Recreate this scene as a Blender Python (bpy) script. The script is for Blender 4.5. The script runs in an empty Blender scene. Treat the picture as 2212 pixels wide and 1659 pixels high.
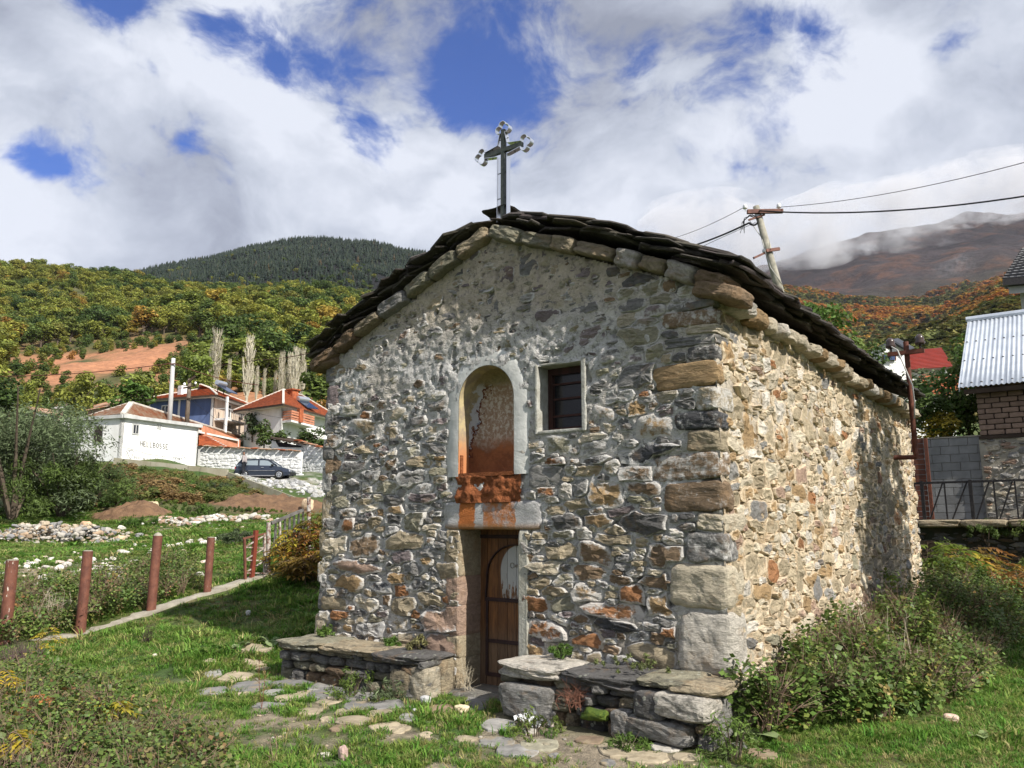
import bpy, math, random
import numpy as np
from mathutils import Vector, Matrix, Euler, noise as mnoise
rng = np.random.default_rng(11)
random.seed(5)
SC = bpy.context.scene
COL = SC.collection
# ------------------------------------------------------------------ camera
YAW, PITCH = math.radians(36.1), math.atan(311 / 1720.0)
CAM = np.array([0.0, -6.0, 1.6])
cd = bpy.data.cameras.new('camera'); cam = bpy.data.objects.new('camera', cd); COL.objects.link(cam)
cam.location = CAM; cam.rotation_euler = (math.pi / 2 + PITCH, 0, YAW)
cd.sensor_width = 36; cd.lens = 36 * 1720 / 2212.0; cd.clip_start = 0.05; cd.clip_end = 30000
SC.camera = cam
# ------------------------------------------------------------------ light
SUN_AZ, SUN_EL = math.radians(-10.3), math.radians(40)
sun_dir = Vector((math.cos(SUN_AZ) * math.cos(SUN_EL), math.sin(SUN_AZ) * math.cos(SUN_EL), math.sin(SUN_EL)))
sd = bpy.data.lights.new('sun', 'SUN'); sd.energy = 5.0; sd.angle = math.radians(0.5); sd.color = (1.0, 0.95, 0.86)
so = bpy.data.objects.new('sun', sd); COL.objects.link(so)
so.rotation_euler = sun_dir.to_track_quat('Z', 'Y').to_euler()
SC.view_settings.view_transform = 'Standard'; SC.view_settings.look = 'None'
SC.view_settings.exposure = 0.58; SC.view_settings.gamma = 1.0
try: SC.view_settings.use_curve_mapping = False
except Exception: pass
SC.cycles.max_bounces = 5; SC.cycles.diffuse_bounces = 3; SC.cycles.glossy_bounces = 2
SC.cycles.transparent_max_bounces = 6; SC.cycles.transmission_bounces = 2; SC.cycles.volume_bounces = 1
HAZE, CLOUD = 2.8e-5, 1.1e-2
SC.cycles.use_denoising = True
SC.cycles.sample_clamp_indirect = 6
# pixel helpers (a pixel of the 2212 px wide picture -> a point of the place at a stated depth or on a stated plane)
FW = np.array([-math.sin(YAW) * math.cos(PITCH), math.cos(YAW) * math.cos(PITCH), math.sin(PITCH)])
RT = np.array([math.cos(YAW), math.sin(YAW), 0.0]); UP = np.cross(RT, FW)
HF = np.array([-math.sin(YAW), math.cos(YAW), 0.0])
def ray(px, py): return FW + (px - 1106) / 1720 * RT + (829 - py) / 1720 * UP
def at(px, py, w):
    r = ray(px, py); return CAM + r * (w / (r @ HF))
def onX(px, py, X): r = ray(px, py); return CAM + r * ((X - CAM[0]) / r[0])
def onY(px, py, Y=0.0): r = ray(px, py); return CAM + r * ((Y - CAM[1]) / r[1])
def proj(p):
    d = np.asarray(p) - CAM; z = d @ FW; return 1106 + 1720 * (d @ RT) / z, 829 - 1720 * (d @ UP) / z
# ------------------------------------------------------------------ world: Nishita sky, clouds mixed in by direction
W = bpy.data.worlds.new('World'); SC.world = W; W.use_nodes = True
nt = W.node_tree; nt.nodes.clear()
class NT:
    def __init__(s, nt): s.nt = nt
    def n(s, t, **k):
        nd = s.nt.nodes.new(t)
        for a, v in k.items():
            if a == 'inp':
                for i, x in v.items():
                    if isinstance(x, bpy.types.NodeSocket): s.nt.links.new(x, nd.inputs[i])
                    else: nd.inputs[i].default_value = x
            else: setattr(nd, a, v)
        return nd
    def math(s, op, a, b=0.0, c=None, clamp=False):
        d = {0: a, 1: b}
        if c is not None: d[2] = c
        return s.n('ShaderNodeMath', operation=op, use_clamp=clamp, inp=d).outputs[0]
    def mix(s, f, a, b, mode='MIX'):
        nd = s.n('ShaderNodeMix', data_type='RGBA', blend_type=mode, clamp_factor=True)
        for i, x in ((0, f), (6, a), (7, b)):
            if isinstance(x, bpy.types.NodeSocket): s.nt.links.new(x, nd.inputs[i])
            else: nd.inputs[i].default_value = x if i == 0 or len(x) == 4 else (*x, 1)
        return nd.outputs[2]
    def noise(s, vec, scale, detail=4, rough=.55, dist=0.0):
        return s.n('ShaderNodeTexNoise', inp={'Vector': vec, 'Scale': scale, 'Detail': detail, 'Roughness': rough, 'Distortion': dist}).outputs[0]
    def ramp(s, f, a, b, t0=0.0, t1=1.0, smooth=True):
        return s.n('ShaderNodeMapRange', interpolation_type='SMOOTHSTEP' if smooth else 'LINEAR', inp={0: f, 1: a, 2: b, 3: t0, 4: t1}).outputs[0]
    def cr(s, f, stops):
        nd = s.n('ShaderNodeValToRGB', inp={0: f}); e = nd.color_ramp.elements
        while len(e) < len(stops): e.new(0.5)
        for i, (p, c) in enumerate(stops): e[i].position = p; e[i].color = (*c, 1)
        return nd.outputs[0]
    def vmul(s, v, m): return s.n('ShaderNodeVectorMath', operation='MULTIPLY', inp={0: v, 1: m}).outputs[0]
    def sep(s, v): return s.n('ShaderNodeSeparateXYZ', inp={0: v}).outputs
w_ = NT(nt)
sky = w_.n('ShaderNodeTexSky', sky_type='NISHITA', sun_disc=False, sun_elevation=SUN_EL, sun_rotation=math.pi / 2 - SUN_AZ, altitude=900, dust_density=0.6, ozone_density=2.5)
dirv = w_.n('ShaderNodeTexCoord').outputs['Generated']
wisp = w_.noise(dirv, 2.2, 3, .5)
dv = w_.n('ShaderNodeVectorMath', operation='ADD', inp={0: dirv, 1: w_.vmul(w_.n('ShaderNodeTexNoise', inp={'Vector': dirv, 'Scale': 5.0, 'Detail': 5}).outputs[1], (.10, .10, .10))}).outputs[0]
fine = w_.noise(w_.vmul(dv, (1, 1, 1.5)), 7.0, 9, .60, .25)
cover = w_.ramp(wisp, .25, .8, .36, .12)          # broad banks, thinner here and there
GAPS = [(870, 215, .095, .155), (1105, 120, .12, .19), (1010, 170, .07, .12), (560, 125, .08, .125), (660, 190, .05, .08), (790, 290, .055, .19), (455, 90, .04, .08), (1385, 145, .045, .15), (1780, 60, .05, .13), (240, 25, .055, .2), (30, 345, .045, .30), (150, 400, .055, .24), (2110, 75, .08, .11), (560, -10, .05, .08), (1870, 388, .02, .08)]
acc = cover
for gx, gy, rad, amt in GAPS:
    d = ray(gx, gy); d = d / np.linalg.norm(d)
    dist = w_.n('ShaderNodeVectorMath', operation='DISTANCE', inp={0: dv, 1: (d[0] + .05, d[1] + .05, d[2] + .05)}).outputs[1]
    acc = w_.math('SUBTRACT', acc, w_.ramp(dist, rad * .1, rad * 1.15, amt * 1.12, 0.0))
dens = w_.ramp(w_.math('ADD', acc, fine), .47, .66)
lowf = w_.noise(w_.vmul(dv, (1, 1, 1.6)), 3.3, 6, .55, .2)
shade = w_.math('ADD', w_.math('MULTIPLY', lowf, 1.05), w_.math('MULTIPLY', w_.math('SUBTRACT', fine, .43), .45))
ccol = w_.cr(shade, [(0.34, (.20, .22, .28)), (0.45, (.29, .315, .385)), (0.55, (.39, .42, .49)), (0.68, (.54, .565, .63))])
skyc = w_.mix(1.0, sky.outputs[0], (.027, .053, .108, 1), 'MULTIPLY')
fin = w_.mix(dens, skyc, ccol)
bg = w_.n('ShaderNodeBackground', inp={0: fin, 1: 1.0})
w_.n('ShaderNodeOutputWorld', inp={0: bg.outputs[0]})
# ------------------------------------------------------------------ object helpers
def empty(name, loc=(0, 0, 0), rz=0.0, label=None, cat=None, group=None):
    o = bpy.data.objects.new(name, None); COL.objects.link(o); o.location = loc; o.rotation_euler = (0, 0, rz)
    o.empty_display_size = .1
    return tag(o, label, cat, group)
def tag(o, label=None, cat=None, group=None, kind=None):
    if label: o['label'] = label
    if cat: o['category'] = cat
    if group: o['group'] = group
    if kind: o['kind'] = kind
    return o
def mesh(name, V, F, mat=None, col=None, smooth=False):
    me = bpy.data.meshes.new(name)
    V = np.asarray(V, dtype=float)
    if isinstance(F, np.ndarray):
        k = F.shape[1]; nf = len(F)
        me.vertices.add(len(V)); me.vertices.foreach_set('co', V.ravel())
        me.loops.add(nf * k); me.loops.foreach_set('vertex_index', F.astype(np.int32).ravel())
        me.polygons.add(nf); me.polygons.foreach_set('loop_start', np.arange(0, nf * k, k, dtype=np.int32))
        try: me.polygons.foreach_set('loop_total', np.full(nf, k, dtype=np.int32))
        except Exception: pass
        me.update(calc_edges=True)
    else:
        me.from_pydata(V.tolist(), [], [tuple(int(i) for i in f) for f in F])
    if smooth: me.polygons.foreach_set('use_smooth', np.ones(len(me.polygons), dtype=bool))
    if col is not None:
        a = me.color_attributes.new('col', 'FLOAT_COLOR', 'POINT')
        c = np.ones((len(V), 4), dtype=np.float32); c[:, :np.shape(col)[-1]] = col
        a.data.foreach_set('color', c.ravel())
    if mat: me.materials.append(mat)
    me.validate()
    return me
def obj(name, V, F, mat=None, parent=None, col=None, smooth=False, loc=None):
    V = np.asarray(V, dtype=float)
    if loc is not None: V = V - np.asarray(loc)
    me = mesh(name, V, F, mat, col, smooth)
    return link(name, me, parent, loc)
def link(name, me, parent=None, loc=None, rot=None, scale=None):
    o = bpy.data.objects.new(name, me); COL.objects.link(o)
    if loc is not None: o.location = loc
    if rot is not None: o.rotation_euler = rot
    if scale is not None: o.scale = scale
    if parent is not None:
        o.parent = parent
        if parent.type == 'EMPTY' or True: o.matrix_parent_inverse = pinv(parent)
    return o
def pinv(p):
    m = Matrix.LocRotScale(p.location, p.rotation_euler, p.scale)
    if p.parent is not None: m = pinv(p.parent).inverted() @ p.matrix_parent_inverse @ m
    return m.inverted()
def copy_tree(o, parent=None):
    c = o.copy(); COL.objects.link(c)
    if parent is not None: c.parent = parent
    for ch in list(o.children): copy_tree(ch, c)
    return c
class MB:
    """collects plain shapes that become ONE mesh"""
    def __init__(s): s.v, s.f, s.c, s.n = [], [], [], 0
    def add(s, V, F, col=None):
        V = np.asarray(V, float); s.v.append(V)
        if isinstance(F, np.ndarray): F = F.tolist()
        s.f += [[int(i) + s.n for i in f] for f in F]; s.n += len(V)
        c = np.zeros((len(V), 4)); c[:, 3] = 1
        if col is not None: c[:, :np.shape(col)[-1]] = col
        s.c.append(c)
    def box(s, p, q, col=None):
        (a, b, c), (d, e, f) = p, q
        s.add([(a, b, c), (d, b, c), (d, e, c), (a, e, c), (a, b, f), (d, b, f), (d, e, f), (a, e, f)], BOXF, col)
    def bar(s, p, q, w, h=None, up=(0, 0, 1), col=None):
        p, q = np.array(p, float), np.array(q, float); h = h or w
        d = q - p; L = np.linalg.norm(d); d = d / L; u = np.array(up, float)
        if abs(u @ d) > .95: u = np.array((1., 0, 0))
        x = np.cross(d, u); x /= np.linalg.norm(x); y = np.cross(x, d)
        x, y = x * w / 2, y * h / 2
        s.add([p - x - y, p + x - y, p + x + y, p - x + y, q - x - y, q + x - y, q + x + y, q - x + y], BOXF, col)
    def tube(s, pts, r, n=8, cap=True, col=None):
        pts = [np.array(p, float) for p in pts]; rs = r if hasattr(r, '__len__') else [r] * len(pts)
        V = []; F = []; m = len(pts)
        for i, p in enumerate(pts):
            d = pts[min(i + 1, m - 1)] - pts[max(i - 1, 0)]; d = d / (np.linalg.norm(d) + 1e-9)
            u = np.array((0, 0, 1.)) if abs(d[2]) < .9 else np.array((1., 0, 0))
            x = np.cross(d, u); x /= np.linalg.norm(x); y = np.cross(d, x)
            for k in range(n):
                a = 2 * math.pi * k / n; V.append(p + rs[i] * (math.cos(a) * x + math.sin(a) * y))
        for i in range(m - 1):
            for k in range(n):
                k2 = (k + 1) % n; F.append((i * n + k, i * n + k2, (i + 1) * n + k2, (i + 1) * n + k))
        if cap: F.append(tuple(range(n))[::-1]); F.append(tuple((m - 1) * n + k for k in range(n)))
        s.add(V, F, col)
    def quad(s, *P, col=None): s.add(P, [tuple(range(len(P)))], col)
    def prism(s, poly, dvec, col=None):
        poly = [np.array(p, float) for p in poly]; n = len(poly); d = np.array(dvec, float)
        s.add(poly + [p + d for p in poly], [tuple(range(n))[::-1], tuple(range(n, 2 * n))] + [(i, (i + 1) % n, n + (i + 1) % n, n + i) for i in range(n)], col)
    def build(s, name, mat, parent=None, loc=None, smooth=False, usecol=False):
        V = np.concatenate(s.v) if s.v else np.zeros((0, 3))
        return obj(name, V, s.f, mat, parent, np.concatenate(s.c) if usecol else None, smooth, loc)
BOXF = [(0, 3, 2, 1), (4, 5, 6, 7), (0, 1, 5, 4), (1, 2, 6, 5), (2, 3, 7, 6), (3, 0, 4, 7)]
# vectorised value noise
def vn(P, seed=0):
    P = np.asarray(P, float); I = np.floor(P).astype(np.int64); f = P - I; f = f * f * (3 - 2 * f)
    def h(i):
        x = (i[..., 0] * 374761393 + i[..., 1] * 668265263 + i[..., 2] * 2147483647 + seed * 1274126177) & 0xffffffff
        x = ((x ^ (x >> 13)) * 1274126177) & 0xffffffff
        x = ((x ^ (x >> 16)) * 2246822519) & 0xffffffff
        return ((x ^ (x >> 15)) & 0xffffff) / 0xffffff
    r = 0
    for a in (0, 1):
        for b in (0, 1):
            for c in (0, 1):
                wgt = (f[..., 0] if a else 1 - f[..., 0]) * (f[..., 1] if b else 1 - f[..., 1]) * (f[..., 2] if c else 1 - f[..., 2])
                r = r + wgt * h(I + np.array((a, b, c)))
    return r * 2 - 1
def fbm(P, o=4, seed=0, g=.5):
    P = np.asarray(P, float); r, a, t = 0, 1.0, 0
    for i in range(o): r = r + a * vn(P * 2 ** i, seed + i); t += a; a *= g
    return r / t
def sm(x, a, b): t = np.clip((np.asarray(x, float) - a) / (b - a), 0, 1); return t * t * (3 - 2 * t)
# ------------------------------------------------------------------ materials
def material(name, rough=.85, metal=0.0, spec=.3):
    m = bpy.data.materials.new(name); m.use_nodes = True; t = m.node_tree; t.nodes.clear(); q = NT(t)
    b = q.n('ShaderNodeBsdfPrincipled', inp={'Roughness': rough, 'Metallic': metal, 'Specular IOR Level': spec})
    q.out = q.n('ShaderNodeOutputMaterial', inp={0: b.outputs[0]}); q.b = b
    q.pos = q.n('ShaderNodeNewGeometry').outputs['Position']
    return m, q
def setc(q, c):
    if isinstance(c, bpy.types.NodeSocket): q.nt.links.new(c, q.b.inputs[0])
    else: q.b.inputs[0].default_value = (*c, 1)
def bump(q, h, strength=.5, dist=.01):
    b = q.n('ShaderNodeBump', inp={'Strength': strength, 'Distance': dist, 'Height': h}); q.nt.links.new(b.outputs[0], q.b.inputs['Normal'])
def simple(name, c, c2=None, scale=3.0, rough=.85, metal=0.0, bs=.3, bd=.01, bscale=30, stretch=(1, 1, 1), spec=.3, detail=6, attr=False):
    m, q = material(name, rough, metal, spec)
    v = q.vmul(q.pos, stretch); n = q.noise(v, scale, detail, .6)
    if attr:
        a = q.n('ShaderNodeAttribute', attribute_name='col').outputs[0]
        f = q.ramp(n, .25, .75, .72, 1.28); base = q.mix(1.0, a, q.n('ShaderNodeCombineColor', inp={0: f, 1: f, 2: f}).outputs[0], 'MULTIPLY')
    else: base = q.mix(q.ramp(n, .35, .65), c, c2 or tuple(x * .7 for x in c))
    setc(q, base)
    if bs: bump(q, q.noise(v, bscale, 5, .65), bs, bd)
    return m
# ------------------------------------------------------------------ terrain
PROF = {  # picture column -> (depth, height) profile of the land
 -700: [(0, 0), (9, .1), (11, .3), (14, .7), (18, 1.0), (24, 1.25), (30, 2.2), (50, 5.6), (75, 9.5), (110, 15)],
 0:    [(0, 0), (9, .1), (10.1, .15), (12, .45), (15, .85), (18, 1.03), (24, 1.15), (30, 1.75), (50, 5.2), (75, 9.5), (110, 15)],
 172:  [(0, 0), (9, .08), (10.9, .18), (13, .6), (17, 1.0), (24, 1.12), (30, 1.75), (46, 4.4), (50, 5.2), (75, 9.5), (110, 15)],
 325:  [(0, 0), (8, .05), (11, .25), (11.8, .39), (14, .75), (18, 1.08), (24, 1.25), (31, 2.0), (42, 3.6), (48, 4.5), (51, 5.5), (55, 6.0), (75, 9.5), (110, 15)],
 447:  [(0, 0), (8, .05), (11, .33), (12.5, .59), (15, .95), (20, 1.35), (31, 1.95), (36, 2.35), (42, 3.2), (48.5, 4.3), (51, 5.2), (59, 5.7), (62, 6.2), (75, 9.5), (110, 15)],
 600:  [(0, 0), (8, .05), (11, .35), (13.4, .83), (17, 1.2), (26, 1.7), (31, 1.95), (36, 2.25), (42, 2.8), (46, 3.2), (50, 4.0), (58.5, 5.15), (62, 5.7), (75, 9.5), (110, 15)],
 700:  [(0, 0), (8, .05), (9.5, .12), (12, .55), (14.6, 1.1), (19, 1.45), (26, 1.8), (36, 2.25), (42, 2.7), (50, 3.6), (58.5, 5.1), (62, 5.8), (75, 9.5), (110, 15)],
 1300: [(0, 0), (8, .08), (14, .5), (20, 1.2), (30, 2.2), (60, 6), (110, 15)],
 1900: [(0, 0), (6, .02), (12, .2), (17, .3), (22, .5), (40, 3.5), (70, 9), (110, 16)],
 2400: [(0, 0), (6, .0), (12, .15), (17, .3), (22, .5), (40, 3.5), (70, 9), (110, 16)],
}
_ks = sorted(PROF); _s = np.array([(k - 1106) / 1748.0 for k in _ks])
def gz(x, y):
    x = np.asarray(x, float); y = np.asarray(y, float)
    dx, dy = x - CAM[0], y - CAM[1]
    w = dx * HF[0] + dy * HF[1]; u = dx * RT[0] + dy * RT[1]
    s = np.clip(u / np.maximum(w, 3.0), _s[0], _s[-1])
    P = np.stack([np.interp(w, [a for a, b in PROF[k]], [b for a, b in PROF[k]]) for k in _ks])
    i = np.clip(np.searchsorted(_s, s) - 1, 0, len(_s) - 2)
    t = (s - _s[i]) / (_s[i + 1] - _s[i]); t = t * t * (3 - 2 * t)
    z = np.take_along_axis(P, i[None], 0)[0] * (1 - t) + np.take_along_axis(P, i[None] + 1, 0)[0] * t
    q = np.stack([x * .55, y * .55, x * 0], -1)
    amp = np.clip(w / 14.0, .35, 3.0) * .05
    z = z + fbm(q, 3, 3) * amp * sm(w, 2, 9) + fbm(q * 6, 2, 9) * .012
    near = sm(x, -8.3, -7.2) * (1 - sm(x, -2.0, -.8)) * (1 - sm(y, 6, 9))   # levelled round the chapel
    front = sm(x, -9.5, -7.5) * (1 - sm(x, -1.6, .4)) * sm(y, -2.6, -.8) * (1 - sm(y, 1, 3))
    z = z + .07 * front * (1 - near)
    return z * (1 - near) + (.11 + .05 * np.clip(y, -2.2, 0) + .02 * np.clip(y, 0, 8)) * near
def hit(px, py, lift=0.0):
    r = ray(px, py); t = 0.8; prev = t
    for k in range(600):
        p = CAM + r * t
        if p[2] < float(gz(p[0], p[1])) + lift: break
        prev = t; t *= 1.02
    for k in range(12):
        m = (prev + t) / 2; p = CAM + r * m
        if p[2] < float(gz(p[0], p[1])) + lift: t = m
        else: prev = m
    return CAM + r * t
# where soil, gravel and the trodden path show between the grass
def soil(x, y):
    x = np.asarray(x, float); y = np.asarray(y, float)
    P = np.stack([x, y, x * 0], -1)
    n = fbm(P * 1.1, 4, 21) * .5 + fbm(P * 4, 3, 22) * .35
    path = sm(-np.abs(y + 1.25 + .06 * (x + 4.5)), -1.15, -.55) * sm(x, -8.3, -6.6) * (1 - sm(x, -1.6, -.6))
    m = path * sm(n, -.16, .22)
    w = (x - CAM[0]) * HF[0] + (y - CAM[1]) * HF[1]; u = (x - CAM[0]) * RT[0] + (y - CAM[1]) * RT[1]
    px = 1106 + 1748 * u / np.maximum(w, 1)
    # stony track across the field, left of the chapel
    tr = np.exp(-((w - (17.5 + (px - 300) * .012)) / 1.5) ** 2) + np.exp(-((w - (28 + (px - 450) * .01)) / 1.6) ** 2) * (px > 300)
    m = np.maximum(m, tr * (px < 900) * sm(n, -.1, .35) * .95)
    earth = np.exp(-((w - 39) / 4.5) ** 2 - ((px - 600) / 130) ** 2) + np.exp(-((w - 33) / 3.0) ** 2 - ((px - 270) / 60) ** 2)
    lane = sm(w, 50, 52) * sm(px, 470, 560) * (1 - sm(w, 58, 64))
    return m, np.clip(earth * 1.3, 0, 1) * sm(n, -.5, .1), lane * sm(n, -.15, .2)
TH = np.concatenate([np.linspace(-math.pi, -1.0, 30)[:-1], np.linspace(-1.0, 1.0, 420), np.linspace(1.0, math.pi, 30)[1:]])
RR = np.concatenate([np.linspace(.0, 1.5, 5)[1:], np.geomspace(1.6, 125, 330)])
T_, R_ = np.meshgrid(TH, RR); GX = CAM[0] + R_ * (np.cos(T_) * HF[0] + np.sin(T_) * RT[0]); GY = CAM[1] + R_ * (np.cos(T_) * HF[1] + np.sin(T_) * RT[1])
GZ = gz(GX, GY) + np.where(R_ < 40, fbm(np.stack([GX * 9, GY * 9, GX * 0], -1), 2, 5) * .008, 0)
s1, s2, s3 = soil(GX, GY)
def L(*c): return np.array([((x / 255 + .055) / 1.055) ** 2.4 if x > 10 else x / 255 / 12.92 for x in c])
g1, g2, g3 = np.array((.045, .085, .018)), np.array((.085, .105, .028)), np.array((.15, .125, .06))
nn = fbm(np.stack([GX * .7, GY * .7, GX * 0], -1), 4, 31)[..., None]; n2 = fbm(np.stack([GX * 2.9, GY * 2.9, GX * 0], -1), 3, 32)[..., None]
gc = g1 + (g2 - g1) * sm(nn, -.3, .35); gc = gc + (g3 - gc) * sm(n2 + .4 * nn, .12, .6) * .7
st = np.array((.27, .225, .165)); ea = np.array((.16, .095, .055)); la = np.array((.42, .40, .37))
gc = gc + (st - gc) * s1[..., None]; gc = gc + (ea - gc) * s2[..., None]; gc = gc + (la - gc) * s3[..., None]
nr, nc = T_.shape; idx = np.arange(nr * nc).reshape(nr, nc)
Fq = np.stack([idx[:-1, :-1], idx[:-1, 1:], idx[1:, 1:], idx[1:, :-1]], -1).reshape(-1, 4)
m_ground, q = material('ground_soil_and_turf', .95)
a = q.n('ShaderNodeAttribute', attribute_name='col').outputs[0]
n = q.noise(q.pos, 9, 8, .7); n_b = q.noise(q.pos, 60, 4, .7)
f = q.ramp(n, .3, .7, .55, 1.45, False); f2 = q.ramp(n_b, .3, .7, .7, 1.3, False)
cc = q.mix(1.0, a, q.n('ShaderNodeCombineColor', inp={0: f, 1: f, 2: f}).outputs[0], 'MULTIPLY')
cc = q.mix(1.0, cc, q.n('ShaderNodeCombineColor', inp={0: f2, 1: f2, 2: f2}).outputs[0], 'MULTIPLY')
setc(q, cc); bump(q, q.math('ADD', n_b, q.math('MULTIPLY', n, 2.0)), .8, .03)
V0 = np.stack([GX, GY, GZ], -1).reshape(-1, 3)
# close the fan in the middle
V0 = np.concatenate([V0, [[CAM[0], CAM[1], float(gz(CAM[0], CAM[1]))]]]); C0 = np.concatenate([gc.reshape(-1, 3), [gc[0, 0]]])
ground = obj('ground', V0, Fq[:, ::-1], m_ground, None, C0, True)
tag(ground, 'grassy sloping ground with soil and stones round the chapel', kind='structure')
# ------------------------------------------------------------------ far land
def patch(name, cols, N, M, mat, seed, amp, ampf, label, colfn=None, power=1.0):
    """cols: picture column -> [(depth, picture row)], lofted into a hill that stands at those depths"""
    ks = sorted(cols); A = np.array([cols[k] for k in ks], float)           # K x J x 2
    J = A.shape[1]; tj = np.linspace(0, 1, J); t = np.linspace(0, 1, M); c = np.linspace(ks[0], ks[-1], N)
    B = np.empty((N, J, 2))
    for j in range(J):
        for d in range(2): B[:, j, d] = np.interp(c, ks, A[:, j, d])
    D = np.empty((N, M)); Y = np.empty((N, M))
    for i in range(N): D[i] = np.interp(t, tj, B[i, :, 0]); Y[i] = np.interp(t, tj, B[i, :, 1])
    S = (c[:, None] - 1106) / 1748.0
    z = CAM[2] + (1140 - Y) / 1720.0 * D * (1 / math.cos(PITCH)) * .985
    X = CAM[0] + D * (HF[0] + S * RT[0]); Yw = CAM[1] + D * (HF[1] + S * RT[1])
    edge = np.ones_like(D)
    P = np.stack([X, Yw, X * 0], -1)
    rid = fbm(P * (1 / amp[1]), 5, seed); z = z + rid * amp[0] * (D / D.max()) ** .5
    z = z + fbm(P * (1 / ampf[1]), 4, seed + 5) * ampf[0]
    V = np.stack([X, Yw, z], -1); i = np.arange(N * M).reshape(N, M)
    F = np.stack([i[:-1, :-1], i[1:, :-1], i[1:, 1:], i[:-1, 1:]], -1).reshape(-1, 4)
    o = obj(name, V.reshape(-1, 3), F, mat, None, colfn(V, D, S) if colfn else None, True)
    tag(o, label, kind='structure')
    return V, D, S
def hillcol(V, D, S):
    P = V.copy(); n = fbm(P / 45.0, 4, 77)[..., None]; n2 = fbm(P / 14.0, 4, 78)[..., None]
    g = np.array((.060, .070, .022)); r = np.array((.36, .165, .085)); d = np.array((.12, .11, .05))
    c = g + (d - g) * sm(n2, -.2, .4)
    px = 1106 + 1748 * S + V[..., 0] * 0
    bare = np.exp(-((px - 190) / 230) ** 2 - ((D - 200) / 62) ** 2)[..., None] + .5 * np.exp(-((px - 560) / 260) ** 2 - ((D - 150) / 25) ** 2)[..., None]
    c = c + (r - c) * np.clip(bare * 1.5, 0, 1) * sm(n2, -.45, .05)
    rock = sm(fbm(P / 22.0, 3, 80)[..., None], .3, .5) * sm(px[..., None], 560, 700)
    c = c + (np.array((.33, .31, .28)) - c) * rock * .7
    return c.reshape(-1, 3)
m_hill = simple('hillside_earth_and_scrub', (1, 1, 1), scale=.6, bs=.6, bd=.5, bscale=.8, attr=True)
HILL = patch('autumn_hillside', {
  -900: [(100, 960), (140, 880), (200, 800), (260, 740), (330, 680), (420, 640), (520, 600), (600, 590)],
  0:    [(100, 950), (140, 885), (180, 830), (240, 765), (320, 700), (400, 650), (500, 600), (600, 592)],
  200:  [(100, 945), (140, 880), (180, 830), (240, 760), (310, 700), (390, 655), (480, 612), (600, 600)],
  400:  [(100, 945), (135, 890), (175, 830), (230, 760), (300, 690), (400, 650), (520, 630), (640, 640)],
  600:  [(100, 945), (135, 890), (175, 830), (230, 760), (300, 690), (390, 635), (500, 605), (640, 620)],
  760:  [(100, 945), (135, 890), (175, 830), (230, 770), (300, 710), (390, 665), (500, 640), (640, 650)],
  950:  [(100, 940), (135, 890), (175, 840), (230, 790), (300, 740), (390, 700), (500, 690), (640, 700)],
  1500: [(100, 940), (135, 900), (175, 870), (230, 850), (300, 840), (390, 840), (500, 850), (640, 880)],
}, 220, 150, m_hill, 41, (14, 120), (2.5, 22), 'scrubby autumn hillside with patches of bare red earth', hillcol)
def pinecol(V, D, S):
    n = fbm(V / 80.0, 4, 87)[..., None]; c = np.array((.030, .040, .026)) + (np.array((.10, .09, .055)) - np.array((.030, .040, .026))) * sm(n, .0, .5)
    px = 1106 + 1748 * S + V[..., 0] * 0
    rock = np.exp(-((px - 820) / 70) ** 2 - ((D - 900) / 160) ** 2)[..., None] * sm(n, -.3, .2)
    return (c + (np.array((.30, .28, .25)) - c) * rock).reshape(-1, 3)
m_pineh = simple('pine_hill_ground', (1, 1, 1), scale=.1, bs=.4, bd=2, bscale=.2, attr=True)
PHILL = patch('pine_hill', {
  -900: [(650, 620), (800, 640), (1000, 645), (1200, 650), (1400, 660), (1600, 700)],
  180:  [(650, 620), (800, 612), (1000, 600), (1200, 594), (1400, 600), (1600, 640)],
  300:  [(650, 650), (800, 620), (1000, 595), (1200, 572), (1400, 566), (1600, 600)],
  400:  [(650, 660), (800, 620), (1000, 585), (1200, 558), (1400, 546), (1600, 570)],
  500:  [(650, 660), (800, 620), (1000, 575), (1200, 540), (1400, 524), (1600, 540)],
  620:  [(650, 660), (800, 620), (1000, 565), (1200, 527), (1400, 510), (1600, 525)],
  700:  [(650, 670), (800, 625), (1000, 568), (1200, 530), (1400, 513), (1600, 530)],
  780:  [(650, 680), (800, 635), (1000, 575), (1200, 537), (1400, 520), (1600, 535)],
  890:  [(650, 700), (800, 650), (1000, 590), (1200, 550), (1400, 534), (1600, 545)],
  1100: [(650, 740), (800, 700), (1000, 650), (1200, 600), (1400, 560), (1600, 570)],
  1500: [(650, 800), (800, 760), (1000, 730), (1200, 700), (1400, 680), (1600, 690)],
}, 200, 90, m_pineh, 45, (20, 260), (6, 60), 'dark rounded hill covered in pine forest')
m_mtn, q = material('mountain_forest_and_rock', .95)
a = q.n('ShaderNodeAttribute', attribute_name='col').outputs[0]
n = q.noise(q.pos, .03, 10, .85); f = q.ramp(n, .36, .64, .35, 1.7, False)
setc(q, q.mix(1.0, a, q.n('ShaderNodeCombineColor', inp={0: f, 1: f, 2: f}).outputs[0], 'MULTIPLY'))
bump(q, q.noise(q.pos, .035, 8, .75), 1.0, 25)
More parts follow.
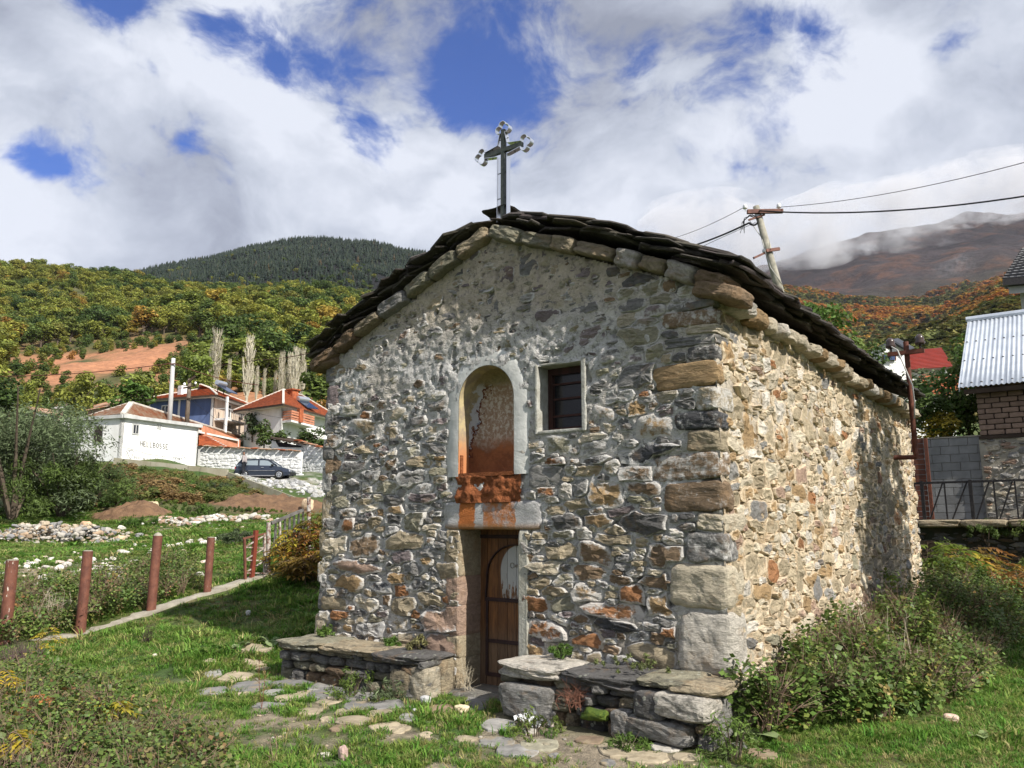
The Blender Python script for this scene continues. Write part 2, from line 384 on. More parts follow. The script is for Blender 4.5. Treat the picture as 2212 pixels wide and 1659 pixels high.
def mtncol(V, D, S):
    px = (1106 + 1748 * S + V[..., 0] * 0)[..., None]; Dk = D[..., None]
    P = V.copy(); n = fbm(P / 260.0, 5, 97)[..., None]; n2 = fbm(P / 70.0, 5, 98)[..., None]; n3 = fbm(P / 24.0, 3, 99)[..., None]
    green = np.array((.055, .060, .022)); orange = np.array((.36, .15, .035)); brown = np.array((.040, .027, .032)); pale = np.array((.05, .047, .045))
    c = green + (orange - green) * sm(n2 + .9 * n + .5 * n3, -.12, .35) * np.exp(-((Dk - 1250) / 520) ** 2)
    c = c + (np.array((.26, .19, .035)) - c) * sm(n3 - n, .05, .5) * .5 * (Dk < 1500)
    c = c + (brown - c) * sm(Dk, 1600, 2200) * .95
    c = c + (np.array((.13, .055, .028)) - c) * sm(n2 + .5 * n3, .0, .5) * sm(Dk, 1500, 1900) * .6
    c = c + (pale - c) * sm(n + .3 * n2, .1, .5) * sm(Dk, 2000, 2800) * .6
    rock = .45 * np.exp(-((px - 2120) / 50) ** 4 - ((Dk - 2130) / 60) ** 4) * sm(n2, -.5, .1)
    rock = rock + np.exp(-((px - 2090) / 60) ** 2 - ((Dk - 1150) / 110) ** 2) * sm(n3, -.2, .2)
    c = c + (np.array((.17, .17, .18)) - c) * np.clip(rock, 0, 1) * (.75 + .25 * np.sin(px * .5 + 6 * n3))
    return c.reshape(-1, 3)
MTN = patch('mountain', {
  1250: [(130, 1000), (250, 930), (500, 850), (900, 770), (1300, 710), (1700, 670), (2100, 650), (2500, 640), (2900, 640), (3300, 660)],
  1500: [(130, 1000), (250, 920), (500, 830), (900, 755), (1300, 690), (1700, 650), (2100, 625), (2500, 600), (2900, 590), (3300, 610)],
  1700: [(130, 1000), (250, 900), (500, 800), (900, 745), (1300, 675), (1700, 640), (2100, 605), (2500, 575), (2900, 562), (3300, 590)],
  1900: [(130, 990), (250, 880), (500, 780), (900, 740), (1300, 660), (1700, 640), (2100, 590), (2500, 540), (2900, 508), (3300, 530)],
  2060: [(130, 960), (250, 850), (450, 745), (900, 725), (1250, 665), (1700, 635), (2100, 575), (2500, 515), (2900, 468), (3300, 480)],
  2212: [(130, 940), (250, 820), (420, 690), (700, 640), (1250, 620), (1700, 590), (2100, 545), (2500, 490), (2900, 432), (3300, 440)],
  2900: [(130, 900), (250, 760), (420, 620), (700, 570), (1250, 540), (1700, 500), (2100, 460), (2500, 420), (2900, 390), (3300, 400)],
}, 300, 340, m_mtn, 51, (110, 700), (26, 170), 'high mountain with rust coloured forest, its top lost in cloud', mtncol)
# ------------------------------------------------------------------ stones
def rockmesh(size, seed, n=4, amp=.10, p=3.2, flat=0):
    """irregular block: cube grid pushed to a superellipsoid and roughened"""
    V = []; F = []; key = {}
    def vid(c):
        k = tuple(np.round(c, 6))
        if k not in key: key[k] = len(V); V.append(c)
        return key[k]
    g = np.linspace(-1, 1, n + 1)
    for ax in range(3):
        for sg in (-1, 1):
            for i in range(n):
                for j in range(n):
                    q4 = []
                    for (a, b) in ((i, j), (i + 1, j), (i + 1, j + 1), (i, j + 1)):
                        c = [0, 0, 0]; c[ax] = sg; c[(ax + 1) % 3] = g[a]; c[(ax + 2) % 3] = g[b]; q4.append(vid(np.array(c, float)))
                    F.append(q4 if sg > 0 else q4[::-1])
    V = np.array(V); r = (np.abs(V) ** p).sum(1) ** (1 / p); V = V / r[:, None]
    size = np.array(size, float) / 2; nz = fbm(V * 1.3 + seed * 7.3, 3, seed); nz2 = np.stack([fbm(V * 1.1 + seed * 3.1 + k * 17, 2, seed + k) for k in range(3)], 1)
    V = V * (1 + amp * 1.2 * nz[:, None]) + nz2 * amp
    if n >= 6:
        hf = np.stack([fbm(V * 4.2 + seed * 1.7 + k * 11, 3, seed + 9 + k) for k in range(3)], 1); V = V + hf * amp * .55
    return V * size, F
def rock(name, loc, size, mat, parent=None, rot=(0, 0, 0), seed=0, n=4, amp=.12, p=3.2, col=(.3, .28, .25), smooth=False, al=None):
    V, F = rockmesh(size, seed, n, amp, p)
    R = np.array(Euler(rot).to_matrix()); V = V @ R.T + np.asarray(loc, float)
    o = obj(name, V, F, mat, parent, np.array([*col, (seed * .37 % 1) * .35 if al is None else al]) * np.ones((len(V), 1)), smooth, loc=loc)
    return o
# stone material: colour per stone, veins, pitting, smears of lime mortar
def stone_material(name, smear, white=(.62, .60, .57), stretch=(1, 1, 5), bs=.9, dark=(.02, .02, .02), stain=.38, lichen=0.0):
    m, q = material(name, .88, spec=.25)
    at_ = q.n('ShaderNodeAttribute', attribute_name='col'); a = at_.outputs[0]; al = at_.outputs['Alpha']
    lam = q.noise(q.vmul(q.pos, stretch), 8, 10, .75, 1.6); gr = q.noise(q.pos, 38, 6, .75); big = q.noise(q.pos, 7, 5, .6, .4)
    f = q.ramp(q.math('ADD', lam, q.math('MULTIPLY', gr, .5)), .50, 1.02, .48, 1.55, False)
    c = q.mix(1.0, a, q.n('ShaderNodeCombineColor', inp={0: f, 1: f, 2: f}).outputs[0], 'MULTIPLY')
    c = q.mix(q.math('MULTIPLY', q.ramp(big, .52, .70), stain), c, (.27, .165, .08))           # iron staining
    c = q.mix(q.ramp(lam, .36, .22), c, dark)
    sf = q.ramp(q.math('ADD', q.noise(q.pos, 16, 7, .72), al), 1.0 - smear + .36, 1.0 - smear + .56)
    c = q.mix(q.math('MULTIPLY', sf, .85), c, white)
    if lichen:
        vo = q.n('ShaderNodeTexVoronoi', inp={'Vector': q.pos, 'Scale': 17.0, 'Randomness': 1.0}).outputs['Distance']; ln = q.noise(q.pos, 4, 3, .5); rag = q.noise(q.pos, 60, 4, .7)
        sp_ = q.math('MULTIPLY', q.ramp(q.math('ADD', vo, q.math('MULTIPLY', rag, .25)), .40, .34), q.ramp(ln, .48, .58)); c = q.mix(q.math('MULTIPLY', sp_, lichen), c, (.42, .43, .36))
        c = q.mix(q.math('MULTIPLY', q.ramp(q.noise(q.pos, 6, 7, .75), .50, .62), .6), c, (.055, .052, .045))
    setc(q, c)
    h = q.math('ADD', q.math('MULTIPLY', lam, 1.0), q.math('MULTIPLY', gr, .35))
    bump(q, h, bs, .035)
    return m
m_fst = stone_material('facade_fieldstone', .64, stretch=(1, 1, 3))
m_sst = stone_material('side_wall_fieldstone', .60, (.66, .54, .385), (1, 1, 2), bs=.8, stain=.30)
m_bench = stone_material('lichened_schist', .50, (.50, .50, .46), (1, 1, 5), 1.0, lichen=.7)
def palette(kind):
    P = {'grey': (.26, .25, .235), 'dark': (.12, .115, .112), 'slate': (.195, .188, .18), 'tan': (.35, .29, .20), 'ochre': (.33, .225, .12), 'rust': (.29, .14, .065), 'cream': (.48, .42, .32), 'brown': (.22, .155, .10), 'olive': (.28, .26, .19), 'pink': (.33, .23, .175), 'black': (.07, .07, .075), 'purple': (.20, .165, .165), 'pale': (.52, .48, .42)}
    return np.array(P[kind])
def layout(x0, x1, z0, z1, allowed, hand, classes, growfn, res=.0125, K=24, seed=1):
    """stones packed on a wall plane: hand-placed ones first, then ever smaller ones; returns star outlines"""
    r = np.random.default_rng(seed); nx = int((x1 - x0) / res); nz_ = int((z1 - z0) / res)
    gx = x0 + (np.arange(nx) + .5) * res; gzz = z0 + (np.arange(nz_) + .5) * res
    XX, ZZ = np.meshgrid(gx, gzz, indexing='ij'); ok = allowed(XX, ZZ)
    occ = ~ok; S = []
    def planes(k):
        g = np.random.default_rng(seed * 7919 + k); t0 = g.normal(0, .10); th = np.concatenate([t0 + np.arange(4) * math.pi / 2 + g.normal(0, .10, 4), g.uniform(0, 6.28, g.integers(1, 4))]); m = len(th)
        return np.cos(th), np.sin(th), np.concatenate([g.uniform(.84, .98, 4), g.uniform(.98, 1.12, m - 4)])
    def pnorm(u, v, pl): return np.max([(u * c + v * s) / r for c, s, r in zip(*pl)], 0)
    def put(cx, cz, a, b, rot, p, colk, force=False):
        R = max(a, b) * 1.05; i0, i1 = int((cx - R - x0) / res), int((cx + R - x0) / res) + 1; j0, j1 = int((cz - R - z0) / res), int((cz + R - z0) / res) + 1
        i0, j0 = max(i0, 0), max(j0, 0); i1, j1 = min(i1, nx), min(j1, nz_)
        if i1 <= i0 or j1 <= j0: return False
        dx = XX[i0:i1, j0:j1] - cx; dz = ZZ[i0:i1, j0:j1] - cz
        u = dx * math.cos(rot) + dz * math.sin(rot); v = -dx * math.sin(rot) + dz * math.cos(rot)
        pl = planes(len(S)); d = pnorm(u / a, v / b, pl) < 1
        if not d.any(): return False
        ov = (occ[i0:i1, j0:j1] & d).sum() / d.sum()
        if not force and ov > .06: return False
        occ[i0:i1, j0:j1] |= d; S.append((cx, cz, a, b, rot, p, colk)); return True
    for h in hand: put(*h, True)
    for (sa, tries) in classes:
        for t in range(tries):
            cx, cz = r.uniform(x0, x1), r.uniform(z0, z1)
            i, j = int((cx - x0) / res), int((cz - z0) / res)
            if i >= nx or j >= nz_ or occ[i, j]: continue
            a = sa * r.uniform(.8, 1.25); asp = r.choice([.18, .28, .40, .55, .8], p=[.27, .30, .24, .14, .05]); a *= (1.2 if asp < .3 else 1)
            put(cx, cz, a, max(a * asp, .014), r.normal(0, .13), r.uniform(2.2, 4.2), None)
    # competition: nearest stone in its own metric owns the cell
    best = np.full((nx, nz_), 9.0); own = np.full((nx, nz_), -1)
    for k, (cx, cz, a, b, rot, p, ck) in enumerate(S):
        R = max(a, b) * 2.2 + .04; i0, i1 = max(int((cx - R - x0) / res), 0), min(int((cx + R - x0) / res) + 1, nx); j0, j1 = max(int((cz - R - z0) / res), 0), min(int((cz + R - z0) / res) + 1, nz_)
        dx = XX[i0:i1, j0:j1] - cx; dz = ZZ[i0:i1, j0:j1] - cz
        u = dx * math.cos(rot) + dz * math.sin(rot); v = -dx * math.sin(rot) + dz * math.cos(rot)
        d = pnorm(u / (a + .02), v / (b + .02), planes(k))
        s_ = d < best[i0:i1, j0:j1]; best[i0:i1, j0:j1][s_] = d[s_]; own[i0:i1, j0:j1][s_] = k
    own[~ok] = -2
    out = []
    for k, (cx, cz, a, b, rot, p, ck) in enumerate(S):
        g = growfn(cx, cz); th = np.arange(K) / K * 2 * math.pi
        cu, cv = np.cos(th), np.sin(th); rad0 = 1 / pnorm(cu / a, cv / b, planes(k))
        dxx = cu * math.cos(rot) - cv * math.sin(rot); dzz = cu * math.sin(rot) + cv * math.cos(rot)
        rmax = rad0 * g + .02 * (g > 1.2)
        steps = np.linspace(.15, 1, 26)
        X = cx + dxx[:, None] * rmax[:, None] * steps; Z = cz + dzz[:, None] * rmax[:, None] * steps
        i = np.clip(((X - x0) / res).astype(int), 0, nx - 1); j = np.clip(((Z - z0) / res).astype(int), 0, nz_ - 1)
        same = own[i, j] == k; inside = (X > x0) & (X < x1) & (Z > z0) & (Z < z1); same &= inside
        cnt = np.cumprod(same, 1).sum(1); rr = np.where(cnt > 0, steps[np.clip(cnt - 1, 0, 25)], .12) * rmax
        rr = (np.roll(rr, 1) + 14 * rr + np.roll(rr, -1)) / 16 * (1 - r.uniform(0, .07, K))
        out.append((cx, cz, dxx * rr, dzz * rr, ck, math.pi * a * b, max(a, b)))
    return out
def stonegeo(st, to3, H, sd, rr, tilt=.14, rough=.35, depth=.05):
    """one stone: embedded rim, shoulder and an uneven split face"""
    cx, cz, ox, oz, ck, area, mx = st; K = len(ox)
    fs = [(1.0, -depth), (1.0, .0), (.978, .68), (.91, .93), (.68, 1.0), (.34, 1.0)]
    V = []; tx, tz = rr.normal(0, tilt, 2); fx = rr.normal(0, .30, (3, 2)); fo = rr.uniform(.0, .010, 3)
    for f, h in fs:
        x = cx + ox * f; z = cz + oz * f
        if h < 0: hh = np.full(K, h)
        else:
            hh = H * h + (tx * ox + tz * oz) * f * .5 * h
            P = np.stack([x, x * 0, z * 2.6], 1)
            hh = hh + fbm(P * 16, 3, sd % 97) * rough * min(.06, mx) * .8 * (h > .2) + vn(P * 42, sd % 31) * .0045 * (h > .2)
            fac = np.min([(a_ * ox + b_ * oz) * f + o_ for (a_, b_), o_ in zip(fx, fo)], 0); hh = hh + np.clip(fac, -.022, 0) * (h > .2)
            hh = np.maximum(hh, 0.0005)
        V.append(to3(x, z, hh))
    V.append(to3(np.array([cx]), np.array([cz]), np.array([H * (1 + rr.uniform(-.1, .2))])))
    V = np.concatenate(V); F = []
    for r_ in range(len(fs) - 1):
        for k in range(K): k2 = (k + 1) % K; F.append((r_ * K + k, r_ * K + k2, (r_ + 1) * K + k2, (r_ + 1) * K + k))
    b = (len(fs) - 1) * K
    for k in range(K): F.append((b + k, b + (k + 1) % K, len(V) - 1))
    return V, F
def weld_stones(items, to3, mat, parent, colfn, Hfn, nmain, namemain, namestuff, seed):
    rr = np.random.default_rng(seed); items = sorted(items, key=lambda s: -s[5]); sb = MB()
    for k, s in enumerate(items):
        c = palette(s[4]) * rr.uniform(.85, 1.15) if s[4] else colfn(s[0], s[1], rr)
        V, F = stonegeo(s, to3, Hfn(s, rr), seed * 100 + k, rr)
        K_ = len(s[2]); a0 = rr.uniform(-.02, .36); ring = np.repeat([a0 + .5, a0 + .5, a0 + .40, a0 + .20, a0, a0 - .05, ], K_); ring = np.append(ring, a0 - .1)
        ca = np.column_stack([np.tile(np.clip(c, .01, .8), (len(V), 1)), np.clip(ring, 0, 1)])
        if k < nmain:
            loc = to3(np.array([s[0]]), np.array([s[1]]), np.array([0.0]))[0]
            obj(namemain, V, F, mat, parent, ca, k % 4 == 0, loc=loc)
        else: sb.add(V, F, ca)
    if sb.n:
        o = sb.build(namestuff, mat, parent, usecol=True); o['kind'] = 'stuff'
def mortar_wall(name, us, vs, keep, hfn, to3, mat, parent, colfn=None):
    U, Vv = np.meshgrid(us, vs, indexing='ij'); h = hfn(U, Vv); P = to3(U.ravel(), Vv.ravel(), h.ravel())
    i = np.arange(U.size).reshape(U.shape); F = np.stack([i[:-1, :-1], i[1:, :-1], i[1:, 1:], i[:-1, 1:]], -1).reshape(-1, 4)
    um = (U[:-1, :-1] + U[1:, 1:]) / 2; vm = (Vv[:-1, :-1] + Vv[1:, 1:]) / 2
    F = F[keep(um, vm).ravel()]
    o = obj(name, P, F, mat, parent, colfn(U.ravel(), Vv.ravel(), h.ravel()) if colfn else None, True)
    return o
# ------------------------------------------------------------------ the chapel
CX0, CX1, CY1, XR = -6.95, -2.355, 8.35, -4.6
def wtop(x): return 4.46 - .42 * np.abs(np.asarray(x) - XR)
chapel = empty('stone_chapel', (XR, 0, 0), 0, 'small old fieldstone chapel with slate roof, arched niche over its door and metal cross', 'chapel')
S_ = 1 / 1.1573
Z5 = lambda x, y: ((760 + x / 2.676) * S_, (480 + y / 2.676) * S_)
Z6 = lambda x, y: ((760 + x / 2.023) * S_, (1100 + y / 2.023) * S_)
Z7 = lambda x, y: ((1400 + x / 2.37) * S_, (500 + y / 2.37) * S_)
Z8 = lambda x, y: ((1300 + x / 2.304) * S_, (1200 + y / 2.304) * S_)
def hs(zf, x, y, w, h, k, rot=0.0, p=3.2):
    c = onY(*zf(x, y)); l = onY(*zf(x - w / 2, y)); r = onY(*zf(x + w / 2, y)); t = onY(*zf(x, y - h / 2)); b = onY(*zf(x, y + h / 2))
    return (c[0], c[2], abs(r[0] - l[0]) / 2, abs(t[2] - b[2]) / 2, math.radians(rot), p, k)
HAND = [hs(Z5, *a) for a in [
 (1505, 485, 150, 185, 'slate', 0, 2.6), (1355, 555, 120, 135, 'purple', 0, 2.6), (1685, 510, 100, 110, 'tan', 0, 2.4), (1295, 740, 160, 145, 'slate', 10, 2.6), (860, 745, 170, 95, 'tan', 18),
 (1025, 530, 120, 90, 'dark', 0, 2.4), (1120, 530, 70, 48, 'dark', -20, 2.2), (1220, 595, 60, 55, 'purple', 0, 2.2), (1090, 625, 75, 28, 'purple'), (655, 965, 145, 80, 'pink', 14), (540, 1105, 195, 100, 'slate', 14, 2.6),
 (1080, 1045, 140, 80, 'dark', 22, 2.4), (1270, 985, 95, 75, 'olive', 0, 2.2), (1375, 1015, 75, 62, 'olive', 0, 2.4), (1405, 930, 95, 36, 'black', 12, 2.4), (965, 980, 72, 46, 'rust', 15, 2.3), (965, 908, 62, 30, 'brown'), (1022, 892, 62, 38, 'brown', 0, 2.2),
 (755, 950, 52, 48, 'brown', 0, 2.4), (840, 1010, 70, 60, 'purple', -20, 2.2), (730, 1015, 60, 32, 'black', -12, 2.2), (678, 1055, 45, 45, 'dark', 0, 2.2), (1165, 935, 130, 40, 'olive', 8), (1175, 840, 62, 80, 'brown'), (1240, 850, 66, 62, 'dark', 0, 2.2),
 (1575, 1020, 90, 135, 'olive'), (1478, 1055, 78, 90, 'tan'), (1745, 930, 110, 78, 'tan', 6), (1865, 790, 260, 80, 'slate', 8), (1500, 800, 82, 36, 'slate', 15), (1515, 862, 52, 34, 'black', 20, 2.3), (1567, 915, 60, 42, 'dark', 0, 2.3),
 (870, 1370, 165, 52, 'olive'), (690, 1395, 135, 62, 'tan', 8, 2.2), (525, 1420, 112, 68, 'brown', 10), (600, 1265, 130, 80, 'olive', 20), (335, 1290, 135, 62, 'cream', -8, 2.4), (500, 1510, 92, 62, 'slate'), (415, 1497, 88, 42, 'rust'), (590, 1605, 92, 72, 'tan'),
 (915, 1260, 112, 100, 'purple'), (1195, 905, 40, 60, 'brown'), (1600, 415, 90, 60, 'purple'), (1130, 430, 130, 70, 'purple', 25), (1240, 400, 100, 60, 'purple', 15), (1020, 610, 90, 50, 'tan', 10), (1500, 615, 200, 36, 'olive', 5), (1430, 370, 80, 60, 'slate'), (1850, 520, 160, 80, 'purple', -5), (880, 1180, 62, 40, 'ochre'), (790, 1175, 46, 60, 'brown')]]
HAND += [hs(Z7, *a) for a in [
 (470, 805, 225, 98, 'olive', 6, 2.8), (490, 1040, 305, 125, 'slate', 4, 4), (570, 1340, 255, 125, 'ochre', -6), (560, 1500, 500, 105, 'black', -3, 3), (180, 1600, 175, 60, 'tan'), (480, 1622, 330, 66, 'brown'), (470, 465, 245, 66, 'dark', 4, 4), (548, 530, 140, 84, 'olive', 3, 4),
 (590, 592, 122, 52, 'olive', 0, 2.6), (392, 555, 108, 62, 'olive', 0, 3.5), (735, 472, 105, 88, 'dark', 0, 2.6), (535, 388, 130, 56, 'slate', 8), (165, 428, 180, 84, 'purple', -8, 2.8), (290, 490, 92, 52, 'purple', 5, 2.5), (300, 538, 90, 36, 'slate', 5), (430, 620, 180, 72, 'slate'), (560, 650, 150, 62, 'purple', 10), (330, 425, 120, 60, 'dark'),
 (620, 445, 95, 52, 'brown', 0, 2.5), (640, 505, 60, 60, 'brown', 0, 2.4), (310, 920, 190, 88, 'slate', 4), (590, 900, 200, 62, 'olive', 12), (455, 1230, 120, 88, 'ochre', 20), (270, 1270, 110, 80, 'ochre'), (400, 1330, 100, 52, 'slate'), (630, 940, 90, 50, 'tan'), (505, 1150, 70, 45, 'rust'), (690, 880, 60, 40, 'dark'), (250, 700, 230, 52, 'slate', 8), (70, 760, 130, 62, 'olive'),
 (180, 1320, 120, 50, 'brown')]]
HAND += [hs(Z8, *a) for a in [
 (710, 245, 285, 105, 'dark', 0, 4.5), (850, 440, 290, 120, 'brown', 0, 4), (850, 585, 345, 78, 'brown', 3), (400, 530, 195, 92, 'brown', 0), (640, 648, 140, 88, 'rust', -8), (400, 650, 205, 96, 'ochre'), (250, 720, 142, 82, 'olive', 6, 2.4), (98, 715, 140, 98, 'rust', 0, 4), (515, 750, 385, 84, 'rust', -4, 3.6),
 (830, 722, 180, 140, 'ochre', 0), (160, 862, 240, 125, 'rust', -3, 4), (390, 922, 192, 68, 'rust', 0, 5), (560, 842, 290, 50, 'black', -4), (790, 1005, 370, 140, 'tan', -8, 2.8), (98, 985, 95, 60, 'ochre', -10), (230, 965, 130, 38, 'pale'), (440, 1035, 120, 84, 'tan'), (275, 240, 170, 84, 'dark', 0, 2.4), (450, 232, 152, 76, 'ochre'), (740, 60, 300, 70, 'brown', -2),
 (840, 160, 230, 100, 'brown', -3), (560, 340, 240, 62, 'tan'), (150, 500, 180, 80, 'cream'), (240, 410, 220, 70, 'tan'), (880, 880, 150, 50, 'rust', 5), (960, 850, 60, 70, 'rust'), (700, 900, 130, 40, 'dark'), (590, 580, 130, 50, 'brown'), (340, 140, 130, 50, 'tan'), (270, 60, 80, 80, 'pale')]]
HAND += [hs(Z6, *a) for a in [
 (592, 110, 142, 62, 'tan', -4), (158, 535, 125, 100, 'cream', 0, 4), (305, 540, 160, 118, 'brown', 0, 4), (520, 512, 220, 84, 'tan', 0, 4), (235, 720, 150, 82, 'ochre', -4, 4.5), (390, 745, 115, 62, 'black', 0, 2.5), (280, 640, 335, 62, 'pink', -4, 3), (560, 648, 115, 56, 'slate'), (150, 825, 155, 58, 'tan', 0, 4), (322, 825, 155, 82, 'cream', -5, 2.7), (495, 845, 135, 90, 'tan', 0, 4),
 (188, 882, 100, 30, 'rust', 0, 4.5), (690, 920, 215, 118, 'pink', 0, 4.5), (705, 1025, 170, 110, 'pink', 0, 4), (728, 660, 115, 80, 'tan', 0, 3.5), (748, 580, 85, 62, 'tan', 0, 4), (650, 805, 118, 72, 'tan', 0, 4), (100, 895, 62, 62, 'cream', 0, 4), (102, 730, 62, 82, 'slate'), (140, 360, 70, 60, 'slate'), (362, 410, 62, 68, 'tan', 0, 2.4), (560, 410, 105, 98, 'olive', 0), (232, 430, 62, 62, 'rust', 0, 2.5),
 (602, 250, 92, 50, 'slate'), (440, 120, 60, 60, 'brown'), (340, 960, 180, 56, 'slate'), (470, 695, 90, 44, 'ochre'), (150, 110, 100, 80, 'brown'), (250, 230, 90, 50, 'slate'), (450, 310, 100, 44, 'slate'), (320, 185, 120, 60, 'slate', 0), (600, 730, 110, 50, 'dark'), (725, 740, 50, 60, 'brown'), (200, 770, 60, 40, 'slate'), (460, 400, 70, 60, 'dark', 0, 2.5), (570, 340, 140, 36, 'slate')]]
QX = lambda z: CX1 - .02
def inN(x, z, g=0.0):   # the niche opening
    return (np.abs(x + 4.675) < .335 + g) & (z > 2.09 - g) & ((z < 2.83) | ((x + 4.675) ** 2 + (z - 2.82) ** 2 < (.335 + g) ** 2))
DX0, DX1, DZ1 = -4.99, -4.29, 1.59
WX0, WX1, WZ0, WZ1 = -4.07, -3.60, 2.47, 3.07
QZ = [(.50, .98, .44), (.98, 1.33, .50), (1.33, 1.57, .34), (1.57, 1.72, .24), (1.72, 1.97, .52), (1.97, 2.19, .60), (2.19, 2.37, .30), (2.37, 2.52, .40), (2.52, 2.72, .20), (2.72, 2.93, .56), (2.93, 3.06, .26), (3.06, 3.15, .46), (3.15, 3.23, .28), (3.23, 3.36, .48), (.06, .50, .46)]
def fallow(x, z):
    ok = (x > CX0 + .01) & (x < CX1 - .015) & (z > -.05) & (z < wtop(x) - .01)
    ok &= ~((x > DX0 - .0) & (x < DX1 + .03) & (z < DZ1))
    for z0_, z1_, lf_ in QZ: ok &= ~((z > z0_ - .005) & (z < z1_ + .005) & (x > CX1 - lf_ + .015))
    ok &= ~inN(x, z, .135) & ~((x > -5.05) & (x < -4.22) & (z > 1.83) & (z < 2.1))
    ok &= ~((x > -5.21) & (x < -4.02) & (z > 1.575) & (z < 1.85))
    ok &= ~((x > WX0 - .05) & (x < WX1 + .07) & (z > WZ0 - .045) & (z < WZ1 + .04))
    return ok
HAND = [h for h in HAND if bool(fallow(np.array(h[0]), np.array(h[1]))) and h[0] + h[2] < CX1 - .1 or (h[0] < -3 and h[0] + h[2] < CX1)]
def fgrow(x, z):
    up = float(sm(z - .25 * (x + 2.3) * -.35, 2.1, 3.1))     # the gable is buried in mortar, the lower wall is packed
    if x > -3.2: up *= .35
    if z > 3.9: up = max(up, .5)
    return 1.65 - .7 * up
items = layout(CX0, CX1, .0, 4.47, fallow, HAND, [(.165, 500), (.125, 1100), (.08, 2200), (.052, 2600), (.033, 1800)], fgrow, seed=4)
def fto(x, z, h): return np.stack([x, -h, z], 1)
def fcol(x, z, r):
    low = float(sm(2.6 - z + .35 * (x + 4.6), -.3, 1.3))
    ks = ['grey', 'slate', 'purple', 'dark', 'olive', 'cream', 'tan', 'ochre', 'rust', 'brown', 'pale']
    p = np.array([.20, .18, .12, .07, .14, .08, .10, .01, .005, .05, .05]) * (1 - low) + np.array([.12, .11, .06, .06, .10, .12, .20, .07, .03, .11, .02]) * low
    return palette(ks[r.choice(len(ks), p=p / p.sum())]) * r.uniform(.7, 1.3)
def fH(s, r): return r.uniform(.010, .026) + min(.016, s[6] * .08) + (.010 if s[1] < 1.7 else 0) - (.012 if s[1] > 3.0 and s[0] < -3.3 else 0)
fw = empty('facade_wall', (XR, 0, 0)); fw.parent = chapel; fw.matrix_parent_inverse = pinv(chapel)
weld_stones(items, fto, m_fst, fw, fcol, fH, 165, 'stone', 'small_rubble', 7)
# mortar between and over the stones
m_mort, q = material('lime_mortar', .95, spec=.1)
n = q.noise(q.pos, 5, 8, .65); n2 = q.noise(q.pos, 45, 5, .7); at_ = q.n('ShaderNodeAttribute', attribute_name='col').outputs[0]
f = q.ramp(n, .3, .7, .72, 1.2, False); c = q.mix(1.0, at_, q.n('ShaderNodeCombineColor', inp={0: f, 1: f, 2: f}).outputs[0], 'MULTIPLY')
c = q.mix(q.math('MULTIPLY', q.ramp(q.noise(q.pos, 22, 8, .75), .50, .36), .75), c, (.16, .15, .145))
setc(q, c); bump(q, q.math('ADD', n2, q.math('MULTIPLY', q.noise(q.pos, 14, 6, .7), 1.6)), 1.0, .03)
us = np.unique(np.concatenate([np.arange(CX0, CX1 + .001, .016), [DX0, DX1, CX1, WX0, WX1]])); vs = np.unique(np.concatenate([np.arange(-.15, 4.5, .016), [DZ1, WZ0, WZ1]]))
def fh(U, V):
    P = np.stack([U, U * 0, V], -1)
    up = sm(V, 1.9, 3.1) * (1 - .55 * sm(U, -3.4, -3.0))
    h = -.004 + .017 * up + fbm(P * 7, 4, 61) * .020 + fbm(P * 20, 4, 62) * .017 * (1.2 - .4 * up)
    hole = sm(fbm(P * 11 + 5, 3, 63), .34, .5); h = h - hole * .035
    return np.minimum(h, .05 - .6 * np.clip(V - (wtop(U) - .05), 0, 1))
def fmcol(U, V, h):
    P = np.stack([U, U * 0, V], -1); n = fbm(P * 1.3, 4, 64)[:, None]
    base = np.array((.61, .595, .57)); tan = np.array((.52, .45, .355)); dark = np.array((.30, .285, .26))
    c = base + (tan - base) * np.clip(sm(V, 3.2, 3.9) * 1.0 + sm(n[:, 0], .15, .5) * .5 + (1 - sm(V, .3, 1.6)) * .5, 0, 1)[:, None]
    return c + (dark - c) * sm(-h - .010, 0, .03)[:, None]
mortar_wall('mortar', us, vs, lambda u, v: (v < wtop(u)) & ~((u > DX0) & (u < DX1) & (v < DZ1)) & ~inN(u, v, .02) & ~((u > WX0) & (u < WX1) & (v > WZ0) & (v < WZ1)), fh, fto, m_mort, fw, fmcol)
# ---- side wall (faces +x), in the sun
def sto(y, z, h): return np.stack([CX1 + h + .035 * np.sin(y * .9 + .4) * (y > .8) - .02 * np.clip(y - 5, 0, 3), y, z], 1)
WT = 3.42
def sallow(y, z): return (y > .10) & (y < CY1) & (z > -.1) & (z < WT)
def sgrow(y, z): return 1.25 if z > 1.6 else 1.5
sitems = layout(.0, CY1, -.1, WT, sallow, [(1.1, 2.45, .13, .17, 0, 3, 'tan'), (1.55, 2.4, .10, .16, .2, 2.4, 'ochre'), (.65, 2.42, .14, .16, 0, 3, 'ochre'), (.75, 1.75, .2, .09, 0, 4, 'slate'), (.6, 1.3, .22, .11, 0, 4, 'tan'), (1.7, 1.2, .09, .2, 0, 3, 'tan'), (2.3, 1.0, .14, .1, 0, 3, 'slate')],
    [(.17, 260), (.13, 900), (.10, 1500), (.07, 2400), (.045, 2600)], sgrow, res=.016, seed=9)
